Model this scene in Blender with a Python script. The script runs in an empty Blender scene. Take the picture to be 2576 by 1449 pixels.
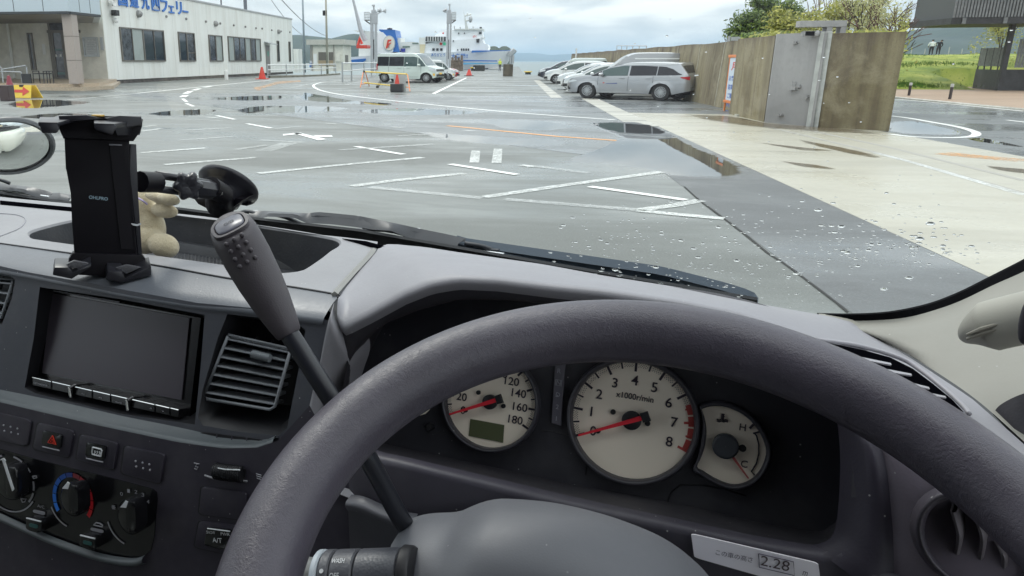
import bpy, bmesh, math, random
from math import sin, cos, tan, atan2, radians, pi, sqrt, hypot
from mathutils import Vector, Matrix, Euler, noise

random.seed(7)
SC = bpy.context.scene
COL = SC.collection
EYE = 1.5                                   # camera height above the ground
F, CX, CY, HV = 1922.4, 982.6, 724.5, 153.6 # pinhole of the photograph, measured on a 2576 px wide copy
TH = atan2(CY - HV, F)                      # pitch down
YAW = radians(8.84)                         # camera heading is left of the road direction (+Y)
VYAW = radians(-14.76)                      # the van stands turned right of the road direction

# ---------------------------------------------------------------- camera
cam_d = bpy.data.cameras.new('camera'); cam = bpy.data.objects.new('camera', cam_d); COL.objects.link(cam)
cam_d.sensor_width = 36.0; cam_d.lens = F / 2576 * 36.0
cam_d.shift_x = (1288 - CX) / 2576; cam_d.shift_y = 0.0
cam_d.clip_start = 0.02; cam_d.clip_end = 60000
cam.location = (0, 0, EYE); cam.rotation_euler = (pi / 2 - TH, 0, YAW)
SC.camera = cam

# ---------------------------------------------------------------- sky, sun, exposure
SUN_EL, SUN_AZ = radians(52), radians(-35)
world = bpy.data.worlds.new("World"); SC.world = world; world.use_nodes = True
def build_world():
    nt = world.node_tree; N = nt.nodes; L = nt.links; N.clear()
    out = N.new('ShaderNodeOutputWorld'); bg = N.new('ShaderNodeBackground')
    sky = N.new('ShaderNodeTexSky'); sky.sky_type = 'NISHITA'; sky.sun_disc = False
    sky.sun_elevation = SUN_EL; sky.sun_rotation = SUN_AZ; sky.air_density = 1.5; sky.dust_density = 2.5
    tc = N.new('ShaderNodeTexCoord'); sep = N.new('ShaderNodeSeparateXYZ'); L.new(tc.outputs['Generated'], sep.inputs[0])
    def m(op, a, b=None, clamp=False):
        n = N.new('ShaderNodeMath'); n.operation = op; n.use_clamp = clamp
        for i, q in enumerate((a, b)):
            if q is None: continue
            if isinstance(q, (int, float)): n.inputs[i].default_value = q
            else: L.new(q, n.inputs[i])
        return n.outputs[0]
    zc = m('MAXIMUM', sep.outputs[2], 0.0)
    den = m('ADD', zc, 0.12)
    cx = m('DIVIDE', sep.outputs[0], den); cy = m('DIVIDE', sep.outputs[1], den)
    comb = N.new('ShaderNodeCombineXYZ'); L.new(cx, comb.inputs[0]); L.new(cy, comb.inputs[1])
    mp = N.new('ShaderNodeMapping'); L.new(comb.outputs[0], mp.inputs[0]); mp.inputs['Scale'].default_value = (0.62, 0.36, 1); mp.inputs['Location'].default_value = (1.7, 0.4, 0)
    n1 = N.new('ShaderNodeTexNoise'); n1.inputs['Scale'].default_value = 2.3; n1.inputs['Detail'].default_value = 7; n1.inputs['Roughness'].default_value = 0.5; n1.inputs['Distortion'].default_value = 0.35
    L.new(mp.outputs[0], n1.inputs['Vector'])
    r1 = N.new('ShaderNodeValToRGB'); L.new(n1.outputs['Fac'], r1.inputs[0])
    e = r1.color_ramp.elements; e[0].position = 0.34; e[0].color = (5.0, 5.7, 6.3, 1); e[1].position = 0.62; e[1].color = (10.9, 11.0, 10.8, 1)
    q = r1.color_ramp.elements.new(0.5); q.color = (7.7, 8.1, 8.4, 1)
    # overcast: brighter towards the zenith
    zb = m('ADD', m('MULTIPLY', zc, 1.15), 0.92)
    mul = N.new('ShaderNodeVectorMath'); mul.operation = 'SCALE'; L.new(r1.outputs[0], mul.inputs[0]); L.new(zb, mul.inputs['Scale'])
    # pale band above the horizon
    hz = m('SUBTRACT', 1.0, m('MULTIPLY', zc, 9.0), True)
    mh = N.new('ShaderNodeMix'); mh.data_type = 'RGBA'; L.new(m('MULTIPLY', hz, 0.45), mh.inputs['Factor']); L.new(mul.outputs[0], mh.inputs['A']); mh.inputs['B'].default_value = (7.5, 8.2, 8.6, 1)
    mx = N.new('ShaderNodeMix'); mx.data_type = 'RGBA'; mx.inputs['Factor'].default_value = 0.90
    L.new(sky.outputs[0], mx.inputs['A']); L.new(mh.outputs['Result'], mx.inputs['B'])
    L.new(mx.outputs['Result'], bg.inputs[0]); bg.inputs[1].default_value = 0.09
    L.new(bg.outputs[0], out.inputs[0])
build_world()
sun_d = bpy.data.lights.new('sun', 'SUN'); sun = bpy.data.objects.new('sun', sun_d); COL.objects.link(sun)
sun_d.energy = 0.9; sun_d.angle = radians(14); sun_d.color = (1.0, 0.97, 0.92)
sd = Vector((sin(SUN_AZ) * cos(SUN_EL), cos(SUN_AZ) * cos(SUN_EL), sin(SUN_EL)))
sun.rotation_euler = sd.to_track_quat('Z', 'Y').to_euler()
vs = SC.view_settings; vs.view_transform = 'Standard'; vs.look = 'None'; vs.gamma = 1.0; vs.use_curve_mapping = False
vs.exposure = 0.6

# ---------------------------------------------------------------- pixel -> place
def rayw(u, v):
    r, up = (u - CX) / F, (CY - v) / F
    Y = cos(TH) + up * sin(TH); Z = -sin(TH) + up * cos(TH)
    return Vector((r * cos(YAW) - Y * sin(YAW), Y * cos(YAW) + r * sin(YAW), Z))
def G(u, v, z=0.0):
    d = rayw(u, v); k = (z - EYE) / d.z
    return Vector((d.x * k, d.y * k, z))
def AT(u, v, Y):
    d = rayw(u, v); k = Y / d.y
    return Vector((d.x * k, Y, EYE + d.z * k))
def ATX(u, v, X):
    d = rayw(u, v); k = X / d.x
    return Vector((X, d.y * k, EYE + d.z * k))
def rayv(u, v):
    d = rayw(u, v); c, s = cos(-VYAW), sin(-VYAW)
    return Vector((d.x * c - d.y * s, d.x * s + d.y * c, d.z))
def VZ(u, v, z):                             # van frame, camera-height origin
    d = rayv(u, v); return d * (z / d.z)
def VY(u, v, y):
    d = rayv(u, v); return d * (y / d.y)
class Plane:
    def __init__(s, p, n):
        s.p = Vector(p); s.n = Vector(n).normalized()
        s.e1 = (Vector((1, 0, 0)) - s.n * s.n.x).normalized(); s.e2 = s.n.cross(s.e1)
        if s.e2.z < 0: s.e2 = -s.e2
    def at(s, u, v, off=0.0):
        d = rayv(u, v); k = (s.p + s.n * off).dot(s.n) / d.dot(s.n)
        return d * k

# pixels read on enlarged crops -> 2576 px coordinates
def cr(x0, y0, k): return lambda x, y: (x0 + x / k, y0 + y / k)
c1 = cr(0, 0, 3.015); c2 = cr(854.4, 0, 3.015); c3 = cr(1721.6, 0, 3.015)
c5 = cr(726.2, 0, 5.025); c4 = cr(1281.6, 51.3, 3.769); c6 = cr(922.7, 0, 6.281)
c7 = cr(2264.1, 42.7, 4.239); c8 = cr(2375.2, 0, 5.653); c9 = cr(1879.7, 51.3, 4.988)
cm = cr(0, 273.4, 5.654); ck = cr(478.5, 478.5, 5.025); cd = cr(0, 427.2, 3.015); ce = cr(854.4, 427.2, 3.015)
cf = cr(1721.6, 427.2, 3.015); ch = cr(0, 854.4, 2.4374); ci = cr(512.6, 854.4, 2.4374); cj = cr(1025.3, 854.4, 2.4374)
cl = cr(1623.4, 854.4, 2.4364); cn = cr(0, 0, 4.2386); cw = cr(273.4, 0, 7.5375); cq = cr(709.2, 0, 6.784)

# ---------------------------------------------------------------- mesh builder
class MB:
    def __init__(s): s.bm = bmesh.new(); s.mi = 0
    def face(s, pts, mi=None):
        vs_ = [s.bm.verts.new(Vector(p)) for p in pts]
        try:
            f = s.bm.faces.new(vs_); f.material_index = s.mi if mi is None else mi; return f
        except ValueError: return None
    def grid(s, rows, close_u=False, close_v=False, mi=None):
        V = [[s.bm.verts.new(Vector(p)) for p in r] for r in rows]
        n, k = len(V), len(V[0])
        for i in range(n if close_u else n - 1):
            for j in range(k if close_v else k - 1):
                a, b, c, d = V[i][j], V[i][(j + 1) % k], V[(i + 1) % n][(j + 1) % k], V[(i + 1) % n][j]
                try: f = s.bm.faces.new((a, b, c, d)); f.material_index = s.mi if mi is None else mi
                except ValueError: pass
        return V
    def box(s, c, size, rot=None, bev=0.0, mi=None):
        c = Vector(c); hx, hy, hz = [q / 2 for q in size]
        R = rot if rot is not None else Matrix.Identity(3)
        if isinstance(R, (int, float)): R = Matrix.Rotation(R, 3, 'Z')
        P = [c + R @ Vector((x, y, z)) for x in (-hx, hx) for y in (-hy, hy) for z in (-hz, hz)]
        vv = [s.bm.verts.new(p) for p in P]
        fs = []
        for q in ((0, 1, 3, 2), (4, 6, 7, 5), (0, 4, 5, 1), (2, 3, 7, 6), (0, 2, 6, 4), (1, 5, 7, 3)):
            f = s.bm.faces.new([vv[i] for i in q]); f.material_index = s.mi if mi is None else mi; fs.append(f)
        if bev > 0:
            es = set(e for f in fs for e in f.edges)
            bmesh.ops.bevel(s.bm, geom=list(es), offset=bev, segments=2, affect='EDGES', profile=0.6)
        return s
    def prism(s, pts, ext, mi=None, bev=0.0):
        """closed solid: polygon pts (3d) swept by vector ext"""
        ext = Vector(ext); A = [s.bm.verts.new(Vector(p)) for p in pts]; B = [s.bm.verts.new(Vector(p) + ext) for p in pts]
        n = len(A); fs = []
        m_ = s.mi if mi is None else mi
        for q in (A, B[::-1]): 
            f = s.bm.faces.new(q); f.material_index = m_; fs.append(f)
        for i in range(n):
            f = s.bm.faces.new((A[i], B[i], B[(i + 1) % n], A[(i + 1) % n])); f.material_index = m_; fs.append(f)
        if bev > 0:
            es = set(e for f in fs[:2] for e in f.edges)
            bmesh.ops.bevel(s.bm, geom=list(es), offset=bev, segments=2, affect='EDGES', profile=0.6)
        return s
    def tube(s, pts, r, n=8, cap=True, mi=None, flat=1.0):
        pts = [Vector(p) for p in pts]; rows = []
        rr = r if isinstance(r, (list, tuple)) else [r] * len(pts)
        ref = None
        for i, p in enumerate(pts):
            t = (pts[min(i + 1, len(pts) - 1)] - pts[max(i - 1, 0)])
            if t.length < 1e-9: t = Vector((0, 0, 1))
            t.normalize()
            if ref is None:
                ref = Vector((0, 0, 1)) if abs(t.z) < 0.9 else Vector((1, 0, 0))
            a = (ref - t * ref.dot(t)).normalized(); b = t.cross(a); ref = a
            rows.append([p + a * (rr[i] * cos(2 * pi * j / n)) + b * (rr[i] * flat * sin(2 * pi * j / n)) for j in range(n)])
        V = s.grid(rows, close_v=True, mi=mi)
        if cap:
            for q in (V[0][::-1], V[-1]):
                try: f = s.bm.faces.new(q); f.material_index = s.mi if mi is None else mi
                except ValueError: pass
        return s
    def lathe(s, prof, c=(0, 0, 0), axis='Z', n=24, mi=None, R=None, cap=True):
        """prof: list of (radius, height)"""
        c = Vector(c); rows = []
        for (r, h) in prof:
            row = []
            for j in range(n):
                a = 2 * pi * j / n; p = Vector((r * cos(a), r * sin(a), h))
                if axis == 'Y': p = Vector((p.x, p.z, p.y))
                elif axis == 'X': p = Vector((p.z, p.x, p.y))
                if R is not None: p = R @ p
                row.append(c + p)
            rows.append(row)
        V = s.grid(rows, close_v=True, mi=mi)
        for q in ((V[0][::-1], V[-1]) if cap else ()):
            try: f = s.bm.faces.new(q); f.material_index = s.mi if mi is None else mi
            except ValueError: pass
        return s
    def ball(s, c, r, n=10, scale=(1, 1, 1), mi=None):
        prof = [(max(1e-4, r * sin(pi * i / n)) , -r * cos(pi * i / n)) for i in range(n + 1)]
        R = Matrix.Diagonal(Vector(scale))
        return s.lathe(prof, c, n=max(8, n + 4), R=R, mi=mi)
    def build(s, name, mats, parent=None, smooth=False, angle=None, loc=None, weld=True):
        if weld: bmesh.ops.remove_doubles(s.bm, verts=s.bm.verts, dist=1e-5)
        bmesh.ops.recalc_face_normals(s.bm, faces=s.bm.faces)
        me = bpy.data.meshes.new(name); s.bm.to_mesh(me); s.bm.free()
        return link(name, me, mats, parent, smooth, angle, loc)
def link(name, me, mats, parent=None, smooth=False, angle=None, loc=None):
    if not isinstance(mats, (list, tuple)): mats = [mats]
    me.materials.clear()
    for m_ in mats: me.materials.append(m_)
    if smooth or angle is not None:
        me.polygons.foreach_set('use_smooth', [True] * len(me.polygons))
        if angle is not None:
            try: me.set_sharp_from_angle(angle=radians(angle))
            except Exception: pass
    o = bpy.data.objects.new(name, me); COL.objects.link(o)
    if parent is not None: o.parent = parent
    if loc is not None: o.location = loc
    return o
def tag(o, label=None, cat=None, group=None, kind=None):
    if label: o['label'] = label
    if cat: o['category'] = cat
    if group: o['group'] = group
    if kind: o['kind'] = kind
    return o
def empty(name, loc=(0, 0, 0), rz=0.0, label=None, cat=None, group=None):
    o = bpy.data.objects.new(name, None); COL.objects.link(o); o.location = loc; o.rotation_euler = (0, 0, rz)
    o.empty_display_size = 0.1
    return tag(o, label, cat, group)
def struct(o): o['kind'] = 'structure'; return o
def kids(o): return [c for c in bpy.data.objects if c.parent == o]
def copy_tree(o, parent=None):
    c = o.copy(); COL.objects.link(c); c.parent = parent
    for ch_ in kids(o): copy_tree(ch_, c)
    return c
_txt_cache = {}
def text_bm(body, bold=0.0, ext=0.0, font=None):
    """letters as mesh, centred on the origin in the XY plane, cap height about 0.7"""
    key = (body, bold, ext)
    if key in _txt_cache: return _txt_cache[key]
    cu = bpy.data.curves.new('t', 'FONT'); cu.body = body; cu.align_x = 'CENTER'; cu.align_y = 'CENTER'; cu.offset = bold; cu.extrude = ext; cu.resolution_u = 3
    ob = bpy.data.objects.new('t', cu); COL.objects.link(ob)
    bpy.context.view_layer.update()
    dg = bpy.context.evaluated_depsgraph_get()
    me = bpy.data.meshes.new_from_object(ob.evaluated_get(dg))
    bpy.data.objects.remove(ob); bpy.data.curves.remove(cu)
    vs_ = [tuple(v.co) for v in me.vertices]; fs_ = [tuple(p.vertices) for p in me.polygons]
    bpy.data.meshes.remove(me)
    if vs_:
        xs = [v[0] for v in vs_]; ys = [v[1] for v in vs_]
        ox, oy = (min(xs) + max(xs)) / 2, (min(ys) + max(ys)) / 2
        vs_ = [(x - ox, y - oy, z) for x, y, z in vs_]
    _txt_cache[key] = (vs_, fs_, (max(xs) - min(xs)) if vs_ else 1, (max(ys) - min(ys)) if vs_ else 1)
    return _txt_cache[key]
def put_text(mb, body, c, ex, ey, height=None, width=None, bold=0.0, mi=None, ext=0.0, shear=0.0):
    """write body centred on c, right along ex, up along ey (unit vectors), fitted to height and / or width"""
    vs_, fs_, w, h = text_bm(body, bold, ext)
    if not vs_: return
    ky = (height / h) if height else (width / w); kx = (width / w) if width else ky
    c = Vector(c); ex = Vector(ex).normalized(); ey = Vector(ey).normalized(); en = ex.cross(ey).normalized()
    V = [mb.bm.verts.new(c + ex * ((x + shear * y) * kx) + ey * (y * ky) + en * (z * (1 if ext else 0))) for x, y, z in vs_]
    for f in fs_:
        try:
            q = mb.bm.faces.new([V[i] for i in f]); q.material_index = mb.mi if mi is None else mi
        except ValueError: pass

# ---------------------------------------------------------------- materials
_m = {}
def mat(name, col, rough=0.6, metal=0.0, var=0.0, vscale=5.0, bump=0.0, bscale=80.0, spec=0.5, coat=0.0, col2=None, bdist=0.002, stretch=None, ior=None, coords='Object', detail=4, trans=0.0):
    if name in _m: return _m[name]
    m_ = bpy.data.materials.new(name); m_.use_nodes = True; nt = m_.node_tree; N = nt.nodes; L = nt.links
    b = N['Principled BSDF']; b.inputs['Base Color'].default_value = (*col, 1); b.inputs['Roughness'].default_value = rough; b.inputs['Metallic'].default_value = metal
    b.inputs['Specular IOR Level'].default_value = spec; b.inputs['Coat Weight'].default_value = coat; b.inputs['Coat Roughness'].default_value = 0.05
    if ior: b.inputs['IOR'].default_value = ior
    if trans: b.inputs['Transmission Weight'].default_value = trans
    if var or bump:
        tc = N.new('ShaderNodeTexCoord'); mp = N.new('ShaderNodeMapping'); L.new(tc.outputs[coords], mp.inputs[0])
        if stretch: mp.inputs['Scale'].default_value = stretch
    if var:
        n = N.new('ShaderNodeTexNoise'); n.inputs['Scale'].default_value = vscale; n.inputs['Detail'].default_value = detail; n.inputs['Roughness'].default_value = 0.6; L.new(mp.outputs[0], n.inputs['Vector'])
        mx = N.new('ShaderNodeMix'); mx.data_type = 'RGBA'; cr_ = N.new('ShaderNodeMapRange'); cr_.inputs[1].default_value = 0.35; cr_.inputs[2].default_value = 0.65; L.new(n.outputs['Fac'], cr_.inputs[0]); L.new(cr_.outputs[0], mx.inputs['Factor'])
        a = tuple(max(0, c * (1 - var)) for c in col); q = col2 if col2 else tuple(min(1, c * (1 + var)) for c in col)
        mx.inputs['A'].default_value = (*a, 1); mx.inputs['B'].default_value = (*q, 1); L.new(mx.outputs['Result'], b.inputs['Base Color'])
    if bump:
        n2 = N.new('ShaderNodeTexNoise'); n2.inputs['Scale'].default_value = bscale; n2.inputs['Detail'].default_value = 3; L.new(mp.outputs[0], n2.inputs['Vector'])
        bp = N.new('ShaderNodeBump'); bp.inputs['Strength'].default_value = bump; bp.inputs['Distance'].default_value = bdist; L.new(n2.outputs['Fac'], bp.inputs['Height']); L.new(bp.outputs[0], b.inputs['Normal'])
    _m[name] = m_; return m_
def emis(name, col, s=1.0):
    if name in _m: return _m[name]
    m_ = mat(name, col); b = m_.node_tree.nodes['Principled BSDF']; b.inputs['Emission Color'].default_value = (*col, 1); b.inputs['Emission Strength'].default_value = s
    return m_
class NT:
    """small node-tree helper"""
    def __init__(s, name):
        s.m = bpy.data.materials.new(name); s.m.use_nodes = True; s.nt = s.m.node_tree; s.N = s.nt.nodes; s.L = s.nt.links; s.b = s.N['Principled BSDF']; s.out = s.N['Material Output']; s.tc = s.N.new('ShaderNodeTexCoord')
    def lk(s, a, b):
        s.L.new(a, b)
    def map(s, scale=(1, 1, 1), src='Object', rot=(0, 0, 0), loc=(0, 0, 0)):
        n = s.N.new('ShaderNodeMapping'); n.inputs['Scale'].default_value = scale; n.inputs['Rotation'].default_value = rot; n.inputs['Location'].default_value = loc; s.lk(s.tc.outputs[src], n.inputs[0]); return n.outputs[0]
    def noise(s, vec, scale=1, detail=4, rough=0.55, dist=0.0):
        n = s.N.new('ShaderNodeTexNoise'); n.inputs['Scale'].default_value = scale; n.inputs['Detail'].default_value = detail; n.inputs['Roughness'].default_value = rough; n.inputs['Distortion'].default_value = dist; s.lk(vec, n.inputs['Vector']); return n.outputs['Fac']
    def voro(s, vec, scale=1, feat='F1', out='Distance'):
        n = s.N.new('ShaderNodeTexVoronoi'); n.feature = feat; n.inputs['Scale'].default_value = scale; s.lk(vec, n.inputs['Vector']); return n.outputs[out]
    def ramp(s, fac, stops):
        n = s.N.new('ShaderNodeValToRGB'); s.lk(fac, n.inputs[0]); e = n.color_ramp.elements
        e[0].position, e[0].color = stops[0][0], (*stops[0][1], 1); e[1].position, e[1].color = stops[-1][0], (*stops[-1][1], 1)
        for p, c in stops[1:-1]: e.new(p).color = (*c, 1)
        return n.outputs[0]
    def rng(s, fac, a, b, c=0.0, d=1.0):
        n = s.N.new('ShaderNodeMapRange'); s.lk(fac, n.inputs[0])
        for i, q in enumerate((a, b, c, d)): n.inputs[i + 1].default_value = q
        return n.outputs[0]
    def math(s, op, a, b=None, clamp=False):
        n = s.N.new('ShaderNodeMath'); n.operation = op; n.use_clamp = clamp
        for i, q in enumerate((a, b)):
            if q is None: continue
            if isinstance(q, (int, float)): n.inputs[i].default_value = q
            else: s.lk(q, n.inputs[i])
        return n.outputs[0]
    def mix(s, fac, a, b):
        n = s.N.new('ShaderNodeMix'); n.data_type = 'RGBA'
        for k, q in (('Factor', fac), ('A', a), ('B', b)):
            if isinstance(q, (int, float)): n.inputs[k].default_value = q
            elif isinstance(q, tuple): n.inputs[k].default_value = (*q, 1)
            else: s.lk(q, n.inputs[k])
        return n.outputs['Result']
    def bump(s, h, strength=0.3, dist=0.01):
        n = s.N.new('ShaderNodeBump'); n.inputs['Strength'].default_value = strength; n.inputs['Distance'].default_value = dist; s.lk(h, n.inputs['Height']); s.lk(n.outputs[0], s.b.inputs['Normal'])
    def set(s, **k):
        for a, q in k.items():
            i = s.b.inputs[a.replace('_', ' ')]
            if isinstance(q, (int, float)): i.default_value = q
            elif isinstance(q, tuple): i.default_value = (*q, 1)
            else: s.lk(q, i)
        return s
    def alpha(s, fac):
        t = s.N.new('ShaderNodeBsdfTransparent'); mx = s.N.new('ShaderNodeMixShader'); s.lk(fac, mx.inputs[0]); s.lk(t.outputs[0], mx.inputs[1]); s.lk(s.b.outputs[0], mx.inputs[2]); s.lk(mx.outputs[0], s.out.inputs[0])
def P3(*a): return Vector(a)
def lerp(a, b, t): return a + (b - a) * t
def spline(pts, n=8):
    """Catmull-Rom through pts (tuples or Vectors)"""
    P = [Vector(p) for p in pts]; out = []
    for i in range(len(P) - 1):
        a, b, c, d = P[max(i - 1, 0)], P[i], P[i + 1], P[min(i + 2, len(P) - 1)]
        for k in range(n):
            t = k / n
            out.append(0.5 * ((2 * b) + (c - a) * t + (2 * a - 5 * b + 4 * c - d) * t * t + (3 * b - a - 3 * c + d) * t ** 3))
    out.append(P[-1]); return out
# ================================================================ GROUND, WATER, MARKINGS
def asphalt(name, base, wet=(0.16, 0.5), tone=1.0, seed=0.0):
    n = NT(name); v = n.map(loc=(seed, seed, 0)); big = n.noise(n.map((0.16, 0.42, 1), loc=(seed, 3, 0)), 1.0, 5, 0.6, 0.4); mid = n.noise(v, 1.6, 5, 0.65); fine = n.noise(v, 38, 4, 0.75); gr = n.noise(v, 75, 2, 0.6)
    c = n.mix(n.rng(big, 0.35, 0.65), tuple(q * 0.80 for q in base), tuple(min(1, q * 1.15) for q in base))
    c = n.mix(n.math('MULTIPLY', n.rng(mid, 0.45, 0.7), 0.45), c, tuple(q * 0.72 for q in base))
    spk = n.rng(gr, 0.56, 0.70)
    c = n.mix(n.math('MULTIPLY', spk, 0.55), c, tuple(min(1, q * 2.0) for q in base))
    dk = n.rng(fine, 0.52, 0.66)
    c = n.mix(n.math('MULTIPLY', dk, 0.50), c, tuple(q * 0.5 for q in base))
    r = n.rng(big, 0.40, 0.62, wet[1], wet[0])
    r = n.math('ADD', r, n.rng(mid, 0.3, 0.7, 0.07, -0.05), True)
    n.set(Base_Color=c, Roughness=r)
    # film of water smooths the grain where it is wet
    h = n.math('ADD', n.math('MULTIPLY', fine, 0.8), n.math('MULTIPLY', n.noise(v, 30, 3), 0.6))
    bp = n.N.new('ShaderNodeBump'); bp.inputs['Distance'].default_value = 0.004; n.lk(n.rng(big, 0.40, 0.62, 0.32, 0.05), bp.inputs['Strength']); n.lk(h, bp.inputs['Height']); n.lk(bp.outputs[0], n.b.inputs['Normal'])
    return n.m
def concrete(name, base, var=0.18, streak=None, rough=0.55, wetr=None, bumpd=0.01, joints=None):
    n = NT(name); v = n.map(); a = n.noise(n.map((0.25, 0.5, 0.5)), 1.0, 6, 0.62, 0.3); b_ = n.noise(v, 9, 4); c_ = n.noise(v, 160, 2)
    c = n.mix(n.rng(a, 0.33, 0.67), tuple(q * (1 - var) for q in base), tuple(min(1, q * (1 + var)) for q in base))
    c = n.mix(n.math('MULTIPLY', n.rng(b_, 0.5, 0.7), 0.25), c, tuple(q * 0.75 for q in base))
    c = n.mix(n.math('MULTIPLY', n.rng(c_, 0.5, 0.65), 0.14), c, tuple(q * 0.6 for q in base))
    if streak:
        s_ = n.noise(n.map(streak), 1.0, 5, 0.6); c = n.mix(n.math('MULTIPLY', n.rng(s_, 0.48, 0.72), 0.45), c, tuple(q * 0.6 for q in base))
    n.set(Base_Color=c, Roughness=rough if wetr is None else n.rng(a, 0.35, 0.6, wetr[0], wetr[1]))
    n.bump(n.math('ADD', c_, n.math('MULTIPLY', b_, 0.6)), 0.25, bumpd); return n.m
M_ASPH = asphalt('wet_asphalt', (0.138, 0.147, 0.138), (0.20, 0.62))
M_ASPH_DK = asphalt('darker_asphalt', (0.105, 0.110, 0.112), (0.16, 0.50), seed=4)
M_ASPH_R = asphalt('road_asphalt', (0.13, 0.14, 0.142), (0.14, 0.40), seed=9)
M_CONC = concrete('pale_concrete_apron', (0.44, 0.42, 0.345), 0.20, (0.10, 1.1, 1), wetr=(0.5, 0.22), bumpd=0.003)
M_CONC2 = concrete('channel_concrete', (0.42, 0.41, 0.36), 0.18, rough=0.45, bumpd=0.004)
M_TAN = concrete('tan_paving', (0.33, 0.235, 0.165), 0.12, rough=0.6, bumpd=0.004)
def paint(name, col, wear, scale=14, rough=0.35, edge=0.035, amt=1.0):
    n = NT(name); v = n.map(); a = n.noise(v, scale, 6, 0.75); b_ = n.noise(v, 1.1, 4); f = n.noise(v, 120, 3, 0.7)
    k = n.math('ADD', n.math('MULTIPLY', a, 0.6), n.math('ADD', n.math('MULTIPLY', b_, 0.25), n.math('MULTIPLY', f, 0.25)))
    n.set(Base_Color=n.mix(n.rng(a, 0.3, 0.7), tuple(q * 0.82 for q in col), col), Roughness=rough); n.alpha(n.rng(k, wear - edge, wear + edge, 0.0, amt)); return n.m
M_WHITE = paint('road_white', (0.86, 0.87, 0.84), 0.40)
M_FADE = paint('faded_road_white', (0.76, 0.78, 0.75), 0.50, edge=.11, amt=.85)
M_FADE2 = paint('worn_road_white', (0.70, 0.72, 0.70), 0.53, edge=.12, amt=.6)
M_ORANGE = paint('road_orange', (0.80, 0.34, 0.06), 0.44)
M_ORANGEF = paint('faded_road_orange', (0.72, 0.36, 0.12), 0.56)
KX = G(1894, 427).x                # edge asphalt / concrete apron (runs along Y)
KX2 = G(1930, 628.6).x             # crack between lot and darker strip
XW = G(1787, 265.5).x              # foot of the seawall
XL = G(505, 198.5).x               # face of the terminal building
QY = 88.0; SEA = -1.3
mb = MB()                          # ground: one sheet, quay and pier outline
for q in (((-160, -40), (200, -40), (200, QY), (-160, QY)), ((-9.5, QY), (1.2, QY), (1.2, 225), (-9.5, 225))):
    nx = 1
    A = [Vector((x, y, 0)) for x, y in q]; mb.face(A)
struct(mb.build('ground', M_ASPH))
mb = MB(); mb.face([(-160, QY, 0), (-160, QY, -3), (-9.5, QY, -3), (-9.5, QY, 0)]); mb.face([(1.2, QY, 0), (1.2, QY, -3), (200, QY, -3), (200, QY, 0)])
mb.face([(-9.5, QY, 0), (-9.5, QY, -3), (-9.5, 225, -3), (-9.5, 225, 0)]); mb.face([(1.2, QY, 0), (1.2, QY, -3), (1.2, 225, -3), (1.2, 225, 0)]); mb.face([(-9.5, 225, 0), (-9.5, 225, -3), (1.2, 225, -3), (1.2, 225, 0)])
struct(mb.build('quay_edge', M_CONC2))
n = NT('sea_water'); v = n.map(); w1 = n.noise(n.map((0.05, 0.2, 1)), 1, 6, 0.6); w2 = n.noise(v, 1.3, 4)
n.set(Base_Color=(0.10, 0.15, 0.15), Roughness=0.28); n.bump(n.math('ADD', w1, n.math('MULTIPLY', w2, 0.4)), 0.9, 0.5)
mb = MB(); mb.face([(-30000, 40, SEA), (30000, 40, SEA), (30000, 26000, SEA), (-30000, 26000, SEA)]); struct(mb.build('sea', n.m))

def sheet(name, poly, z, m_, sub=0):
    mb = MB(); mb.face([Vector((p[0], p[1], z)) for p in poly])
    if len(poly) > 4: bmesh.ops.triangulate(mb.bm, faces=mb.bm.faces)
    return struct(mb.build(name, m_))
def gp(f, *pts): return [G(*f(*p)) for p in pts]
idt = lambda x, y: (x, y)
# darker asphalt strip between the crack and the apron, pale concrete apron, channel strip, right-hand road
sheet('asphalt_strip', [(KX2, -10), (KX, -10), (KX, G(1581, 283).y), (KX2 * 1.0, G(1581, 283).y + 3)], 0.002, M_ASPH_DK)
ap = [(KX, -10), (G(2235.7, 333).x + 3, -10)] + [tuple(G(*p)[:2]) for p in ((2576, 394.7), (2400, 362), (2236, 333), (2150, 322), (1849, 291.4), (1790, 287), (1732.6, 285.2))] + [(KX, G(1581, 283.5).y)]
# stay clear of self crossing: order by hand
a0 = G(2576, 394.7); 
ap = [(KX, -10), (a0.x + 3.0, -10), (a0.x + 3, a0.y - 1.2), tuple(a0[:2]), tuple(G(2400, 363)[:2]), tuple(G(2236, 334)[:2]), (G(2236, 334).x, G(2048, 318).y + 0.8), (G(1849, 291).x + 1.5, G(1849, 290).y), (KX, G(1581, 283.5).y)]
sheet('concrete_apron', ap, 0.0035, M_CONC)
chx0, chx1 = G(1529, 284).x, G(1586, 286).x
cx0 = G(*c4(930, 880)).x; cx1 = G(*c4(1140, 880)).x
sheet('drain_channel', [(cx0, G(1600, 318).y), (cx1, G(1600, 318).y), (cx1, G(1500, 251).y + 1), (cx0, G(1500, 251).y + 1)], 0.005, M_CONC2)
mb = MB()                          # joints of the channel slabs
for k in range(8):
    y = lerp(G(1600, 318).y, G(1500, 251).y, k / 7); mb.box(((cx0 + cx1) / 2, y, 0.0055), (cx1 - cx0, 0.03, 0.004))
struct(mb.build('channel_joint', mat('joint_dark', (0.06, 0.06, 0.055), 0.8)))
R0 = G(2236, 300)
sheet('right_road', [(a0.x - 6, a0.y - 2), (120, a0.y - 2), (120, G(2400, 258).y), (R0.x - 30, G(2270, 246).y)], 0.0025, M_ASPH_R)
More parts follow.
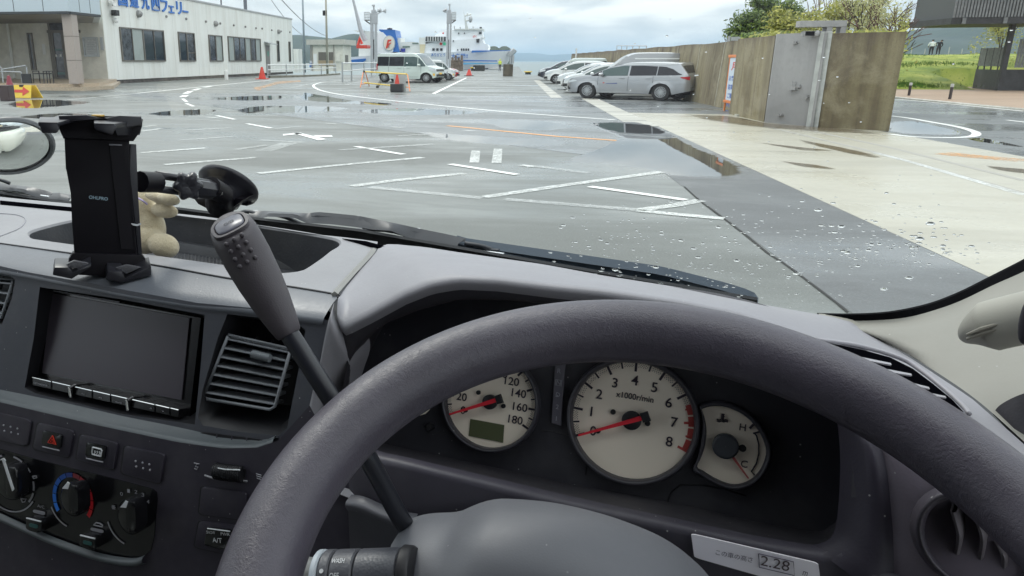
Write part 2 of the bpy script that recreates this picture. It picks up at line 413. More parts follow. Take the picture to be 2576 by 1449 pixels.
# tan pavement with a kerb
kp = [G(2240, 246.5), G(2400, 262), G(2576, 279)]
tp = [(XW + 1.2, kp[0].y + 0.8), tuple(kp[0][:2]), tuple(kp[1][:2]), tuple(kp[2][:2]), (90, kp[2].y - 12), (90, kp[0].y + 30), (XW + 1.2, kp[0].y + 30)]
mb = MB(); kk_ = [Vector((XW + 1.2, kp[0].y + .8, .03))] + [p + Vector((0, 0, .03)) for p in kp] + [Vector((90, kp[2].y - 12, .03))]
mb.grid([[p, Vector((p.x, kp[0].y + 32, .03))] for p in kk_]); struct(mb.build('tan_pavement', M_TAN))
mb = MB(); mb.tube([p + Vector((0, -0.05, 0.02)) for p in [Vector((XW + 1.2, kp[0].y + 0.8, 0))] + kp + [Vector((90, kp[2].y - 12, 0))]], 0.06, 6); struct(mb.build('kerb', mat('kerb_conc', (0.5, 0.49, 0.45), 0.6, var=0.15)))

mk = 0
def strip_bm(mb, pts, w, z=0.0065):
    P = [Vector((p[0], p[1], z)) for p in pts]
    rows = []
    for i, p in enumerate(P):
        t = P[min(i + 1, len(P) - 1)] - P[max(i - 1, 0)]; t.z = 0; t.normalize(); nn = Vector((-t.y, t.x, 0)) * (w / 2); rows.append([p + nn, p - nn])
    mb.grid(rows)
def marks(name, m_, items, w, z=0.0065):
    mb = MB()
    for it in items: strip_bm(mb, [G(*p) for p in it], w, z)
    o = mb.build(name, m_); struct(o); return o
marks('lane_dashes', M_WHITE, [[(545, 291), (591, 301)], [(621, 311.5), (683, 323)], [(895, 369), (1015, 389)], [(1132, 413.5), (1301, 440)], [(1483, 470), (1726, 504)],
      [(491, 275), (523, 283.5)], [(468, 260), (487, 268)], [(459.5, 248.5), (470, 256.5)]], 0.13)
marks('lane_dashes', M_WHITE, [[(459, 244), (467.7, 239.5)], [(466, 236), (480, 229.5)], [(486, 227.5), (502.5, 223)], [(512, 220), (534, 217)]], 0.30)
oval = spline([G(*p) for p in ((845, 204.3), (812, 207), (794, 211.5), (788.5, 216.5), (799.8, 224.9), (825.7, 232.3), (865.5, 239.3), (925, 246.6), (1053.4, 260.4), (1152.9, 270.3), (1252.4, 280), (1351.9, 288), (1451, 295.2), (1547, 301.8))], 8)
mb = MB(); strip_bm(mb, oval, 0.17); struct(mb.build('island_line', M_WHITE))
marks('edge_line', M_WHITE, [[(345, 235), (520, 217.4), (690, 200.9)]], 0.22)
marks('faded_edge_line', M_FADE, [[(150, 254), (345, 235)]], 0.2)
marks('orange_line', M_ORANGE, [[(1126, 316.8), (1401.7, 343.6), (1541, 353.3), (1640, 360.5)]], 0.15)
marks('orange_faded_line', M_ORANGEF, [[(1640, 360.5), (1712, 365.8)]], 0.13, 0.0068)
marks('bay_line', M_WHITE, [[(1090, 236), (1173, 196)]], 0.2)
marks('bay_line', M_FADE, [[(1000, 229), (1086, 236)], [(960, 217), (1110, 221)], [(870, 213), (925, 202)], [(726, 222), (790, 209)]], 0.12)
marks('old_bay_lines', M_FADE, [[(884, 469), (1000, 454), (1168, 437)], [(1216, 497), (1440, 464), (1667, 433)], [(1603, 530), (1700, 517), (1762, 505)], [(1603, 530), (1700, 540), (1822, 551)],
      [(650, 437), (854, 416), (1064, 397)], [(414, 415), (643, 397)], [(355, 385), (517, 373)]], 0.15)
marks('old_bay_lines', M_FADE2, [[(930, 472), (1214, 499)], [(1270, 502), (1603, 529)], [(854, 378), (1093, 363)], [(593, 377), (674, 365)], [(448, 353.5), (593, 343.5)], [(471, 328), (580, 322)], [(655, 353), (765, 359)], [(350, 450), (560, 437)], [(1350, 419), (1480, 436)], [(1000, 342), (1130, 336)], [(690, 325), (760, 318)], [(390, 298), (560, 304)], [(280, 246), (330, 243)]], 0.16)
marks('worn_zebra', M_FADE2, [[(664, 380), (730, 360)]], 0.34)
marks('worn_bars', M_FADE, [[(1197, 380), (1193, 410)], [(1253, 375), (1249, 411)]], 0.15)
marks('small_dashes', M_FADE, [[(985, 320), (1014, 321.3)], [(1168, 328.5), (1197, 330.2)], [(1309, 416), (1347, 420)], [(278, 246.5), (327, 244.5)], [(374, 236.5), (412, 236)], [(380, 290), (407, 290.5)], [(520, 295), (548, 297)], [(820, 311), (845, 312)], [(364, 319), (395, 315)], [(355, 331), (405, 324)]], 0.16)
mb = MB()                          # white arrow on the asphalt
for q in (((735, 335), (758, 335.5), (822, 351), (800, 353.5)), ((712, 338), (758, 334.2), (760, 337), (712, 342)), ((787, 341), (834, 341), (838, 344.5), (800, 345.5))):
    mb.face([Vector((*G(*p)[:2], 0.0065)) for p in q])
struct(mb.build('road_arrow', M_WHITE))
mb = MB()                          # faded orange arrow by the terminal
for q in (((637, 222), (648, 229), (655, 227.5), (660, 221), (648, 218)), ((650, 219), (664, 221), (700, 211), (756, 206), (756, 202), (700, 205))):
    mb.face([Vector((*G(*p)[:2], 0.0065)) for p in q])
struct(mb.build('orange_arrow', M_ORANGEF))
marks('apron_joint', mat('joint_grey', (0.33, 0.32, 0.29), 0.7), [[(1849, 300), (2220, 388), (2576, 487)], [(1960, 312), (2240, 372), (2576, 455)]], 0.10, 0.0055)
marks('apron_joint', M_FADE, [[(2200, 385), (2290, 408), (2576, 492)]], 0.12, 0.0068)
marks('faded_orange_mark', M_ORANGEF, [[(2370, 386), (2470, 396), (2576, 405)]], 0.5, 0.0066)
# right-hand island line
isl = spline([G(*p) for p in (c3(1560, 880), c3(1700, 897), c3(1900, 932), c3(2080, 965), c3(2185, 995), c3(2215, 1018), c3(2170, 1038), c3(2000, 1046), c3(1760, 1040), c3(1560, 1020))], 6)
mb = MB(); strip_bm(mb, isl, 0.17, 0.0067); struct(mb.build('island_line', M_WHITE))
marks('road_edge_line', M_WHITE, [[c3(1605, 752), c3(2100, 798), c3(2576, 845)]], 0.17, 0.0067)
marks('lane_dashes', M_WHITE, [[c3(2445, 912), c3(2600, 930)]], 0.14, 0.0067)
# far patched strip beside the parked cars
fx0, fx1 = G(1370, 230).x, G(1394, 230).x
mb = MB()
for k in range(9):
    y0 = G(1390, 246).y + k * 3.5; mb.face([(fx0, y0, 0.0055), (fx1, y0, 0.0055), (fx1, y0 + 3.1, 0.0055), (fx0, y0 + 3.1, 0.0055)])
struct(mb.build('concrete_slabs', M_CONC2))
mb = MB(); pts = [G(*p) for p in (cf(0, 130), cf(120, 240), cf(250, 335), cf(330, 395), cf(480, 510), cf(640, 640), cf(750, 710), cf(850, 780), cf(920, 835), cf(1040, 925), cf(1150, 1010), cf(1240, 1085))]
rows = []
for i, p in enumerate(pts):
    w = 0.008 + 0.006 * random.random(); rows.append([Vector((p.x - w, p.y, 0.006)), Vector((p.x + w, p.y, 0.006))])
mb.grid(rows); struct(mb.build('asphalt_crack', mat('crack', (0.03, 0.03, 0.03), 0.9)))
mb = MB()                          # bay stops under the row of cars
for k in range(7):
    y = G(1500, 254).y + 0.3 + k * 2.6; mb.face([(XW - 5.8, y, 0.0065), (XW - 0.4, y, 0.0065), (XW - 0.4, y + 0.12, 0.0065), (XW - 5.8, y + 0.12, 0.0065)])
struct(mb.build('bay_line', M_WHITE))

# puddles: still water in shallow dips, edges broken by the grain of the asphalt
n = NT('puddle_water'); at = n.N.new('ShaderNodeAttribute'); at.attribute_name = 'depth'
v = n.map((0.5, 1.6, 1)); k = n.math('ADD', at.outputs['Fac'], n.math('MULTIPLY', n.math('SUBTRACT', n.noise(v, 1.6, 6, 0.65, 0.5), 0.5), 0.9))
n.set(Base_Color=(0.035, 0.038, 0.038), Roughness=0.015, IOR=2.5); n.b.inputs['Specular IOR Level'].default_value = 0.6
n.bump(n.noise(n.map((3, 3, 3)), 1, 2), 0.02, 0.01)
geo = n.N.new('ShaderNodeNewGeometry'); n.alpha(n.math('MULTIPLY', n.rng(k, 0.34, 0.50), n.math('SUBTRACT', 1.0, geo.outputs['Backfacing']))); M_PUD = n.m
def puddle(poly, z=0.0085, inner=0.55, wet=.85):
    P = [Vector((*G(*p)[:2], z)) for p in poly]; P = spline(P + [P[0]], 3)[:-1]
    c = sum(P, Vector()) / len(P); bm = bmesh.new(); lay = bm.verts.layers.float.new('depth')
    rings = []
    for s_, d_ in ((1.0, 0.0), (0.8, 0.55), (inner, 1.0)):
        r_ = []
        for p in P:
            q = bm.verts.new(c + (p - c) * s_); q[lay] = d_ * wet; r_.append(q)
        rings.append(r_)
    m_ = len(P)
    for a, b_ in zip(rings, rings[1:]):
        for i in range(m_): bm.faces.new((a[i], a[(i + 1) % m_], b_[(i + 1) % m_], b_[i]))
    cv = bm.verts.new(c); cv[lay] = wet
    for i in range(m_): bm.faces.new((rings[-1][i], rings[-1][(i + 1) % m_], cv))
    bmesh.ops.recalc_face_normals(bm, faces=bm.faces)
    for f in bm.faces:
        if f.normal.z < 0: f.normal_flip()
    me = bpy.data.meshes.new('puddle'); bm.to_mesh(me); bm.free()
    return struct(link('puddle', me, M_PUD, smooth=True))
puddle([(1480, 305), (1590, 303), (1640, 313), (1690, 335), (1760, 372), (1860, 412), (1900, 440), (1880, 462), (1760, 462), (1640, 440), (1500, 422), (1400, 412), (1470, 385), (1530, 360), (1560, 335), (1500, 322)], 0.0085, .6, 1.3)
puddle([(350, 288), (420, 279), (520, 274), (560, 278), (520, 290), (400, 294)], 0.0088, 0.7)
puddle([(570, 278), (640, 266), (760, 266), (900, 270), (860, 281), (700, 287), (600, 288)], 0.0098, 0.7)
puddle([(520, 250), (600, 242), (740, 240), (700, 252), (600, 255)], 0.0091)
puddle([(0, 262), (60, 250), (180, 252), (250, 258), (150, 270), (40, 276)], 0.0094)
puddle([(860, 278), (980, 272), (1140, 276), (1240, 286), (1120, 292), (950, 290)], 0.0097)
puddle([(20, 296), (120, 286), (220, 286), (260, 294), (130, 302)], 0.0100)
puddle([(270, 230), (380, 222), (430, 226), (330, 236)], 0.0103)
puddle([c3(1500, 925), c3(1700, 910), c3(1900, 950), c3(2060, 985), c3(2180, 1020), c3(2080, 1038), c3(1800, 1030), c3(1520, 1005)], 0.0106, 0.75)
puddle([c3(2100, 1050), c3(2250, 1045), c3(2420, 1080), c3(2640, 1130), c3(2400, 1105), c3(2200, 1075)], 0.0109)
puddle([(1180, 300), (1330, 300), (1460, 318), (1400, 332), (1250, 325)], 0.0112, 0.4)
puddle([(1030, 330), (1260, 345), (1430, 352), (1450, 372), (1250, 368), (1080, 350)], 0.0115, 0.35)
puddle([(750, 230), (900, 255), (1000, 262), (1000, 268), (850, 262), (740, 250)], 0.0121, 0.4)
# ================================================================ BUILDINGS, WALL, HARBOUR
HM = 1.0
M_WALLW = None
n = NT('white_cladding'); v = n.map((1, 1, 1)); st = n.noise(n.map((1.3, 1.3, 0.12)), 1.2, 5, 0.6); 
n.set(Base_Color=n.mix(n.rng(st, 0.42, 0.75), (0.84, 0.85, 0.81), (0.72, 0.715, 0.66)), Roughness=0.55); n.bump(n.noise(v, 30, 2), 0.05, 0.01); M_WALLW = n.m
M_CREAM = mat('cream_wall', (0.72, 0.70, 0.62), 0.6, var=0.08, vscale=2)
M_BRONZE = mat('bronze_aluminium', (0.17, 0.155, 0.135), 0.45, metal=0.4)
M_GLASS = mat('window_glass', (0.03, 0.04, 0.05), 0.05, spec=0.8)
M_GLASS2 = mat('window_glass_dim', (0.06, 0.065, 0.075), 0.08, spec=0.7, var=0.5, vscale=3)
M_CURT = mat('curtain_behind_glass', (0.34, 0.38, 0.36), 0.3, var=0.2, vscale=7, stretch=(8, 8, 0.3))
M_BLUE = mat('sign_blue', (0.02, 0.16, 0.55), 0.35)
M_STEEL = mat('galvanised_steel', (0.45, 0.47, 0.48), 0.4, metal=0.6)
M_WPIPE = mat('white_painted_pipe', (0.72, 0.73, 0.72), 0.4)
M_GREY = mat('grey_paint', (0.42, 0.43, 0.44), 0.5)
M_DARK = mat('dark_plastic', (0.02, 0.02, 0.022), 0.45)
M_RED = mat('red_plastic', (0.62, 0.05, 0.03), 0.4)
M_ORP = mat('orange_paint', (0.75, 0.22, 0.05), 0.4)
M_YEL = mat('yellow_paint', (0.80, 0.55, 0.04), 0.4)
M_WH = mat('white_plastic', (0.78, 0.78, 0.76), 0.4)
M_TILE = mat('porch_tile', (0.45, 0.36, 0.26), 0.4, var=0.15, vscale=14)
M_STONE = mat('column_granite', (0.40, 0.34, 0.30), 0.3, var=0.12, vscale=40)
M_PANEL = mat('canopy_panel', (0.55, 0.62, 0.66), 0.3, metal=0.3)

# ---- terminal building: long face on the plane X = XL, end at the corner pixel (273.6, 212.3)
def L(u, v): return ATX(u, v, XL)
yc = L(273.6, 200).y; yf = L(738, 170).y
zr = L(738, 50).z                                     # roof height
bld = empty('terminal_building', ((XL), yc, 0), 0, 'long white single storey ferry terminal building with blue lettering and bronze windows', 'building')
def loc(o, par): 
    o.parent = par; o.matrix_parent_inverse = Matrix.Translation(-par.location); return o
BD = 16.0
mb = MB(); mb.prism([(XL, yc, 0.25), (XL, yf, 0.25), (XL - BD, yf, 0.25), (XL - BD, yc, 0.25)], (0, 0, zr - 0.25)); loc(mb.build('wall', M_WALLW), bld)
mb = MB(); mb.prism([(XL - 0.06, yc + .05, 0), (XL - 0.06, yf - .05, 0), (XL - BD, yf - .05, 0), (XL - BD, yc + .05, 0)], (0, 0, 0.25)); loc(mb.build('plinth', mat('plinth', (0.10, 0.09, 0.085), 0.8, var=0.4, vscale=3)), bld)
mb = MB(); mb.box((XL - 0.10, (yc + yf) / 2, zr + 0.06), (0.36, yf - yc + 0.2, 0.14)); mb.box((XL - BD / 2, yf, zr + 0.06), (BD, 0.3, 0.137)); loc(mb.build('roof_trim', M_GREY), bld)
mb = MB()                                             # cladding seams
y = yc + 1.4
while y < yf: mb.box((XL + 0.003, y, zr / 2 + 0.1), (0.006, 0.02, zr - 0.4)); y += 2.4
loc(mb.build('cladding_seam', mat('seam', (0.62, 0.62, 0.59), 0.6)), bld)
def window(tl, br, panes, mats_, rails=None):
    """tl, br: pixels of the frame corners on the X = XL face; panes: n; mats_: material per pane"""
    a = L(*tl); b = L(*br); z1 = a.z; z0 = L(tl[0], tl[1]).z
    zb = b.z; y0, y1 = a.y, b.y
    fr = MB(); t = 0.09
    for (yy, zz, sy, sz) in (((y0 + y1) / 2, z1 - t / 2, y1 - y0, t), ((y0 + y1) / 2, zb + t / 2, y1 - y0, t), (y0 + t / 2, (z1 + zb) / 2, t, z1 - zb - 2 * t), (y1 - t / 2, (z1 + zb) / 2, t, z1 - zb - 2 * t)):
        fr.box((XL + 0.04, yy, zz), (0.14, sy, sz))
    w = (y1 - y0) / panes
    for k in range(1, panes): fr.box((XL + 0.035, y0 + k * w, (z1 + zb) / 2), (0.10, 0.07 if k != panes / 2 else 0.16, z1 - zb - 2 * t))
    if rails: fr.box((XL + 0.036, y0 + (panes - 0.5) * w, lerp(zb, z1, rails)), (0.09, w - 0.1, 0.06))
    f = loc(fr.build('window', M_BRONZE), bld)
    for k in range(panes):
        p = MB(); p.box((XL + 0.018, y0 + (k + .5) * w, (z1 + zb) / 2), (0.02, w - 0.02, z1 - zb - 0.04)); o = p.build('pane', mats_[k]); o.parent = f
    return f
# use top-left and bottom-right pixels (far edge heights follow from the plane)
window(c1(900, 203), c1(1252, 466), 4, [M_GLASS2, M_CURT, M_GLASS, M_GLASS])
window(c1(1345, 240), c1(1482, 466), 2, [M_GLASS, M_GLASS2], 0.3)
window(c1(1577, 262), c1(1690, 466), 2, [M_GLASS2, M_CURT])
window(c1(1723, 273), c1(1978, 465), 6, [M_CURT, M_GLASS2, M_GLASS2, M_CURT, M_GLASS2, M_CURT])
window(c1(2097, 308), c1(2118, 468), 1, [M_GLASS]); window(c1(2186, 315), c1(2203, 468), 1, [M_GLASS])
a = L(*c1(2012, 345)); b = L(*c1(2050, 565))
mb = MB(); mb.box((XL + 0.03, (a.y + b.y) / 2, (a.z + b.z) / 2), (0.06, b.y - a.y, a.z - b.z)); d = loc(mb.build('door', mat('door_grey', (0.22, 0.21, 0.2), 0.5)), bld)
mb = MB(); mb.box((XL + 0.075, a.y + .3, 1.1), (0.05, .12, .12)); o = mb.build('handle', M_STEEL); o.parent = d
mb = MB(); mb.prism([(XL, a.y - .4, a.z + .35), (XL, b.y + .4, a.z + .35), (XL + 0.9, b.y + .4, a.z + .1), (XL + .9, a.y - .4, a.z + .1)], (0, 0, 0.06)); loc(mb.build('door_canopy', M_STEEL), bld)
mb = MB(); mb.box((XL + 0.066, (a.y + b.y) / 2, lerp(a.z, b.z, .28)), (0.008, .32, .5)); o = mb.build('notice', mat('green_notice', (0.05, 0.35, 0.25), 0.5)); loc(o, bld)
for (x, y) in ((1257, 125), (1408, 143), (1557, 163), (1666, 178), (1769, 192), (1857, 203), (1938, 213), (1985, 217), (2058, 229), (2128, 238), (2195, 244)):
    p = L(*c1(x, y)); mb = MB(); mb.lathe([(0.10, 0), (0.10, 0.12), (0.02, 0.16)], (XL, p.y, p.z), 'X', 10); loc(mb.build('vent_cap', mat('vent_cap', (0.25, 0.24, 0.23), 0.5)), bld)
for (x, y, s_) in ((1045, 105, .34), (1628, 180, .34), (2107, 240, .34)):
    p = L(*c1(x, y)); mb = MB(); mb.lathe([(s_ * .75, 0), (s_ * .72, .2), (s_ * .3, .34)], (XL, p.y, p.z), 'X', 14); loc(mb.build('exhaust_hood', mat('hood_grey', (0.30, 0.30, 0.29), 0.45, metal=.3)), bld)
p = L(*c1(852, 98)); mb = MB(); mb.box((XL + .22, p.y, p.z), (0.4, 0.42, 0.36), bev=.04); mb.lathe([(.14, 0), (.17, .25), (.05, .27)], (XL + .2, p.y - .28, p.z - .05), 'X', 12); loc(mb.build('flood_lamp', M_DARK), bld)
mb = MB(); mb.ball((XL + .2, p.y, p.z - .5), .17); loc(mb.build('dome_camera', M_WH, smooth=True), bld)
p = L(*c1(822, 12)); mb = MB(); mb.lathe([(.25, 0), (.34, .35), (.26, .36), (.1, .1)], (XL + .1, p.y, p.z), 'X', 14); loc(mb.build('loudspeaker', M_WH), bld)
# blue lettering, one piece per character
T = "国道九四フェリー"
ex0 = [(885, 965), (972, 1050), (1062, 1130), (1140, 1208), (1212, 1270), (1272, 1318), (1330, 1378), (1382, 1422)]
top_l, top_r = -18, 28; 
for k, chh in enumerate(T):
    x0, x1 = ex0[k]
    zt = (-70 + (x0 - 885) * 0.175); zb_ = 52 + (x0 - 885) * 0.135
    if k == 5: zt += 42
    if k == 7: zt += 75; zb_ -= 35
    if k == 4: zt += 10
    pa = L(*c1(x0, zt)); pb = L(*c1(x1, zb_)); mb = MB()
    put_text(mb, chh, (XL + 0.06, (pa.y + pb.y) / 2, (pa.z + pb.z) / 2), (0, 1, 0), (0, 0, 1), height=pa.z - pb.z, width=abs(pb.y - pa.y), bold=0.022, ext=0.03)
    loc(mb.build('letter', M_BLUE), bld)
# ---- porch: platform, steps, column, canopy, set-back wall with the doors
px = G(*cn(865, 970)).x; pyf = G(*cn(865, 968)).y          # front step corner
th = 0.17
porch_w = 22
for k, (ins, hh, nm) in enumerate(((0.0, th, 'step'), (0.45, 2 * th, 'platform'))):
    mb = MB(); x1 = px - ins; y0 = pyf + ins
    ye = ATX(*cn(1215 - 50 * k, 940), px).y - ins * .5; zz = 0.0 if k == 0 else th
    mb.prism([(x1, y0, zz), (x1, ye, zz), (XL + .5, yc + .6 - ins, zz), (XL - .02, yc - .02, zz), (x1 - porch_w, yc - .02, zz), (x1 - porch_w, y0, zz)], (0, 0, th), bev=0.0)
    zc_ = th * (k + .5); x_ = px - .3 - .45 * k; mb.mi = 1
    for q in range(30): mb.box((x_ - q * .3, y0 - .003, zc_), (.02, .006, th - .02))
    for q in range(20):
        if y0 + .3 + q * .3 < ye: mb.box((x1 + .003, y0 + .3 + q * .3, zc_), (.006, .02, th - .02))
    loc(mb.build(nm, [M_TILE, mat('tile_joint', (0.25, 0.2, 0.15), 0.7)]), bld)
cb = G(*cn(800, 895), 2 * th)                         # column foot
ztop = AT(*cn(760, 118), cb.y).z
mb = MB(); mb.prism([(cb.x - .27, cb.y - .1, 2 * th), (cb.x + .27, cb.y - .1, 2 * th), (cb.x + .27, cb.y + .45, 2 * th), (cb.x - .27, cb.y + .45, 2 * th)], (0, 0, ztop - 2 * th), bev=0.02); loc(mb.build('column', M_STONE), bld)
mb = MB()
for f_ in (.33, .66): mb.box((cb.x, cb.y + .175, lerp(2 * th, ztop, f_)), (.56, .57, .03))
loc(mb.build('column_joint', M_BRONZE), bld)
# canopy fascia of pale metal panels
kx = AT(*cn(727, 60), cb.y - .3).x; ky = cb.y - .3; kz = AT(*cn(727, 120), ky).z
mb = MB(); kye = ATX(*cn(1075, 150), kx).y; mb.prism([(kx, ky, kz), (kx, kye, kz), (XL - .3, yc - .02, kz), (kx - 24, yc - .02, kz), (kx - 24, ky, kz)], (0, 0, 2.0)); loc(mb.build('canopy', M_PANEL), bld)
mb = MB()
for k in range(14): mb.box((kx - 1.65 * (k + 1) + .25, ky - .004, kz + 1.0), (.03, .008, 1.96))
for k in range(2): mb.box((kx + .004, lerp(ky, kye, (k + 1) / 3), kz + 1.0), (.008, .03, 1.96))
mb.box((kx - 12, ky + .05, kz - .06), (24.0, .3, .12)); mb.box((kx - .1, (ky + kye) / 2, kz - .063), (.3, kye - ky - .2, .12)); loc(mb.build('panel_joint', mat('joint_charcoal', (0.06, 0.065, 0.07), 0.6)), bld)  # dark grey joints and edge strips of the canopy panels
mb = MB(); mb.prism([(kx - .25, ky + .25, kz - .02), (kx - .25, kye - .2, kz - .02), (XL - .6, yc - .3, kz - .02), (kx - 23.5, yc - .3, kz - .02), (kx - 23.5, ky + .25, kz - .02)], (0, 0, .015)); loc(mb.build('soffit', mat('soffit', (0.30, 0.30, 0.29), .6)), bld)
yb = yc - .03                                          # set-back wall
def B(u, v): return AT(u, v, yb)
mb = MB(); mb.prism([(XL - .02, yb, .3), (XL - 20, yb, .3), (XL - 20, yb + .3, .3), (XL - .02, yb + .3, .3)], (0, 0, kz + 1.6)); loc(mb.build('porch_wall', M_CREAM), bld)
def rectB(tl, br, m_, d_, nm, par=bld, off=0.0, fr=None):
    a, b = B(*cn(*tl)), B(*cn(*br)); mb = MB()
    if fr:
        t = fr
        cx_, cz_ = (a.x + b.x) / 2, (a.z + b.z) / 2; sx, sz = b.x - a.x, a.z - b.z
        mb.box((cx_, yb - d_ / 2 - off, a.z - t / 2), (sx, d_, t)); mb.box((cx_, yb - d_ / 2 - off, b.z + t / 2), (sx, d_, t)); mb.box((a.x + t / 2, yb - d_ / 2 - off, cz_), (t, d_, sz - 2 * t)); mb.box((b.x - t / 2, yb - d_ / 2 - off, cz_), (t, d_, sz - 2 * t))
    else: mb.box(((a.x + b.x) / 2, yb - d_ / 2 - off, (a.z + b.z) / 2), (b.x - a.x, d_, a.z - b.z))
    o = mb.build(nm, m_)
    return loc(o, par) if par is bld else o
def childB(par, *a, **k):
    o = rectB(*a, par=None, **k); o.parent = par; return o
dr = rectB((505, 190), (880, 850), M_BRONZE, .12, 'entrance_door', fr=.14)
childB(dr, (520, 200), (865, 840), M_GLASS2, .03, 'pane')
childB(dr, (505, 322), (860, 350), M_BRONZE, .10, 'door_rail', off=.003); childB(dr, (690, 350), (712, 845), M_BRONZE, .10, 'door_stile', off=.003); childB(dr, (565, 350), (578, 845), M_BRONZE, .09, 'door_stile', off=.003)
childB(dr, (560, 520), (700, 540), mat('teal_band', (.10, .2, .2), .4), .006, 'glass_band', off=.035); childB(dr, (570, 770), (715, 795), mat('teal_band', (.10, .2, .2), .4), .006, 'glass_band', off=.035)
for q in (590, 640): childB(dr, (q, 580), (q + 22, 606), M_WH, .006, 'sticker', off=.037)
childB(dr, (838, 430), (862, 545), mat('green_notice', (0.05, 0.35, 0.25), 0.5), .008, 'sticker', off=.04)
sw = rectB((290, 350), (395, 750), M_BRONZE, .1, 'side_window', fr=.10); childB(sw, (300, 360), (390, 745), M_GLASS2, .03, 'pane')
rectB((447, 468), (490, 580), M_WH, .02, 'poster')
nb = rectB((885, 398), (1065, 605), M_STEEL, .12, 'notice_board', fr=.10); childB(nb, (895, 408), (1058, 598), mat('notice_paper', (.55, .57, .57), .4, var=.12, vscale=12), .03, 'notice_sheet')
mb = MB()
for k in range(7):
    a, b = B(*cn(930, 455 + k * 18)), B(*cn(1030 - (k * 23) % 40, 461 + k * 18)); mb.box(((a.x + b.x) / 2, yb - .036, (a.z + b.z) / 2), (b.x - a.x, .004, (a.z - b.z) * .5))
o = mb.build('notice_lines', mat('ink_grey', (.25, .26, .28), .6)); o.parent = nb
rectB((1070, 398), (1110, 535), M_STEEL, .10, 'intercom_box')
mb = MB(); a = B(*cn(75, 160)); mb.tube([(a.x, yb - .12, kz), (a.x, yb - .12, .4)], .08, 8); loc(mb.build('downpipe', M_WALLW), bld)
a = B(*cn(20, 438)); mb = MB(); put_text(mb, "のりば", (a.x - 1.6, yb - .01, a.z + .4), (1, 0, 0), (0, 0, 1), height=.8, bold=.01); loc(mb.build('wall_letters', mat('olive_letters', (.12, .14, .06), .5)), bld)
# ---- things on the porch
def steelrail(name, label, P, r=.035, cat='handrail', m_=M_STEEL, posts=()):
    o0 = MB(); o0.tube(P, r, 8); 
    e = empty(name, P[0], 0, label, cat); loc(o0.build('rail', m_), e)
    for q in posts: mb = MB(); mb.tube([q[0], q[1]], r, 8); loc(mb.build('post', m_), e)
    return e
yh = pyf + .7
def H(x, y): return AT(*cn(x, y), yh)
steelrail('handrail', 'tubular steel handrail with two levels at the left end of the porch', [H(-60, 720), H(0, 705), H(20, 740), H(270, 700), H(283, 715), H(300, 880)], .04, posts=[(H(22, 735), H(35, 880)), (H(-40, 760), H(225, 768)), (H(228, 768), H(240, 880))])
def bench():
    a = H(345, 760); e = empty('bench', (a.x, yh, 2 * th), 0, 'dark metal bench with a folded umbrella beside the narrow window', 'bench')
    b = H(505, 860)
    for x in (a.x, (a.x + b.x) / 2 + .2, b.x):
        mb = MB(); mb.tube([(x, yh, 2 * th), (x + .02, yh, a.z), (x + .05, yh + .5, a.z), (x + .05, yh + .5, 2 * th)], .03, 6); loc(mb.build('leg', M_DARK), e)
    mb = MB(); mb.box(((a.x + b.x) / 2, yh + .25, .85), (b.x - a.x, .45, .05)); loc(mb.build('seat', M_DARK), e)
bench()
a = H(245, 815); b = H(345, 840); mb = MB(); mb.box(((a.x + b.x) / 2, yh - .1, 2 * th + .25), (b.x - a.x, .08, .5)); mb.box(((a.x + b.x) / 2, yh - .145, 2 * th + .33), ((b.x - a.x) * .9, .01, .26), mi=1); tag(mb.build('sign_board', [M_DARK, M_WH]), 'low black sign board with a white notice on the porch floor', 'sign')
# yellow folding arrow sign
def arrow_sign():
    g0 = G(*cn(140, 1045)); g1 = G(*cn(325, 1050)); tl = AT(*cn(130, 900), g0.y)
    h = tl.z; e = empty('arrow_sign', (g0.x, g0.y, 0), 0, 'yellow folding sign with a red arrow pointing right, in front of the porch', 'sign')
    ex = (g1 - g0); w = ex.length; ex.normalize(); up = Vector((0, .28, 1)).normalized(); nrm = ex.cross(up)
    def q(a, b, off=0): return g0 + ex * (a * w) + up * (b * h) + nrm * off
    mb = MB(); mb.prism([q(0, 0.02), q(1, .02), q(1, .98), q(.9, 1), q(.1, 1), q(0, .98)], -nrm * .04, bev=.01); loc(mb.build('panel', M_YEL), e)
    mb = MB(); up2 = Vector((0, -.35, 1)).normalized(); t0 = g0 + ex * 0.02 + Vector((0, .55, 0)); 
    mb.prism([t0 + ex * .15 , t0 + ex * (w + .25), t0 + ex * (w + .05) + up2 * h, t0 + ex * .1 + up2 * h], (0, .04, 0)); loc(mb.build('rear_panel', M_YEL), e)
    mb = MB(); mb.prism([q(.08, .42, .006), q(.55, .42, .006), q(.55, .18, .006), q(.93, .52, .006), q(.55, .88, .006), q(.55, .64, .006), q(.08, .64, .006)], nrm * .01); loc(mb.build('arrow', M_RED), e)
    mb = MB(); mb.box(q(.5, .93, .01), (w * .25, .02, .08)); loc(mb.build('handle_slot', M_DARK), e)
arrow_sign()
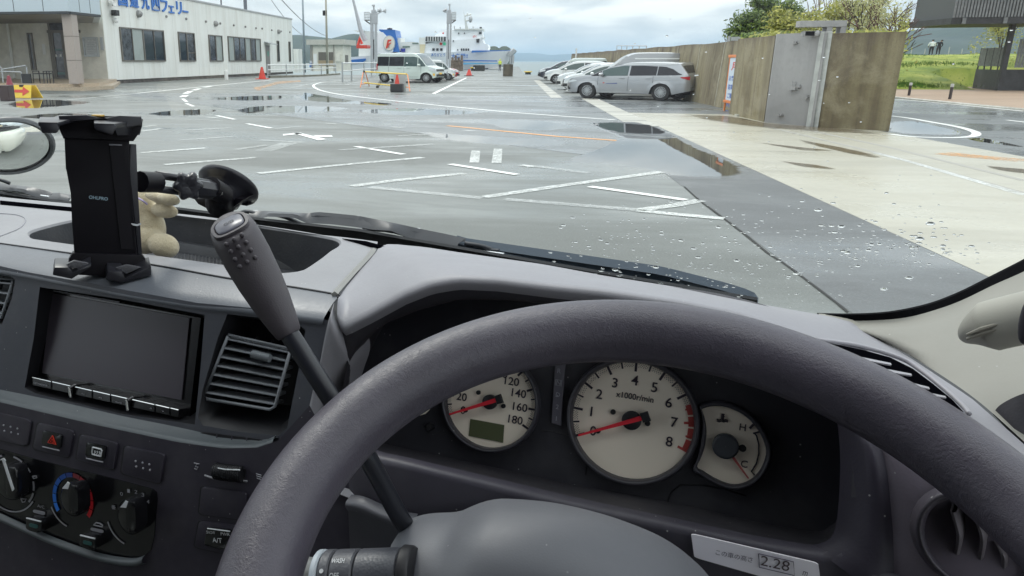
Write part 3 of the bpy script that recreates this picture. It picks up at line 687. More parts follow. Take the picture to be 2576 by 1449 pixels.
def cone(name, label, p, h, r, stripes, base=M_DARK, sticker=None, group=None, m0=M_RED, m1=M_WH, basesz=1.5):
    e = empty(name, p, 0, label, 'traffic cone', group)
    mb = MB(); mb.box((0, 0, .03), (r * basesz * 2, r * basesz * 2, .06), bev=.01); o = mb.build('base', base); o.parent = e
    mb = MB(); N_ = 2 * stripes + 1
    for k in range(N_):
        t0, t1 = k / N_, (k + 1) / N_; rr = lambda t: lerp(r, r * .28, t)
        prof = [(rr(t0), .06 + t0 * (h - .06)), (rr(t1), .06 + t1 * (h - .06))]
        rows = [[Vector((q[0] * cos(2 * pi * j / 16), q[0] * sin(2 * pi * j / 16), q[1])) for j in range(16)] for q in prof]
        mb.grid(rows, close_v=True, mi=k % 2)
    mb.lathe([(r * .28, h - .001), (r * .26, h + .02), (r * .1, h + .03)], n=16, mi=0)
    o = mb.build('body', [m0, m1], smooth=True); o.parent = e
    return e
g0 = G(*cn(120, 1022)); e = cone('traffic_cone', 'white and dark red striped cone standing beside the yellow arrow sign', g0, AT(*cn(90, 812), g0.y).z, .24, 2, m0=mat('maroon', (.25, .03, .05), .4), m1=M_WH)
a, b = G(*cn(35, 1075)), G(*cn(210, 1070)); mb = MB(); mb.box(((a.x + b.x) / 2, a.y, .3), (b.x - a.x, .4, .6), bev=.03); tag(mb.build('weight_block', mat('brown_block', (.05, .03, .03), .5)), 'dark brown weight block in front of the striped cone', 'block')
mb = MB(); g0 = G(*c1(1718, 604)); z1 = AT(*c1(1718, 532), g0.y).z; mb.lathe([(.16, 0), (.16, z1 - .1), (.13, z1), (.05, z1 + .02)], g0, n=12); tag(mb.build('bollard', M_WH), 'short white bollard at the foot of the terminal wall', 'bollard')
g0 = G(*c1(1990, 600)); cone('traffic_cone', 'red and white striped cone by the terminal side door', g0, AT(*c1(1990, 510), g0.y).z, .32, 2, base=M_RED)

# ---- white pipe fence along the left kerb
mb = MB(); kb = [G(*cq(-200, 1330)), G(*cq(200, 1318)), G(*cq(640, 1300)), G(*cq(860, 1285)), G(*cq(1000, 1275))]
mb.grid([[p, p + Vector((0, 0, .16)), p + Vector((-.3, .4, .16)), p + Vector((-.3, .4, 0))] for p in kb]); struct(mb.build('kerb', mat('kerb_dirty', (.2, .19, .15), .7, var=.3, vscale=2)))
def pipe_fence(label, pts, rails, posts, ymul=None, zt=None):
    """pts: ground pixels along the fence"""
    Gp = [G(*p) for p in pts]; e = empty('pipe_fence', Gp[0], 0, label, 'fence')
    for h in rails:
        mb = MB(); mb.tube([p + Vector((0, 0, h)) for p in Gp], .05, 8); loc(mb.build('rail', M_WPIPE), e)
    tot = len(Gp) - 1
    for k in range(posts):
        t = k / (posts - 1) * tot; i = min(int(t), tot - 1); p = Gp[i].lerp(Gp[i + 1], t - i); mb = MB(); mb.tube([p, p + Vector((0, 0, rails[0] + .08))], .06, 8); loc(mb.build('post', M_STEEL), e)
pipe_fence('white two rail pipe fence running from the terminal past the kiosk', [cq(-240, 1330), cq(380, 1310), cq(920, 1262)], (1.15, .72), 5)
pipe_fence('nearer two rail pipe fence between the kiosk and the parked cars', [cq(1035, 1400), cq(1190, 1375), cq(1400, 1330), cq(1530, 1310), cq(1700, 1290)], (1.35, .78), 5)
# ---- toll kiosk
def kiosk():
    g = G(*cq(1030, 1215)); Y0 = g.y
    K = lambda x, y: AT(*cq(x, y), Y0)
    x0, x1 = K(480, 0).x, K(1030, 0).x; zt = K(800, 765).z; zf = K(800, 675).z
    xr = ATX(*cq(1215, 1200), x1)  # far end of the right-hand side
    D = 6.0
    e = empty('toll_kiosk', (x0, Y0, 0), 0, 'small cream kiosk with a flat overhanging roof behind the pipe fence', 'kiosk')
    mb = MB(); mb.prism([(x0, Y0, 0), (x1, Y0, 0), (x1 + .0, Y0 + D, 0), (x0, Y0 + D, 0)], (0, 0, zt)); loc(mb.build('wall', M_CREAM), e)
    f0, f1 = K(415, 0).x, K(1068, 0).x
    mb = MB(); mb.prism([(f0, Y0 - .7, zt), (f1, Y0 - .7, zt), (f1 + .5, Y0 + D, zt), (f0, Y0 + D, zt)], (0, 0, zf - zt)); loc(mb.build('roof', mat('roof_cream', (.50, .49, .44), .6, var=.08)), e)
    a, b = K(622, 890), K(760, 1125); 
    for (q0, q1, nm) in (((622, 890), (760, 1030), 'window'), ((798, 890), (875, 1030), 'window')):
        a, b = K(*q0), K(*q1); mb = MB(); mb.box(((a.x + b.x) / 2, Y0 - .02, (a.z + b.z) / 2), (b.x - a.x, .05, a.z - b.z)); o = loc(mb.build(nm, M_BRONZE), e); mb = MB(); mb.box(((a.x + b.x) / 2, Y0 - .05, (a.z + b.z) / 2), ((b.x - a.x) * .9, .02, (a.z - b.z) * .9)); o2 = mb.build('pane', M_GLASS2); o2.parent = o; o2.matrix_parent_inverse = Matrix.Translation(-e.location)
        a, b = K(q0[0], 1032), K(q1[0], 1120); mb = MB(); mb.box(((a.x + b.x) / 2, Y0 - .02, (a.z + b.z) / 2), (b.x - a.x, .04, a.z - b.z)); loc(mb.build('panel', mat('tan_panel', (.36, .28, .18), .6)), e)
    a, b = K(540, 915), K(605, 1105); mb = MB(); mb.box(((a.x + b.x) / 2, Y0 - .1, (a.z + b.z) / 2), (b.x - a.x, .2, a.z - b.z)); loc(mb.build('meter_box', M_WH), e)
    a, b = K(925, 920), K(1000, 1050); mb = MB(); mb.box(((a.x + b.x) / 2, Y0 - .12, (a.z + b.z) / 2), (b.x - a.x, .24, a.z - b.z)); loc(mb.build('meter_box', M_CREAM), e)
    for x in (490, 515, 885): a = K(x, 800); mb = MB(); mb.tube([(a.x, Y0 - .08, zt), (a.x, Y0 - .08, 0)], .06, 6); loc(mb.build('pipe', mat('pipe_brown', (.3, .26, .23), .5)), e)
    mb = MB(); mb.box((x1 + .03, Y0 + 2.4, 1.75), (.08, 2.0, 1.3)); o = loc(mb.build('side_window', M_BRONZE), e); mb = MB(); mb.box((x1 + .075, Y0 + 2.4, 1.75), (.02, 1.7, 1.1)); o2 = mb.build('pane', M_GLASS2); o2.parent = o; o2.matrix_parent_inverse = Matrix.Translation(-e.location)
kiosk()
g = G(*cq(240, 1240)); mb = MB(); x0, x1 = AT(*cq(198, 1000), g.y).x, AT(*cq(280, 1000), g.y).x; z1 = AT(*cq(240, 835), g.y).z
mb.prism([(x0, g.y, 0), (x1, g.y, 0), (x1, g.y + 2, 0), (x0, g.y + 2, 0)], (0, 0, z1)); tag(mb.build('store_shed', M_WALLW), 'narrow white shed at the far corner of the terminal', 'shed')
def pole(label, foot, top, r, group='tall thin poles behind the kiosk', mat_=M_STEEL, arms=()):
    g = G(*foot); t = AT(*top, g.y); e = MB(); e.tube([g, Vector((g.x, g.y, t.z + 6))], [r, r * .6], 10); o = MB
    e2 = empty('light_pole', g, 0, label, 'pole', None); loc(e.build('pole', mat_, smooth=True), e2)
    for q in arms: mb = MB(); a = AT(*q, g.y); mb.box((g.x - .15, g.y, a.z), (.5, .2, .35)); loc(mb.build('bracket', M_DARK), e2)
pole('tall grey pole left of the kiosk roof', cq(392, 1240), cq(392, 0), .16, mat_=mat('blue_grey_pole', (.32, .37, .41), .45, metal=.3))
pole('tall cream pole standing in front of the kiosk', cq(778, 1262), cq(778, 0), .15, mat_=mat('cream_pole', (.42, .40, .33), .5), arms=(cq(765, 205), cq(770, 240)))
def roof_mast(label, p0, p1, r, cross=None):
    a, b = L(*c1(*p0)), L(*c1(*p1)); mb = MB(); mb.tube([(XL - 2, a.y, zr), (XL - 2, a.y, b.z + 3)], r, 8)
    if cross: q = L(*c1(*cross)); mb.box((XL - 2, a.y, q.z), (.1, 1.3, .1)); 
    tag(mb.build('roof_mast', mat('mast_dark', (.10, .11, .13), .5)), label, 'mast')
roof_mast('thin aerial mast with a crossbar on the terminal roof', (1826, 68), (1826, 0), .08, (1815, 42))
roof_mast('thicker dark pole rising from the terminal roof', (1998, 100), (1998, 0), .2)
def wire(name, label, a, b, sag=1.0, r=.03):
    mb = MB(); P = [a.lerp(b, t / 14) - Vector((0, 0, sag * 4 * (t / 14) * (1 - t / 14))) for t in range(15)]; mb.tube(P, r, 5); tag(mb.build(name, mat('wire_grey', (.25, .27, .29), .5)), label, 'cable')
wire('overhead_cable', 'upper thin cable sloping down across the sky to the kiosk', AT(700, -10, 60), AT(*cq(760, 610), 110), .5, .035)
wire('overhead_cable', 'lower thin cable sloping behind the far end of the terminal', AT(676, -10, 90), AT(*cq(345, 590), 130), .5, .04)

# ---- seawall with the thicker end block and the folded floodgate
n = NT('weathered_seawall'); v = n.map(); s1 = n.noise(n.map((1.25, 1.25, 0.07)), 1.0, 7, 0.62, .5); s2 = n.noise(n.map((7, 7, 0.25)), 1.0, 5, 0.6); s3 = n.noise(v, 1.2, 6, .65, .5); fz = n.noise(v, 22, 5, .7)
c = n.ramp(n.math('ADD', n.math('MULTIPLY', s1, .78), n.math('MULTIPLY', s3, .22)), [(0.36, (.070, .050, .028)), (0.45, (.17, .138, .072)), (0.54, (.26, .222, .125)), (0.64, (.33, .295, .20))])
c = n.mix(n.math('MULTIPLY', n.rng(s2, .52, .70), .4), c, (.085, .058, .035)); c = n.mix(n.math('MULTIPLY', n.rng(s3, .50, .64), .55), c, (.34, .30, .20)); c = n.mix(n.math('MULTIPLY', n.rng(fz, .5, .66), .4), c, (.09, .075, .05))
sep = n.N.new('ShaderNodeSeparateXYZ'); n.lk(v, sep.inputs[0]); bd = n.math('FLOOR', n.math('MULTIPLY', n.math('ADD', n.math('ADD', sep.outputs[0], sep.outputs[1]), n.math('MULTIPLY', n.noise(n.map((3, 3, .5)), 1, 3), .12)), 1.35)); wn_ = n.N.new('ShaderNodeTexWhiteNoise'); wn_.noise_dimensions = '1D'; n.lk(bd, wn_.inputs['W']); c = n.mix(n.math('MULTIPLY', wn_.outputs['Value'], .5), c, (.16, .135, .095)); topd = n.rng(n.math('ADD', sep.outputs[2], n.math('MULTIPLY', s2, .9)), 2.35, 2.75)
c = n.mix(n.math('MULTIPLY', topd, .7), c, (.07, .045, .035))
n.set(Base_Color=c, Roughness=.75); n.bump(n.math('ADD', n.math('MULTIPLY', s3, 1.0), fz), .35, .02); M_SEAW = n.m
M_SEAG = concrete('grey_gate_concrete', (.30, .295, .29), .15, (1.6, 1.6, .12), rough=.7, bumpd=.006)
ztw = ATX(1883.9, 100.4, XW).z; yw0 = G(1846, 279).y; ywf = ATX(1435.5, 139, XW).y
seaw = empty('seawall', (XW, yw0, 0), 0, 'long stained brown concrete seawall behind the row of parked cars', 'wall')
mb = MB()
P = []
for k in range(40):
    y = lerp(yw0 - .5, ywf, k / 39); hz = ztw + .02 * sin(k * 1.7) + (k / 39) * .25
    P.append([Vector((XW, y, 0)), Vector((XW + .12, y, hz)), Vector((XW + .85, y, hz)), Vector((XW + 1.1, y, 0))])
mb.grid(P); mb.face(P[0]); mb.face(P[-1][::-1]); loc(mb.build('wall', M_SEAW), seaw)
mb = MB()
for k in range(1, 14):
    y = lerp(yw0, ywf, (k / 14) ** 1.3); mb.prism([(XW - .012, y, 0), (XW - .012, y + .07, 0), (XW + .108, y + .07, ztw), (XW + .108, y, ztw)], (.02, 0, 0))
loc(mb.build('joint', mat('wall_joint', (.36, .34, .27), .8, var=.3, vscale=4)), seaw)
b0 = G(1852.6, 292); b1 = G(1921, 307); s0 = G(1926, 308.5); s1_ = G(2035, 318); t0 = G(2048, 320); t1 = G(2236, 330)
zb0 = AT(1886, 95.5, b0.y).z; zb1 = AT(1973, 84, b1.y).z; zt0 = AT(2094, 84, t0.y).z; zt1 = AT(2297, 85.2, t1.y).z
HB = (zb1 + zt0 + zt1) / 3
print('wall heights', ztw, zb0, zb1, zt0, zt1, 'block', b0, b1, s0, s1_, t0, t1, 'XW', XW, 'XL', XL, 'yc', yc, 'zr', zr)
blk = empty('seawall_end_block', (t0.x, t0.y, 0), 0, 'thick square ended concrete block closing the near end of the seawall', 'wall')
yb_ = b0.y + 1.0
mb = MB(); mb.prism([b0, b1, s0 + Vector((.05, .25, 0)), t0 + Vector((0, .12, 0)), t0, t1, t1 + Vector((.25, 2.6, 0)), Vector((b0.x + 2, yb_ + 1.6, 0)), Vector((b0.x + .05, yb_, 0))], (0, 0, HB)); loc(mb.build('block', M_SEAW), blk)
gate = empty('floodgate', (s0.x, s0.y, 0), 0, 'grey concrete floodgate post with hinge brackets and a beam on its head', 'floodgate')
mb = MB(); mb.prism([s0 + Vector((-.03, -.03, 0)), s1_ + Vector((-.06, -.06, 0)), t0 + Vector((-.05, -.05, 0)), t0 + Vector((-.02, .1, 0)), s0 + Vector((.03, .22, 0))], (0, 0, HB + .03), bev=.01); loc(mb.build('panel', M_SEAG), gate)
mb = MB(); mb.prism([s1_ + Vector((-.10, -.10, 0)), t0 + Vector((.05, -.09, 0)), t0 + Vector((.05, .03, 0)), s1_ + Vector((-.06, .04, 0))], (0, 0, HB + .04), bev=.01); loc(mb.build('guide', mat('guide_light', (.42, .43, .41), .6, var=.12, vscale=6)), gate)
fdir = (s1_ - s0).normalized(); fn = Vector((fdir.y, -fdir.x, 0)); 
def onface(x, y):
    d = rayw(*c9(x, y)); o = Vector((0, 0, EYE)); k = (s0 + fn * .05 - o).dot(fn) / d.dot(fn); return o + d * k
for (x, y, w, h) in ((615, 285, .14, .05), (590, 850, .22, .16), (665, 835, .10, .06), (430, 1190, .14, .05), (770, 970, .08, .07)):
    p = onface(x, y); mb = MB(); ang = atan2(fdir.y, fdir.x); mb.box(p + fn * .05, (w, .10, h * .5), rot=ang); mb.box(p + fn * .03 + Vector((w * .12, 0, h * .3)), (w * .35, .06, h * 1.3), rot=ang); mb.tube([p + fn * .09 - Vector((0, 0, h)), p + fn * .09 + Vector((0, 0, h))], .012, 6); loc(mb.build('bracket', M_SEAG), gate)
# beam and head frame on top
p0, p1 = AT(*c9(640, 40), t0.y + .4), AT(*c9(1225, 8), t0.y + .4)
mb = MB(); zz = HB; xa, xb, xc_ = AT(*c9(640, 30), t0.y + .3).x, AT(*c9(1020, 30), t0.y + .3).x, AT(*c9(1225, 30), t0.y + .3).x; zt_ = AT(*c9(1100, 5), t0.y + .3).z
mb.box(((xa + xc_) / 2, t0.y + .3, zt_ - .07), (xc_ - xa, .3, .14), bev=.01); mb.box(((xb + xc_) / 2 - .18, t0.y + .3, (HB + zt_ - .15) / 2 + .0), (.12, .28, zt_ - .15 - HB + .05)); mb.box((xc_ - .06, t0.y + .3, (HB + zt_ - .15) / 2), (.12, .28, zt_ - .15 - HB + .05)); mb.box(((xb + xc_) / 2 + .1, t0.y + .36, (HB + zt_ - .15) / 2), (xc_ - xb - .3, .1, zt_ - .16 - HB))
mb.box((xa + .3, t0.y + .3, zt_ - .28), (.35, .2, .10)); mb.box((xb - .3, t0.y + .3, zt_ - .28), (.4, .2, .12)); mb.ball((xb - .28, t0.y + .1, HB + .0), .055, scale=(1, 1, 1.3)); loc(mb.build('head_beam', M_SEAG), gate)
# sign board with orange frame leaning against the wall
sg = G(*c9(-70, 1190)); 
def wallsign():
    bx = XW - .25; y1 = G(1836, 278).y; y0 = y1 - 1.25
    zt = ATX(*c3(412, 425), bx).z; zb = ATX(*c3(350, 775), bx).z; ym = (y0 + y1) / 2; w = y1 - y0
    e = empty('banner_sign', (bx, ym, 0), 0, 'tall narrow banner sign with an orange frame standing against the seawall', 'sign')
    mb = MB(); mb.box((bx, ym, (zb + zt) / 2), (.03, w * .9, zt - zb - .1)); loc(mb.build('panel', mat('banner_white', (.62, .70, .78), .4)), e)
    for y in (y0 + .02, y1 - .02): mb = MB(); mb.tube([(bx, y, 0), (bx, y, zt)], .03, 6); loc(mb.build('post', M_ORP), e)
    for z in (zb, zt): mb = MB(); mb.box((bx, ym, z), (.08, w + .2, .08), bev=.01); loc(mb.build('crossbar', M_ORP), e)
    mb = MB(); put_text(mb, "月", (bx - .02, ym, zt - .3), (0, -1, 0), (0, 0, 1), height=.25, width=.6, bold=.02); loc(mb.build('red_lettering', M_RED), e)
    for k, s_ in enumerate(("お客様", "駐車場", "ご案内", "利用", "乗船")): mb = MB(); put_text(mb, s_, (bx - .02, ym, zt - .65 - k * .26), (0, -1, 0), (0, 0, 1), height=.16, width=.8, bold=.01); loc(mb.build('blue_lettering', mat('letter_blue', (.03, .10, .45), .5)), e)
wallsign()
mb = MB(); g = G(*c3(440, 885)); mb.box((b0.x + .12, b0.y - .12, .03), (.35, .25, .06)); tag(mb.build('concrete_foot', M_CONC2), 'flat concrete foot at the near corner of the seawall block', 'block')
# railings behind the wall
def rail_on_wall(label, pts, n_):
    e = empty('railing', pts[0], 0, label, 'railing'); a, b = pts
    for h in (0, -.35): mb = MB(); mb.tube([a + Vector((0, 0, h)), b + Vector((0, 0, h))], .03, 6); loc(mb.build('rail', M_GREY), e)
    for k in range(n_): p = a.lerp(b, k / (n_ - 1)); mb = MB(); mb.tube([p, Vector((p.x, p.y, 1.5))], .03, 6); loc(mb.build('post', M_GREY), e)
rail_on_wall('thin grey railing above the far part of the seawall', [ATX(*c4(1020, 240), XW + 2.5), ATX(*c4(1300, 242), XW + 2.5)], 6)
mb = MB(); a = ATX(*c4(2085, 150), XW + 1.6); mb.tube([(a.x, a.y, 1.6), (a.x, a.y, a.z)], .05, 6); mb.box((a.x + .25, a.y, a.z - .1), (.3, .2, .14)); tag(mb.build('camera_post', M_GREY), 'small post with a camera box on the seawall', 'post')
mb = MB(); a = ATX(1462.5, 148, XW + .4); mb.tube([(a.x - .6, a.y, 0), (a.x - .6, a.y, ATX(1462, 120, XW).z)], .09, 6); tag(mb.build('light_post', M_WPIPE), 'thin white post at the far end of the seawall', 'post')

n = NT('damp_stain'); at = n.N.new('ShaderNodeAttribute'); at.attribute_name = 'depth'; v = n.map(); k_ = n.math('ADD', at.outputs['Fac'], n.math('MULTIPLY', n.math('SUBTRACT', n.noise(n.map((.9, 1.6, 1)), 1.3, 6, .65, .4), .5), 1.3)); n.set(Base_Color=n.mix(n.noise(v, 5, 4), (.13, .10, .065), (.22, .18, .12)), Roughness=.16); n.alpha(n.rng(k_, .25, .75, 0, .82)); _pm = M_PUD; M_PUD = n.m
for P_ in ([c3(-60, 862), c3(300, 872), c3(420, 905), c3(640, 935), c3(980, 962), c3(1500, 1000), c3(1545, 1030), c3(1100, 1010), c3(700, 985), c3(380, 950), c3(100, 905)], [c3(820, 1050), c3(1100, 1100), c3(1480, 1180), c3(1520, 1215), c3(1200, 1160), c3(900, 1085)], [c3(2260, 1255), c3(2640, 1290), c3(2640, 1325), c3(2350, 1290)], [c3(500, 1075), c3(900, 1120), c3(1200, 1150), c3(900, 1145)], [c3(700, 1220), c3(1000, 1250), c3(1180, 1290), c3(900, 1270)]):
    o = puddle(P_, .0072); o.name = 'damp_stain'; o.data.name = 'damp_stain'
M_PUD = _pm
# ---- foliage
def leafmat(name, c0, c1_):
    n = NT(name); oi = n.N.new('ShaderNodeNewGeometry'); rp = oi.outputs['Random Per Island']; n.set(Base_Color=n.mix(rp, c0, c1_), Roughness=.55); n.b.inputs['Subsurface Weight'].default_value = 0.0
    t = n.N.new('ShaderNodeBsdfTranslucent'); n.lk(n.mix(rp, c0, c1_), t.inputs[0]); mx = n.N.new('ShaderNodeMixShader'); mx.inputs[0].default_value = .3; n.lk(n.b.outputs[0], mx.inputs[1]); n.lk(t.outputs[0], mx.inputs[2]); n.lk(mx.outputs[0], n.out.inputs[0]); return n.m
LF_G = leafmat('leaves_green', (.035, .075, .018), (.20, .28, .05)); LF_Y = leafmat('leaves_yellow_green', (.16, .19, .025), (.48, .46, .09)); LF_P = leafmat('leaves_pale', (.22, .24, .08), (.50, .48, .22))
BARK = mat('bark', (.10, .075, .06), .8, var=.3, vscale=6); BARKR = mat('bark_red', (.12, .055, .045), .8, var=.3, vscale=6)
def branches(mb, p, d, ln, r, depth, rnd, tips, spread=.6):
    q = p + d * ln; mb.tube([p, p.lerp(q, .5) + Vector((rnd.uniform(-1, 1), rnd.uniform(-1, 1), 0)) * ln * .06, q], [r, r * .85, r * .7], 6, cap=False)
    tips.append((q, depth))
    if depth == 0: return
    for k in range(rnd.choice((2, 3))):
        dd = (d + Vector((rnd.uniform(-1, 1), rnd.uniform(-1, 1), rnd.uniform(-.3, .7))) * spread).normalized(); branches(mb, q, dd, ln * rnd.uniform(.62, .85), r * .62, depth - 1, rnd, tips, spread)
d_ = rayw(2283, 90); KCLIP = d_.x / d_.y
def tree(name, label, base, h, crown_r, leaf, seed, nleaf=2600, ls=.12, bare=False, bark=BARK, depth=4, group=None, squash=.8, trunk=.35):
    rnd = random.Random(seed); e = empty(name, base, 0, label, 'tree', group)
    mb = MB(); tips = []
    nst = 1 if not bare else 2
    for k in range(nst): branches(mb, Vector((rnd.uniform(-.2, .2) * k, rnd.uniform(-.2, .2) * k, 0)), Vector((rnd.uniform(-.15, .15), rnd.uniform(-.1, .1), 1)).normalized(), h * trunk, h * .022, depth, rnd, tips, .6)
    o = mb.build('trunk', bark, smooth=True); o.parent = e
    if nleaf:
        mb = MB(); cl = [t for t in tips if t[1] <= 2] or tips
        cz = h * .62
        for k in range(nleaf):
            if rnd.random() < .8: c, dp = rnd.choice(cl); c = c + Vector((rnd.gauss(0, 1), rnd.gauss(0, 1), rnd.gauss(0, .8))) * crown_r * .15
            else:
                a = rnd.uniform(0, 2 * pi); rr = crown_r * sqrt(rnd.random()); c = Vector((rr * cos(a), rr * sin(a), cz + rnd.uniform(-1, 1) * h * .3 * sqrt(max(0, 1 - (rr / crown_r) ** 2))))
            u_ = Vector((rnd.gauss(0, 1), rnd.gauss(0, 1), rnd.gauss(0, 1))).normalized(); w_ = u_.orthogonal().normalized(); s_ = ls * rnd.uniform(.6, 1.3)
            wp = Vector(base) + c
            if (wp.y < 40 and wp.x > 0 and (wp.x / wp.y > KCLIP or wp.z < 1.3)): continue
            mb.face([c - u_ * s_, c + w_ * s_ * .5, c + u_ * s_, c - w_ * s_ * .5])
        o = mb.build('crown', leaf, weld=False); o.parent = e
    return e
def plant(name, label, u, vt, dist_x, crown, leaf, seed, **k):
    """tree behind the seawall: column u, crown top at pixel vt, standing at world X = dist_x"""
    d = rayw(u, vt); kk = dist_x / d.x; base = Vector((dist_x, d.y * kk, 0)); zt = EYE + d.z * kk
    return tree(name, label, base, zt, crown, leaf, seed, **k)
plant('green_tree', 'dense dark green tree left of the floodgate head', 1955, 14, XW + 5.5, 1.4, LF_G, 3, nleaf=6000, ls=.10, trunk=.34)
plant('green_tree', 'bright green bush at the left edge of the trees behind the wall', 1912, 28, XW + 5.2, 1.1, LF_G, 5, nleaf=6000, ls=.11, trunk=.36)
plant('green_tree', 'yellow green tree directly above the floodgate beam', 2012, 25, XW + 5.2, 1.3, LF_Y, 8, nleaf=4200, ls=.09, trunk=.34)
plant('green_tree', 'olive tree with dark top just right of the floodgate beam', 2105, 2, XW + 5.6, 1.5, LF_Y, 12, nleaf=2600, ls=.08, trunk=.34)
plant('sparse_tree', 'sparse pale leaved tree in the middle of the trees behind the block', 2170, -8, XW + 5.4, 1.0, LF_P, 15, nleaf=2000, ls=.06, bare=True, trunk=.32)
plant('sparse_tree', 'reddish bare branched tree at the right end of the trees', 2232, 6, XW + 5.2, .85, LF_P, 20, nleaf=1500, ls=.05, bare=True, bark=BARKR, trunk=.34)
plant('sparse_tree', 'low pale shrub tree beside the right end of the block', 2236, 62, XW + 5.0, .55, LF_Y, 22, nleaf=1200, ls=.05, bare=True, trunk=.34)
plant('sparse_tree', 'thin bare twigs at the left end of the trees behind the wall', 1888, 62, XW + 6, .8, LF_P, 25, nleaf=120, ls=.05, bare=True, trunk=.3)
plant('sparse_tree', 'tall bare grey branches between the green tree and the gate beam', 2060, -20, XW + 6.5, 1.0, LF_P, 31, nleaf=220, ls=.05, bare=True, trunk=.32, bark=mat('bark_grey', (.30, .27, .24), .8))
def bushrow(label, us, seed):
    pass
for k, (u, vt, lf, lb) in enumerate(((1925, 74, LF_G, 'dark green shrub close behind the seawall, leftmost'), (1985, 72, LF_Y, 'yellow shrub under the floodgate beam'), (2150, 68, LF_Y, 'yellow green shrub behind the block, right of the gate'))):
    d = rayw(u, vt); kk = (XW + 3.2) / d.x; base = Vector((XW + 3.2, d.y * kk, 0)); rnd = random.Random(40 + k); e = empty('shrub', base, 0, lb, 'shrub'); h = EYE + d.z * kk
    mb = MB(); 
    for j in range(6): mb.tube([(0, 0, 0), (rnd.uniform(-.6, .6), rnd.uniform(-.6, .6), h * .9)], .02, 5)
    o = mb.build('stem', BARK); o.parent = e; mb = MB()
    for j in range(3000):
        c = Vector((rnd.gauss(0, .5), rnd.gauss(0, .7), h - .35 - abs(rnd.gauss(0, .45)) + .25 * sin(j))); u_ = Vector((rnd.gauss(0, 1), rnd.gauss(0, 1), rnd.gauss(0, 1))).normalized(); w_ = u_.orthogonal(); s_ = rnd.uniform(.05, .12); mb.face([c - u_ * s_, c + w_ * s_ * .5, c + u_ * s_, c - w_ * s_ * .5])
    o = mb.build('leaves', lf, weld=False); o.parent = e

# ---- grass bank on the right
gy0 = G(2265, 226).y; gy1 = gy0 + 26
def bank_h(x, t): 
    return 1.95 * (1 - (1 - min(1, t * 1.35)) ** 2) + .12 * sin(x * .35 + t * 5) * t + .06 * sin(x * 1.1)
SBX = G(*c8(395, 1262)).x - .3
mb = MB(); rows = []
gx0 = G(2200, 226).x; 
for i in range(31):
    t = i / 30; rows.append([Vector((gx0 - 6 + j * 1.0, gy0 - .25 + t * 26 + (.0), -.2 if (gx0 - 6 + j > SBX and t * 26 < 5.5) else max(.02, bank_h(j, t)))) for j in range(70)])
mb.grid(rows)
n = NT('grass_bank'); v = n.map(); a_ = n.noise(v, .55, 5, .6, .4); f_ = n.noise(v, 26, 4, .8); c = n.ramp(a_, [(.34, (.11, .18, .012)), (.5, (.25, .30, .03)), (.66, (.38, .39, .075))]); c = n.mix(n.math('MULTIPLY', n.rng(f_, .42, .62), .45), c, (.09, .14, .01))
n.set(Base_Color=c, Roughness=.8); n.bump(f_, .8, .06); struct(mb.build('grass_hill', n.m, smooth=True))
mb = MB(); rnd = random.Random(3)
def hill_z(x, y): return max(.02, bank_h((x - gx0 + 6), (y - gy0 + .25) / 26))
for k in range(9000):
    j = k % 4
    if j: cx_, cy_, sx, sy = ((G(2300, 226).x + 1, gy0 + 17.0, 1.0, .5), (G(2430, 226).x - 1.0, gy0 + 14.5, 2.2, .8), (G(2275, 226).x, gy0 + .9, 1.2, .4), (G(2380, 226).x, gy0 + 8, 3, .5))[rnd.randrange(4)]; x, y = rnd.gauss(cx_, sx), rnd.gauss(cy_, sy)
    else: x, y = rnd.uniform(gx0 - 4, gx0 + 30), gy0 + rnd.uniform(0, 22)
    if y < gy0 or (x > SBX and y < gy0 + 6): continue
    z = hill_z(x, y); h = rnd.uniform(.03, .08) * (1.6 if j else 1); dx = rnd.uniform(-.06, .06); mb.face([(x - .02, y, z - .02), (x + .02, y, z - .02), (x + dx, y + rnd.uniform(-.04, .04), z + h)])
o = mb.build('grass_tufts', mat('tuft_green', (.07, .15, .015), .7, var=.4, vscale=2), weld=False); tag(o, 'darker green grass tufts scattered over the grass bank', 'grass', kind='stuff')
# bollards with reflective heads
for (f_, t_, lb) in ((c7(92, 845), c7(110, 700), 'slim dark bollard with a pale head, nearer to the seawall block'), (c7(527, 885), c7(565, 713), 'slim dark bollard with a pale head, nearer to the slatted building')):
    g = G(*f_); z1 = AT(*t_, g.y).z; e = empty('bollard', g, 0, lb, 'bollard', 'bollards on the tan pavement'); mb = MB(); mb.lathe([(.055, .02), (.055, z1 * .8)], n=12); o = mb.build('post', mat('bollard_dark', (.05, .04, .045), .5), smooth=True, angle=40); o.parent = e; mb = MB(); mb.lathe([(.06, z1 * .8), (.06, z1 - .02), (.045, z1), (.0005, z1 + .002)], n=12); o = mb.build('head', mat('bollard_head', (.45, .45, .44), .4), smooth=True, angle=40); o.parent = e
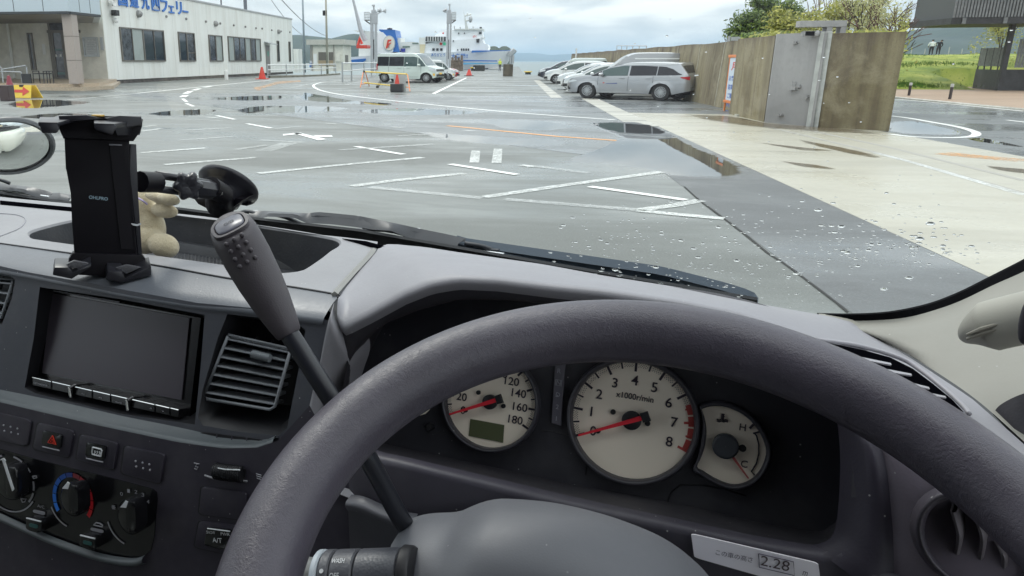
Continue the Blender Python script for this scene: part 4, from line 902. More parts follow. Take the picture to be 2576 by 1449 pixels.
# ---- slatted dark building at the right edge
M_BLK = mat('charcoal_boards', (.028, .029, .034), .6, var=.3, vscale=3); M_SLAT = mat('grey_slats', (.16, .17, .175), .6, var=.2, vscale=6)
def slat_building():
    g = G(*c8(395, 1262)); g2 = G(*c8(770, 1296)); Y0 = g.y; Y1 = g2.y
    e = empty('slatted_building', (g2.x, Y1, 0), 0, 'charcoal timber building with slatted screens and a raised overhanging upper storey', 'building')
    W0 = lambda x, y: AT(*c8(x, y), Y0); W1 = lambda x, y: AT(*c8(x, y), Y1)
    z1 = W0(490, 985).z; z2 = W0(520, 940).z; z3 = W0(540, 685).z
    ex = (g2 - g); wl = ex.length; ex = ex / wl; nn = Vector((ex.y, -ex.x, 0))
    mb = MB(); mb.prism([g, g2, g2 - nn * .15, g - nn * .15], (0, 0, z1)); loc(mb.build('lower_wall', M_BLK), e)
    mb = MB()
    for k in range(5): p = g.lerp(g2, k / 4); mb.tube([p - nn * .07 + Vector((0, 0, z1)), p - nn * .07 + Vector((0, 0, z3))], .04, 6)
    loc(mb.build('screen_frame', M_BLK), e)
    rnd = random.Random(5); mb = MB(); N_ = 34
    for k in range(N_):
        p = g.lerp(g2, (k + .5) / N_); mb.box(p - nn * .06 + Vector((0, 0, (z2 + z3) / 2)), (wl / N_ * .8, .03, z3 - z2 - rnd.random() * .04), rot=atan2(ex.y, ex.x), mi=0 if rnd.random() < .7 else 1)
    loc(mb.build('slat_screen', [M_SLAT, mat('grey_slats_light', (.34, .36, .37), .6)]), e)
    # right-hand wing to beyond the frame
    h2 = W1(1000, 990).z; 
    mb = MB(); q = g2 + Vector((9, 1.2, 0)); mb.prism([g2 + Vector((.1, .02, 0)), q, q + Vector((0, .3, 0)), g2 + Vector((.1, .32, 0))], (0, 0, h2)); loc(mb.build('side_wall', M_BLK), e)
    mb = MB(); z4 = W1(1135, 560).z
    for k in range(60):
        p = (g2 + Vector((.1, .05, 0))).lerp(q, (k + .5) / 60)
        if k < 3: continue
        zt_ = lerp(z3, z4 + 1.2, min(1, k / 12)); mb.box(p + Vector((0, 0, (h2 + .1 + zt_) / 2)), (.11, .03, zt_ - h2 - .1), mi=0 if rnd.random() < .7 else 1)
    loc(mb.build('slat_screen', [M_SLAT, mat('grey_slats_light', (.34, .36, .37), .6)]), e)
    # post and overhanging upper storey
    zu = W1(1060, 345).z; mb = MB(); mb.prism([g2 + Vector((-.12, -.12, 0)), g2 + Vector((.1, -.12, 0)), g2 + Vector((.1, .1, 0)), g2 + Vector((-.12, .1, 0))], (0, 0, zu)); loc(mb.build('post', M_BLK), e)
    a = AT(*c8(92, 345), Y1 - .6); zf = AT(*c8(105, 255), Y1 - .6).z; b = Vector((g2.x + 9, Y1 - 2.4, 0))
    A = Vector((a.x, Y1 - .6, 0)); dirx = (b - A); dirx.z = 0; ln = dirx.length; dirx.normalize()
    mb = MB(); mb.prism([A + Vector((0, 0, a.z)), b + Vector((0, 0, a.z)), b + Vector((0, 5, a.z)), A + Vector((0, 5, a.z))], (0, 0, zf - a.z)); loc(mb.build('fascia', M_BLK), e)
    mb = MB(); N_ = 90
    for k in range(N_): p = A + dirx * (ln * (k + .5) / N_); mb.box(p + Vector((0, -.02, zf + .02 + 1.2)), (ln / N_ * .62, .05, 2.4), rot=atan2(dirx.y, dirx.x), mi=0 if rnd.random() < .6 else 1)
    loc(mb.build('upper_slats', [M_SLAT, mat('grey_slats_light', (.34, .36, .37), .6)]), e)
    mb = MB(); mb.prism([A + Vector((.3, .4, zf)), b + Vector((0, .4, zf)), b + Vector((0, 4.6, zf)), A + Vector((.3, 4.6, zf))], (0, 0, 2.2)); loc(mb.build('upper_storey', mat('upper_dark', (.07, .075, .08), .6)), e)
    mb = MB()
    for k in range(7): p = A + dirx * (ln * (k + .3) / 7); mb.box(p + Vector((0, -.05, (a.z + zf) / 2)), (.16, .08, zf - a.z - .02), rot=atan2(dirx.y, dirx.x))
    loc(mb.build('bracket', M_SLAT), e)
    return g, g2
sb0, sb1 = slat_building()
tree('yellow_tree', 'yellow green tree seen behind the slatted building', Vector((AT(2535, 100, sb1.y + 9).x, sb1.y + 9, 0)), AT(2535, 48, sb1.y + 9).z, 1.9, LF_Y, 51, nleaf=3600, ls=.08, trunk=.4)
for k, (u, lb) in enumerate(((c7(130, 0)[0], 'first'), (c7(270, 0)[0], ''), (c7(530, 0)[0], ''), (c7(665, 0)[0], ''), (c7(808, 0)[0], ''))):
    y = gy0 + 25; a = AT(u, 118 + (k % 2) * 5, y); mb = MB(); mb.tube([(a.x, y, 1.7), (a.x, y, a.z)], .035, 6); tag(mb.build('fence_post', M_GREY), ('thin pale fence post nearest to the seawall block on the grass crest', 'thin fence post just left of the two people on the grass crest', 'thin fence post right of the two people on the grass crest', 'thin fence post midway between the people and the slatted building', 'thin fence post closest to the slatted building on the grass crest')[k], 'post', 'thin posts on the crest of the grass bank')

# ---- hills
def hills(name, pts, Y, base, mat_, seed, depth=900, rough=8, n_=90):
    mb = MB(); rnd = random.Random(seed); top = spline([AT(u, v, Y) for u, v in pts], max(2, n_ // len(pts)))
    rows = []; K = 14
    for i in range(K + 1):
        t = i / K; row = []
        for j, p in enumerate(top):
            nz = (noise.noise(Vector((p.x / (rough * 22), t * 3.1, seed))) * rough * sin(pi * t) * 1.6 + noise.noise(Vector((p.x / (rough * 8), t * 9, seed))) * rough * .5) * min(1, t * 2)
            row.append(Vector((p.x, Y - depth * (1 - t), max(base, base + (p.z - base) * (t ** .8) + nz * (1 if t < 1 else .3)))))
        rows.append(row)
    rows.append([Vector((p.x, Y + depth, base)) for p in top]); mb.grid(rows); o = struct(mb.build(name, mat_, smooth=True)); return o
n = NT('hill_woods'); v = n.map((.004, .004, .004)); a_ = n.noise(v, 1, 8, .7); b_ = n.noise(n.map((.03, .03, .03)), 1, 4); n.set(Base_Color=n.mix(n.rng(n.math('ADD', n.math('MULTIPLY', a_, .7), n.math('MULTIPLY', b_, .3)), .4, .6), (.012, .028, .022), (.030, .052, .032)), Roughness=.9); M_HILL = n.m
hills('left_hill', [(600, 96), (680, 92), (737, 88.5), (765, 89), (800, 92.5), (830, 96), (850, 97), (862, 92.5), (880, 86), (897, 85), (915, 92), (930, 120), (945, 150)], 1500, SEA, M_HILL, 3, 500, 5)
hills('right_hill', [(2000, 120), (2120, 100), (2230, 94), (2288, 80), (2318, 72), (2400, 63), (2500, 62), (2600, 58), (2900, 50)], 1700, -2, M_HILL, 7, 900, 12)
hills('far_mountains', [(1200, 140), (1250, 137), (1300, 133.5), (1340, 133.2), (1360, 135), (1385, 138), (1420, 136.5), (1440, 137), (1520, 139), (1600, 144), (1800, 150)], 12000, SEA, M_HILL, 11, 2500, 30)
# ================================================================ HAZE
def haze():
    mb = MB(); mb.box((0, 7500, 89), (34000, 17000, 186)); m_ = bpy.data.materials.new('haze_air'); m_.use_nodes = True; N = m_.node_tree.nodes; N.clear()
    o = N.new('ShaderNodeOutputMaterial'); v = N.new('ShaderNodeVolumePrincipled'); v.inputs['Color'].default_value = (.58, .80, 1.0, 1); v.inputs['Density'].default_value = .00013; v.inputs['Anisotropy'].default_value = .25
    m_.node_tree.links.new(v.outputs[0], o.inputs['Volume'])
    try: m_.cycles.homogeneous_volume = True
    except Exception: pass
    ob = mb.build('haze', m_); ob['kind'] = 'stuff'; ob['label'] = 'pale bluish sea haze filling the air over the harbour'; ob['category'] = 'haze'
haze()
# ================================================================ VEHICLES
def interp(P, x):
    if x <= P[0][0]: return P[0][1]
    for a, b in zip(P, P[1:]):
        if x <= b[0]: return lerp(a[1], b[1], (x - a[0]) / max(1e-6, b[0] - a[0]))
    return P[-1][1]
def smoothpts(P, n=6):
    q = spline([(x, 0, z) for x, z in P], n); out = [(v.x, v.z) for v in q]; r = [out[0]]
    for p in out[1:]:
        if p[0] > r[-1][0] + 1e-4: r.append(p)
    return r
M_TYRE = mat('tyre_rubber', (.018, .018, .019), .75); M_RIM = mat('alloy_silver', (.55, .56, .57), .3, metal=.8); M_CARGL = mat('car_glass', (.014, .014, .018), .04, spec=.45); M_CARGT = mat('car_glass_tint', (.04, .075, .07), .04, spec=.8)
M_WSCR = mat('windscreen_glass', (.10, .13, .14), .04, spec=.9); M_TRIM = mat('black_trim', (.015, .015, .016), .4); M_HL = mat('headlamp_lens', (.62, .66, .68), .08, spec=.9); M_TL = mat('tail_lamp', (.45, .01, .015), .15); M_CHROME = mat('chrome', (.7, .7, .7), .12, metal=1.0); M_SEAM = mat('door_gap', (.05, .05, .05), .6); M_AMB = mat('amber_lens', (.85, .5, .08), .3); M_UNDER = mat('underbody', (.012, .012, .012), .9)
def paintm(name, col, metal=0.0, rough=.25): return mat(name, col, rough, metal=metal, coat=1.0, spec=.5)
P_SILV = paintm('silver_paint', (.36, .37, .385), .6, .30); P_WHITE = paintm('pearl_white_paint', (.74, .76, .75)); P_MINT = paintm('pale_mint_white_paint', (.60, .68, .63)); P_BLK = paintm('black_car_paint', (.012, .012, .015)); P_NAVY = paintm('dark_navy_paint', (.02, .025, .045)); P_RED = paintm('red_car_paint', (.5, .02, .03)); P_GREY = paintm('warm_grey_paint', (.36, .37, .38), .4)
def make_car(name, spec):
    """front at +x. spec: L, W, H, top (x, z) roof outline rear to front, belt, wheels (rear x, front x), wr wheel radius"""
    L_, W, top = spec['L'], spec['W'], smoothpts(spec['top'], spec.get('n', 6)); xr, xf = spec['wheels']; wr = spec['wr']; ar = wr * 1.13; belt = spec['belt']; H = max(z for x, z in top)
    x0, x1 = top[0][0], top[-1][0]; sill = spec.get('sill', .23); tum = spec.get('tumble', .15)
    def zbot(x):
        z = sill + .10 * max(0, (x - (x1 - .35)) / .35) ** 2 + .14 * max(0, ((x0 + .5) - x) / .5)
        for c in (xr, xf):
            if abs(x - c) < ar: z = max(z, wr + sqrt(ar * ar - (x - c) ** 2))
        return z
    ztop = lambda x: interp(top, x)
    pf, pr = spec.get('pf', .55), spec.get('pr', .35)
    def halfw(x, z):
        p = 1.0
        if x > x1 - pf: p = 1 - .30 * ((x - (x1 - pf)) / pf) ** 2.6
        if x < x0 + pr: p = 1 - .16 * ((x0 + pr - x) / pr) ** 2.4
        b = interp(belt, x) if isinstance(belt, list) else belt
        s_ = 1 - .055 * max(0, (b * .55 - z) / (b * .55)) ** 1.5 - .022 * max(0, (z - b * .72) / (b * .28) if z < b else 1)
        if z > b: s_ -= tum * (z - b) / max(.2, (H - b))
        return W / 2 * p * s_
    def arch_bulge(x, z):
        d = 0
        for c in (xr, xf):
            r_ = hypot(x - c, z - wr)
            if ar <= r_ < ar + .12: d = max(d, .022 * (1 - (r_ - ar) / .12))
        return d
    xs = []; nx = spec.get('nx', 110)
    for i in range(nx + 1):
        t = i / nx; e_ = t + .0; xs.append(lerp(x0, x1, .5 - .5 * cos(pi * t) if i in (0, nx) else lerp(t, .5 - .5 * cos(pi * t), .45)))
    e = empty(name); nz = spec.get('nz', 16)
    mb = MB(); sides = []
    for sy in (-1, 1):
        rows = []
        for x in xs:
            zb_, zt = zbot(x), ztop(x); zb_ = min(zb_, zt - .01); row = []
            for j in range(nz + 1):
                z = lerp(zb_, zt, j / nz); row.append(Vector((x, sy * (halfw(x, z) + arch_bulge(x, z)), z)))
            rows.append(row)
        sides.append(rows); mb.grid(rows)
    # roof, bonnet, screens and bumpers: across the top outline
    rows = []; nk = 10
    for i, x in enumerate(xs):
        a = sides[0][i][-1]; zt = a.z; w = abs(a.y); row = []
        cr_ = .05 if zt > H * .8 else .035
        for k in range(nk + 1):
            s_ = -1 + 2 * k / nk; row.append(Vector((x, w * s_, zt + cr_ * (1 - abs(s_) ** 2.5))))
        rows.append(row)
    mb.grid(rows)
    for i in (0, -1):
        A, B_ = sides[0][i], sides[1][i]
        mb.grid([[A[j].lerp(B_[j], k / 6) for k in range(7)] for j in range(nz + 1)])
    o = mb.build('body', spec['paint'], smooth=True, angle=38); o.parent = e
    bmw = o.modifiers.new('w', 'WELD'); bmw.merge_threshold = .002
    mb = MB(); mb.box(((x0 + x1) / 2, 0, sill + .2), (x1 - x0 - .5, W * .80, .44)); o = mb.build('underbody', M_UNDER); o.parent = e
    def patch(nm, m_, xa, xb, lo, hi, off=.008, n_=10, sides_=(-1, 1), par=e):
        for sy in sides_:
            mb = MB(); rows = []
            for i in range(n_ + 1):
                x = lerp(xa, xb, i / n_); a, b = interp(lo, x), interp(hi, x)
                rows.append([Vector((x, sy * (halfw(x, lerp(a, b, j / 4)) + off), lerp(a, b, j / 4))) for j in range(5)])
            mb.grid(rows); o = mb.build(nm, m_, smooth=True); o.parent = par
        return o
    def xsurf(y, z):
        lo, hi = (x0 + x1) / 2, x1
        for _ in range(22):
            m = (lo + hi) / 2
            if ztop(m) >= z - .02 and halfw(m, z) >= abs(y): lo = m
            else: hi = m
        return lo
    def front(nm, m_, ya, yb, za, zb_, off=.012, both=False, slant=0.0):
        for sy in ((1, -1) if both else (1,)):
            mb = MB(); rows = []
            for i in range(9):
                y = lerp(ya, yb, i / 8); rows.append([Vector((xsurf(y, z) + off, sy * y, z)) for z in [lerp(za, zb_, j / 5) + slant * i / 8 for j in range(6)]])
            mb.grid(rows); o = mb.build(nm, m_, smooth=True); o.parent = e
    for (xa, xb, lo, hi, m_) in spec['windows']: patch('side_window', m_, xa, xb, lo, hi)
    def screen(nm, xa, xb, m_, ins=.09):
        mb = MB(); rows = []
        for i in range(9):
            x = lerp(xa, xb, i / 8); zt = ztop(x); w = halfw(x, zt) - ins; dz = .05 if zt > H * .8 else .035; rows.append([Vector((x, w * s_, zt + (lerp(.035, .05, (zt - 0.9) / max(.1, H - .9))) * (1 - abs(w * s_ / (w + ins)) ** 2.5) + .012)) for s_ in [-1 + 2 * k / 8 for k in range(9)]])
        mb.grid(rows); o = mb.build(nm, m_, smooth=True); o.parent = e
    screen('windscreen', *spec['ws'], M_WSCR)
    if 'rw' in spec: screen('rear_window', *spec['rw'], M_CARGL)
    for k, x in enumerate((xr, xf)):
        for sy in (-1, 1):
            tw = .19; yy = W / 2 - tw / 2 - .025
            mb = MB(); mb.lathe([(wr * .62, -tw / 2), (wr * .93, -tw / 2), (wr, -tw / 2 + .03), (wr, tw / 2 - .03), (wr * .93, tw / 2), (wr * .62, tw / 2)], (x, sy * yy, wr), 'Y', 28, cap=False); o = mb.build('wheel', M_TYRE, smooth=True, angle=40); o.parent = e
            mb = MB(); c = (x, sy * (yy + tw / 2 - .015), wr); R_ = wr * .66
            mb.lathe([(R_, -.02), (R_, .012), (R_ * .90, .012), (R_ * .86, -.01)], c, 'Y', 28, cap=False); mb.lathe([(R_ * .18, -.02), (R_ * .18, .02), (.0005, .022)], c, 'Y', 12)
            ns = spec.get('spokes', 7)
            for q in range(ns):
                a = 2 * pi * q / ns; ca, sa = cos(a), sin(a); d1 = Vector((ca, 0, sa)); d2 = Vector((-sa, 0, ca)); C = Vector(c); tw_ = spec.get('twist', .35)
                for off_ in ((-.16, .16) if spec.get('dbl', True) else (0,)):
                    p1 = C + d1 * R_ * .15 + d2 * off_ * R_ * .4; p2 = C + (d1 * cos(off_ + tw_) + d2 * sin(off_ + tw_)) * R_ * .92; wv = d2 * R_ * .055
                    mb.prism([p1 - wv, p1 + wv, p2 + wv, p2 - wv], (0, sy * .014, 0))
            o2 = mb.build('rim', M_RIM, smooth=False); o2.parent = o
            mb = MB(); mb.lathe([(R_ * .9, -.045), (R_ * .9, -.04), (.0005, -.04)], c, 'Y', 20) if sy > 0 else mb.lathe([(R_ * .9, .045), (R_ * .9, .04), (.0005, .04)], c, 'Y', 20); o3 = mb.build('brake', M_UNDER); o3.parent = o
    for x in spec.get('seams', ()):
        b = interp(belt, x) if isinstance(belt, list) else belt
        for sy in (-1, 1):
            zb_ = max(zbot(x), sill + .03); mb = MB(); mb.grid([[Vector((x - .006 + q, sy * (halfw(x, z) + .004), z)) for q in (0, .012)] for z in [lerp(zb_, b, j / 8) for j in range(9)]]); o = mb.build('door_seam', M_SEAM); o.parent = e
    for x in spec.get('handles', ()):
        for sy in (-1, 1):
            z = spec['hz']; mb = MB(); mb.box((x, sy * (halfw(x, z) + .02), z), (.19, .03, .035), bev=.008); o = mb.build('door_handle', spec['paint']); o.parent = e
    mx, mz = spec['mirror']
    for sy in (-1, 1):
        mb = MB(); mb.ball((mx, sy * (halfw(mx, mz) + .13), mz), .115, scale=(.75, 1.0, .72)); mb.box((mx, sy * (halfw(mx, mz) + .03), mz - .05), (.08, .12, .03)); o = mb.build('mirror', spec['paint'], smooth=True, angle=50); o.parent = e
    for q in spec.get('patches', ()): patch(*q[:6], **(q[6] if len(q) > 6 else {}))
    for q in spec.get('fronts', ()): front(*q[:6], **(q[6] if len(q) > 6 else {}))
    e['_x1'] = x1; e['_W'] = W; e['_wb'] = (xr, xf)
    return e
C_ = lambda v: [(-9, v), (9, v)]
def wagon():
    bl = [(-2.2, .98), (-1, .96), (.3, .93), (1.1, .90), (2.3, .80)]
    win = lambda xa, xb, m_: (xa, xb, bl_w, hi_w, m_)
    bl_w = [(-2, 1.03), (-1.7, 1.0), (-.6, .975), (1.05, .935), (1.4, .925)]
    hi_w = [(-1.95, 1.03), (-1.80, 1.10), (-1.62, 1.24), (-1.35, 1.335), (-.6, 1.375), (.1, 1.365), (.55, 1.27), (.85, 1.14), (1.12, .985), (1.22, .93)]
    return make_car('station_wagon', dict(L=4.4, W=1.70, paint=P_SILV, wheels=(-1.28, 1.32), wr=.315, belt=bl, sill=.24, tumble=.17, nx=150, nz=20,
        top=[(-2.20, .52), (-2.195, .62), (-2.17, .85), (-2.12, 1.0), (-2.0, 1.18), (-1.86, 1.37), (-1.78, 1.455), (-1.5, 1.47), (-.9, 1.485), (-.2, 1.475), (.2, 1.42), (.6, 1.28), (1.0, 1.08), (1.17, .985), (1.5, .93), (1.9, .84), (2.08, .74), (2.18, .60), (2.215, .50), (2.22, .42)],
        ws=(.28, 1.14), rw=(-2.08, -1.88),
        windows=[(-1.93, -1.12, bl_w, hi_w, M_CARGL), (-1.09, -.18, bl_w, hi_w, M_CARGL), (-.12, .80, bl_w, hi_w, M_CARGT), (.83, 1.20, bl_w, hi_w, M_CARGL)],
        seams=(-1.0, -.15, .93), handles=(-.85, .08), hz=.86, mirror=(.78, 1.0), spokes=9, twist=.45,
        patches=[('rocker', P_SILV, -.85, .85, C_(.26), C_(.34), dict(off=.02)), ('headlamp', M_HL, 1.72, 2.08, [(1.7, .72), (2.1, .62)], [(1.7, .74), (1.85, .77), (2.1, .72)], dict(off=.012)), ('tail_lamp', M_TL, -2.17, -1.90, [(-2.2, .80), (-1.9, .90)], [(-2.2, .96), (-1.9, .93)], dict(off=.014)), ('roof_rail', P_WHITE, -1.7, .1, [(-1.8, 1.43), (.2, 1.41)], [(-1.8, 1.455), (.2, 1.435)], dict(off=.02)), ('body_crease', P_SILV, -1.9, 1.9, [(-2, .80), (2, .72)], [(-2, .815), (2, .735)], dict(off=.012)), ('fog_recess', M_TRIM, 1.98, 2.13, [(1.9, .32), (2.2, .38)], [(1.9, .34), (2.2, .58)], dict(off=.012)),
                 ('side_lettering', mat('letter_navy', (.06, .09, .25), .5), .22, .62, [(.2, .625), (.7, .615)], [(.2, .665), (.7, .63)], dict(off=.007)), ('side_mark', M_RED, .68, .74, C_(.635), C_(.675), dict(off=.007))],
        fronts=[('grille', M_TRIM, -.55, .55, .34, .60), ('headlamp', M_HL, .45, .72, .62, .74, dict(both=True)), ('number_plate', M_WH, -.17, .17, .42, .52, dict(off=.03)), ('bumper_lip', P_WHITE, -.75, .75, .27, .31, dict(off=.04))]))
def keivan(nm, paint, h=1.785, tint=M_CARGL):
    lo = [(-1.7, 1.02), (1.4, .985)]
    hi = [(-1.66, 1.56), (-1.5, 1.60), (.5, 1.59), (.8, 1.52), (1.0, 1.30), (1.22, 1.0)]
    return make_car(nm, dict(L=3.4, W=1.475, paint=paint, wheels=(-1.20, 1.22), wr=.29, belt=.98, sill=.22, tumble=.10, nx=120, nz=20, pf=.45,
        top=[(-1.70, .5), (-1.695, .7), (-1.68, 1.2), (-1.64, 1.6), (-1.58, 1.73), (-1.4, 1.775), (-.5, h), (.3, h - .005), (.55, 1.73), (.75, 1.60), (.95, 1.36), (1.15, 1.09), (1.27, 1.0), (1.5, .93), (1.64, .84), (1.685, .7), (1.695, .6), (1.70, .45)],
        ws=(.60, 1.22), windows=[(-1.62, -.92, lo, hi, tint), (-.90, -.05, lo, hi, tint), (-.03, .72, lo, hi, M_CARGT), (.76, 1.18, lo, hi, M_CARGT)],
        seams=(-.93, -.03, .93), handles=(-.3, .2), hz=.90, mirror=(.86, 1.07), spokes=8, twist=.0,
        patches=[('headlamp', M_HL, 1.38, 1.66, [(1.3, .80), (1.7, .66)], [(1.3, .93), (1.7, .86)], dict(off=.012)), ('tail_lamp', M_TL, -1.69, -1.60, C_(.75), C_(1.15), dict(off=.012)), ('sill_line', M_SEAM, -.9, .9, C_(.335), C_(.345), dict(off=.006)), ('roof_seam', P_WHITE, -1.6, .5, C_(1.665), C_(1.69), dict(off=.012))],
        fronts=[('grille', M_TRIM, -.5, .5, .68, .82), ('lower_grille', M_TRIM, -.5, .5, .36, .52), ('headlamp', M_HL, .5, .66, .66, .86, dict(both=True)), ('fog_lamp', M_AMB, .58, .66, .40, .56, dict(both=True)), ('number_plate', M_AMB, -.17, .17, .5, .6, dict(off=.03))]))
def hatch(nm, paint, h=1.50):
    lo = [(-1.9, 1.0), (-1.2, .98), (1.2, .92)]
    hi = [(-1.8, 1.02), (-1.5, 1.22), (-1.0, 1.37), (-.2, 1.405), (.3, 1.34), (.7, 1.19), (1.15, .94)]
    return make_car(nm, dict(L=4.05, W=1.695, paint=paint, wheels=(-1.24, 1.34), wr=.305, belt=[(-2, 1.0), (2, .86)], sill=.23, nx=90, nz=12,
        top=[(-2.0, .5), (-1.99, .8), (-1.92, 1.05), (-1.75, 1.25), (-1.55, 1.40), (-1.2, h - .03), (-.5, h), (0, h - .02), (.35, 1.42), (.75, 1.25), (1.1, 1.03), (1.25, .97), (1.6, .90), (1.88, .78), (1.98, .64), (2.03, .5), (2.04, .4)],
        ws=(.4, 1.18), windows=[(-1.7, -.35, lo, hi, M_CARGL), (-.3, 1.1, lo, hi, M_CARGT)], seams=(-.33, .95), handles=(-.5, .35), hz=.88, mirror=(.8, .99), spokes=6,
        patches=[('headlamp', M_HL, 1.58, 1.98, [(1.5, .74), (2.0, .60)], [(1.5, .86), (1.8, .82), (2.0, .72)], dict(off=.012)), ('tail_lamp', M_TL, -1.97, -1.75, C_(.85), C_(1.02), dict(off=.012))],
        fronts=[('grille', M_TRIM, -.35, .35, .50, .70), ('lower_grille', M_TRIM, -.6, .6, .30, .42), ('number_plate', M_WH, -.17, .17, .44, .53, dict(off=.03)), ('fog_recess', M_TRIM, .58, .76, .32, .48, dict(both=True))]))
def bigvan(nm, paint):
    lo = [(-2.3, 1.12), (1.5, 1.06)]; hi = [(-2.3, 1.60), (.6, 1.62), (1.0, 1.52), (1.3, 1.28), (1.5, 1.08)]
    return make_car(nm, dict(L=4.7, W=1.80, paint=paint, wheels=(-1.4, 1.45), wr=.33, belt=1.06, sill=.26, tumble=.12, nx=90, nz=14,
        top=[(-2.36, .5), (-2.34, 1.0), (-2.30, 1.7), (-2.2, 1.98), (-1.8, 2.05), (.0, 2.06), (.5, 2.00), (.85, 1.82), (1.2, 1.52), (1.55, 1.20), (1.75, 1.06), (2.1, .96), (2.28, .8), (2.34, .6), (2.36, .42)],
        ws=(.72, 1.62), windows=[(-2.2, -1.2, lo, hi, M_CARGL), (-1.15, -.05, lo, hi, M_CARGL), (0, .85, lo, hi, M_CARGT), (.9, 1.45, lo, hi, M_CARGT)], seams=(-1.17, -.02, 1.1), handles=(-.2,), hz=.98, mirror=(1.15, 1.2), spokes=6,
        patches=[('headlamp', M_HL, 1.95, 2.3, C_(.70), [(1.9, .9), (2.3, .82)], dict(off=.012)), ('roof_edge', P_WHITE, -2.1, .4, C_(1.78), C_(1.84), dict(off=.02))],
        fronts=[('grille', M_TRIM, -.6, .6, .5, .8)]))
def place(e, near_f, near_r, label, group, flip=1):
    """near_f / near_r: pixels where the near-side front and rear tyres touch the ground"""
    a, b = G(*near_f), G(*near_r); xr, xf = e['_wb']; W = e['_W']
    d = (a - b); s_ = d.length / (xf - xr); d.normalize(); rz = atan2(d.y, d.x)
    side = Vector((-d.y, d.x, 0)); 
    if side.y < 0: side = -side            # away from the camera
    c = (a + b) / 2 - d * ((xr + xf) / 2 * s_) + side * (W / 2 - .1) * s_
    e.location = (c.x, c.y, 0); e.rotation_euler = (0, 0, rz); e.scale = (s_, s_, s_ * .89); tag(e, label, 'car', group); return s_
def place2(e, u, Y, dirx, label, group, s_=1.08, zn=.6, cat='car', rot=0.0):
    """nose at pixel column u when standing at distance Y"""
    d = rayw(u, 153.6 + (EYE - zn) * 2005 / Y); k = Y / d.y; x = d.x * k
    e.location = (x - dirx * e['_x1'] * s_, Y, 0); e.rotation_euler = (0, 0, (0 if dirx > 0 else pi) + rot); e.scale = (s_, s_, s_ * .93); tag(e, label, cat, group); return e
GR, GL = 'cars parked nose out along the seawall', 'cars parked by the ferry fence'
def lower(e, k):
    """lower the bodywork (not the wheels) of a car"""
    for o in kids(e):
        if o.name.startswith('wheel'): continue
        for v_ in o.data.vertices:
            if v_.co.z > .3: v_.co.z = .3 + (v_.co.z - .3) * k
w1 = wagon(); lower(w1, .88); print('wagon scale', place(w1, c4(738, 741), c4(1430, 764), 'silver station wagon nearest to the camera, parked in front of the seawall', GR))
k1 = keivan('kei_van', P_MINT); lower(k1, .90); print('kei scale', place(k1, c6(945, 1312), c6(283, 1303), 'pale mint white tall kei van nearest behind the yellow barrier', GL))
v1 = place2(bigvan('high_roof_van', P_GREY), 1478, 36.4, -1, 'grey high roofed van standing directly behind the silver wagon', GR, .95, cat='van')
hb_ = hatch('hatchback', P_WHITE); lower(hb_, .93)
h1 = place2(hb_, 1416, 40.2, -1, 'white hatchback with a low bonnet, next beyond the grey van', GR, 1.05)
h2 = place2(copy_tree(h1), 1400, 44.6, -1, 'white hatchback, second beyond the grey van', GR, 1.05)
v2 = place2(copy_tree(v1), 1520, 48.5, -1, 'white roofed van farther back whose roof shows above the wagon', GR, .86, cat='van')
for o in kids(v2):
    if o.name.startswith('body'): 
        o.data = o.data.copy(); o.data.materials[0] = P_WHITE
h3 = place2(copy_tree(h1), 1369, 56.5, -1, 'white car with the rounded tail of lamps in the middle of the far row', GR, 1.12)
h3['label'] = 'white car near the far end of the row with its front wheel visible'
k2 = place2(copy_tree(k1), 1395, 60.5, -1, 'white boxy car with an upright windscreen behind the far white car', GR, 1.1)
d1 = place2(copy_tree(h1), 1354, 66, -1, 'dark navy saloon, farthest of the row along the seawall', GR, 1.15)
for o in kids(d1):
    if o.name.startswith(('body', 'mirror', 'door_handle')): o.data = o.data.copy(); o.data.materials[0] = P_NAVY
Yk = k1.location.y
b1_ = place2(copy_tree(h1), c6(1283, 0)[0], Yk + 3.0, 1, 'black car next beyond the pale kei van', GL, 1.12)
for o in kids(b1_):
    if o.name.startswith(('body', 'mirror', 'door_handle')): o.data = o.data.copy(); o.data.materials[0] = P_BLK
k3 = place2(copy_tree(k1), c6(1396, 0)[0], Yk + 7.2, 1, 'white kei van between the black and the red car', GL, 1.02)
for o in kids(k3):
    if o.name.startswith('body'): o.data = o.data.copy(); o.data.materials[0] = P_WHITE
r1 = place2(copy_tree(h1), c6(1462, 0)[0], Yk + 11, 1, 'red car whose nose shows beyond the white kei van', GL, 1.05)
for o in kids(r1):
    if o.name.startswith(('body', 'mirror', 'door_handle')): o.data = o.data.copy(); o.data.materials[0] = P_RED

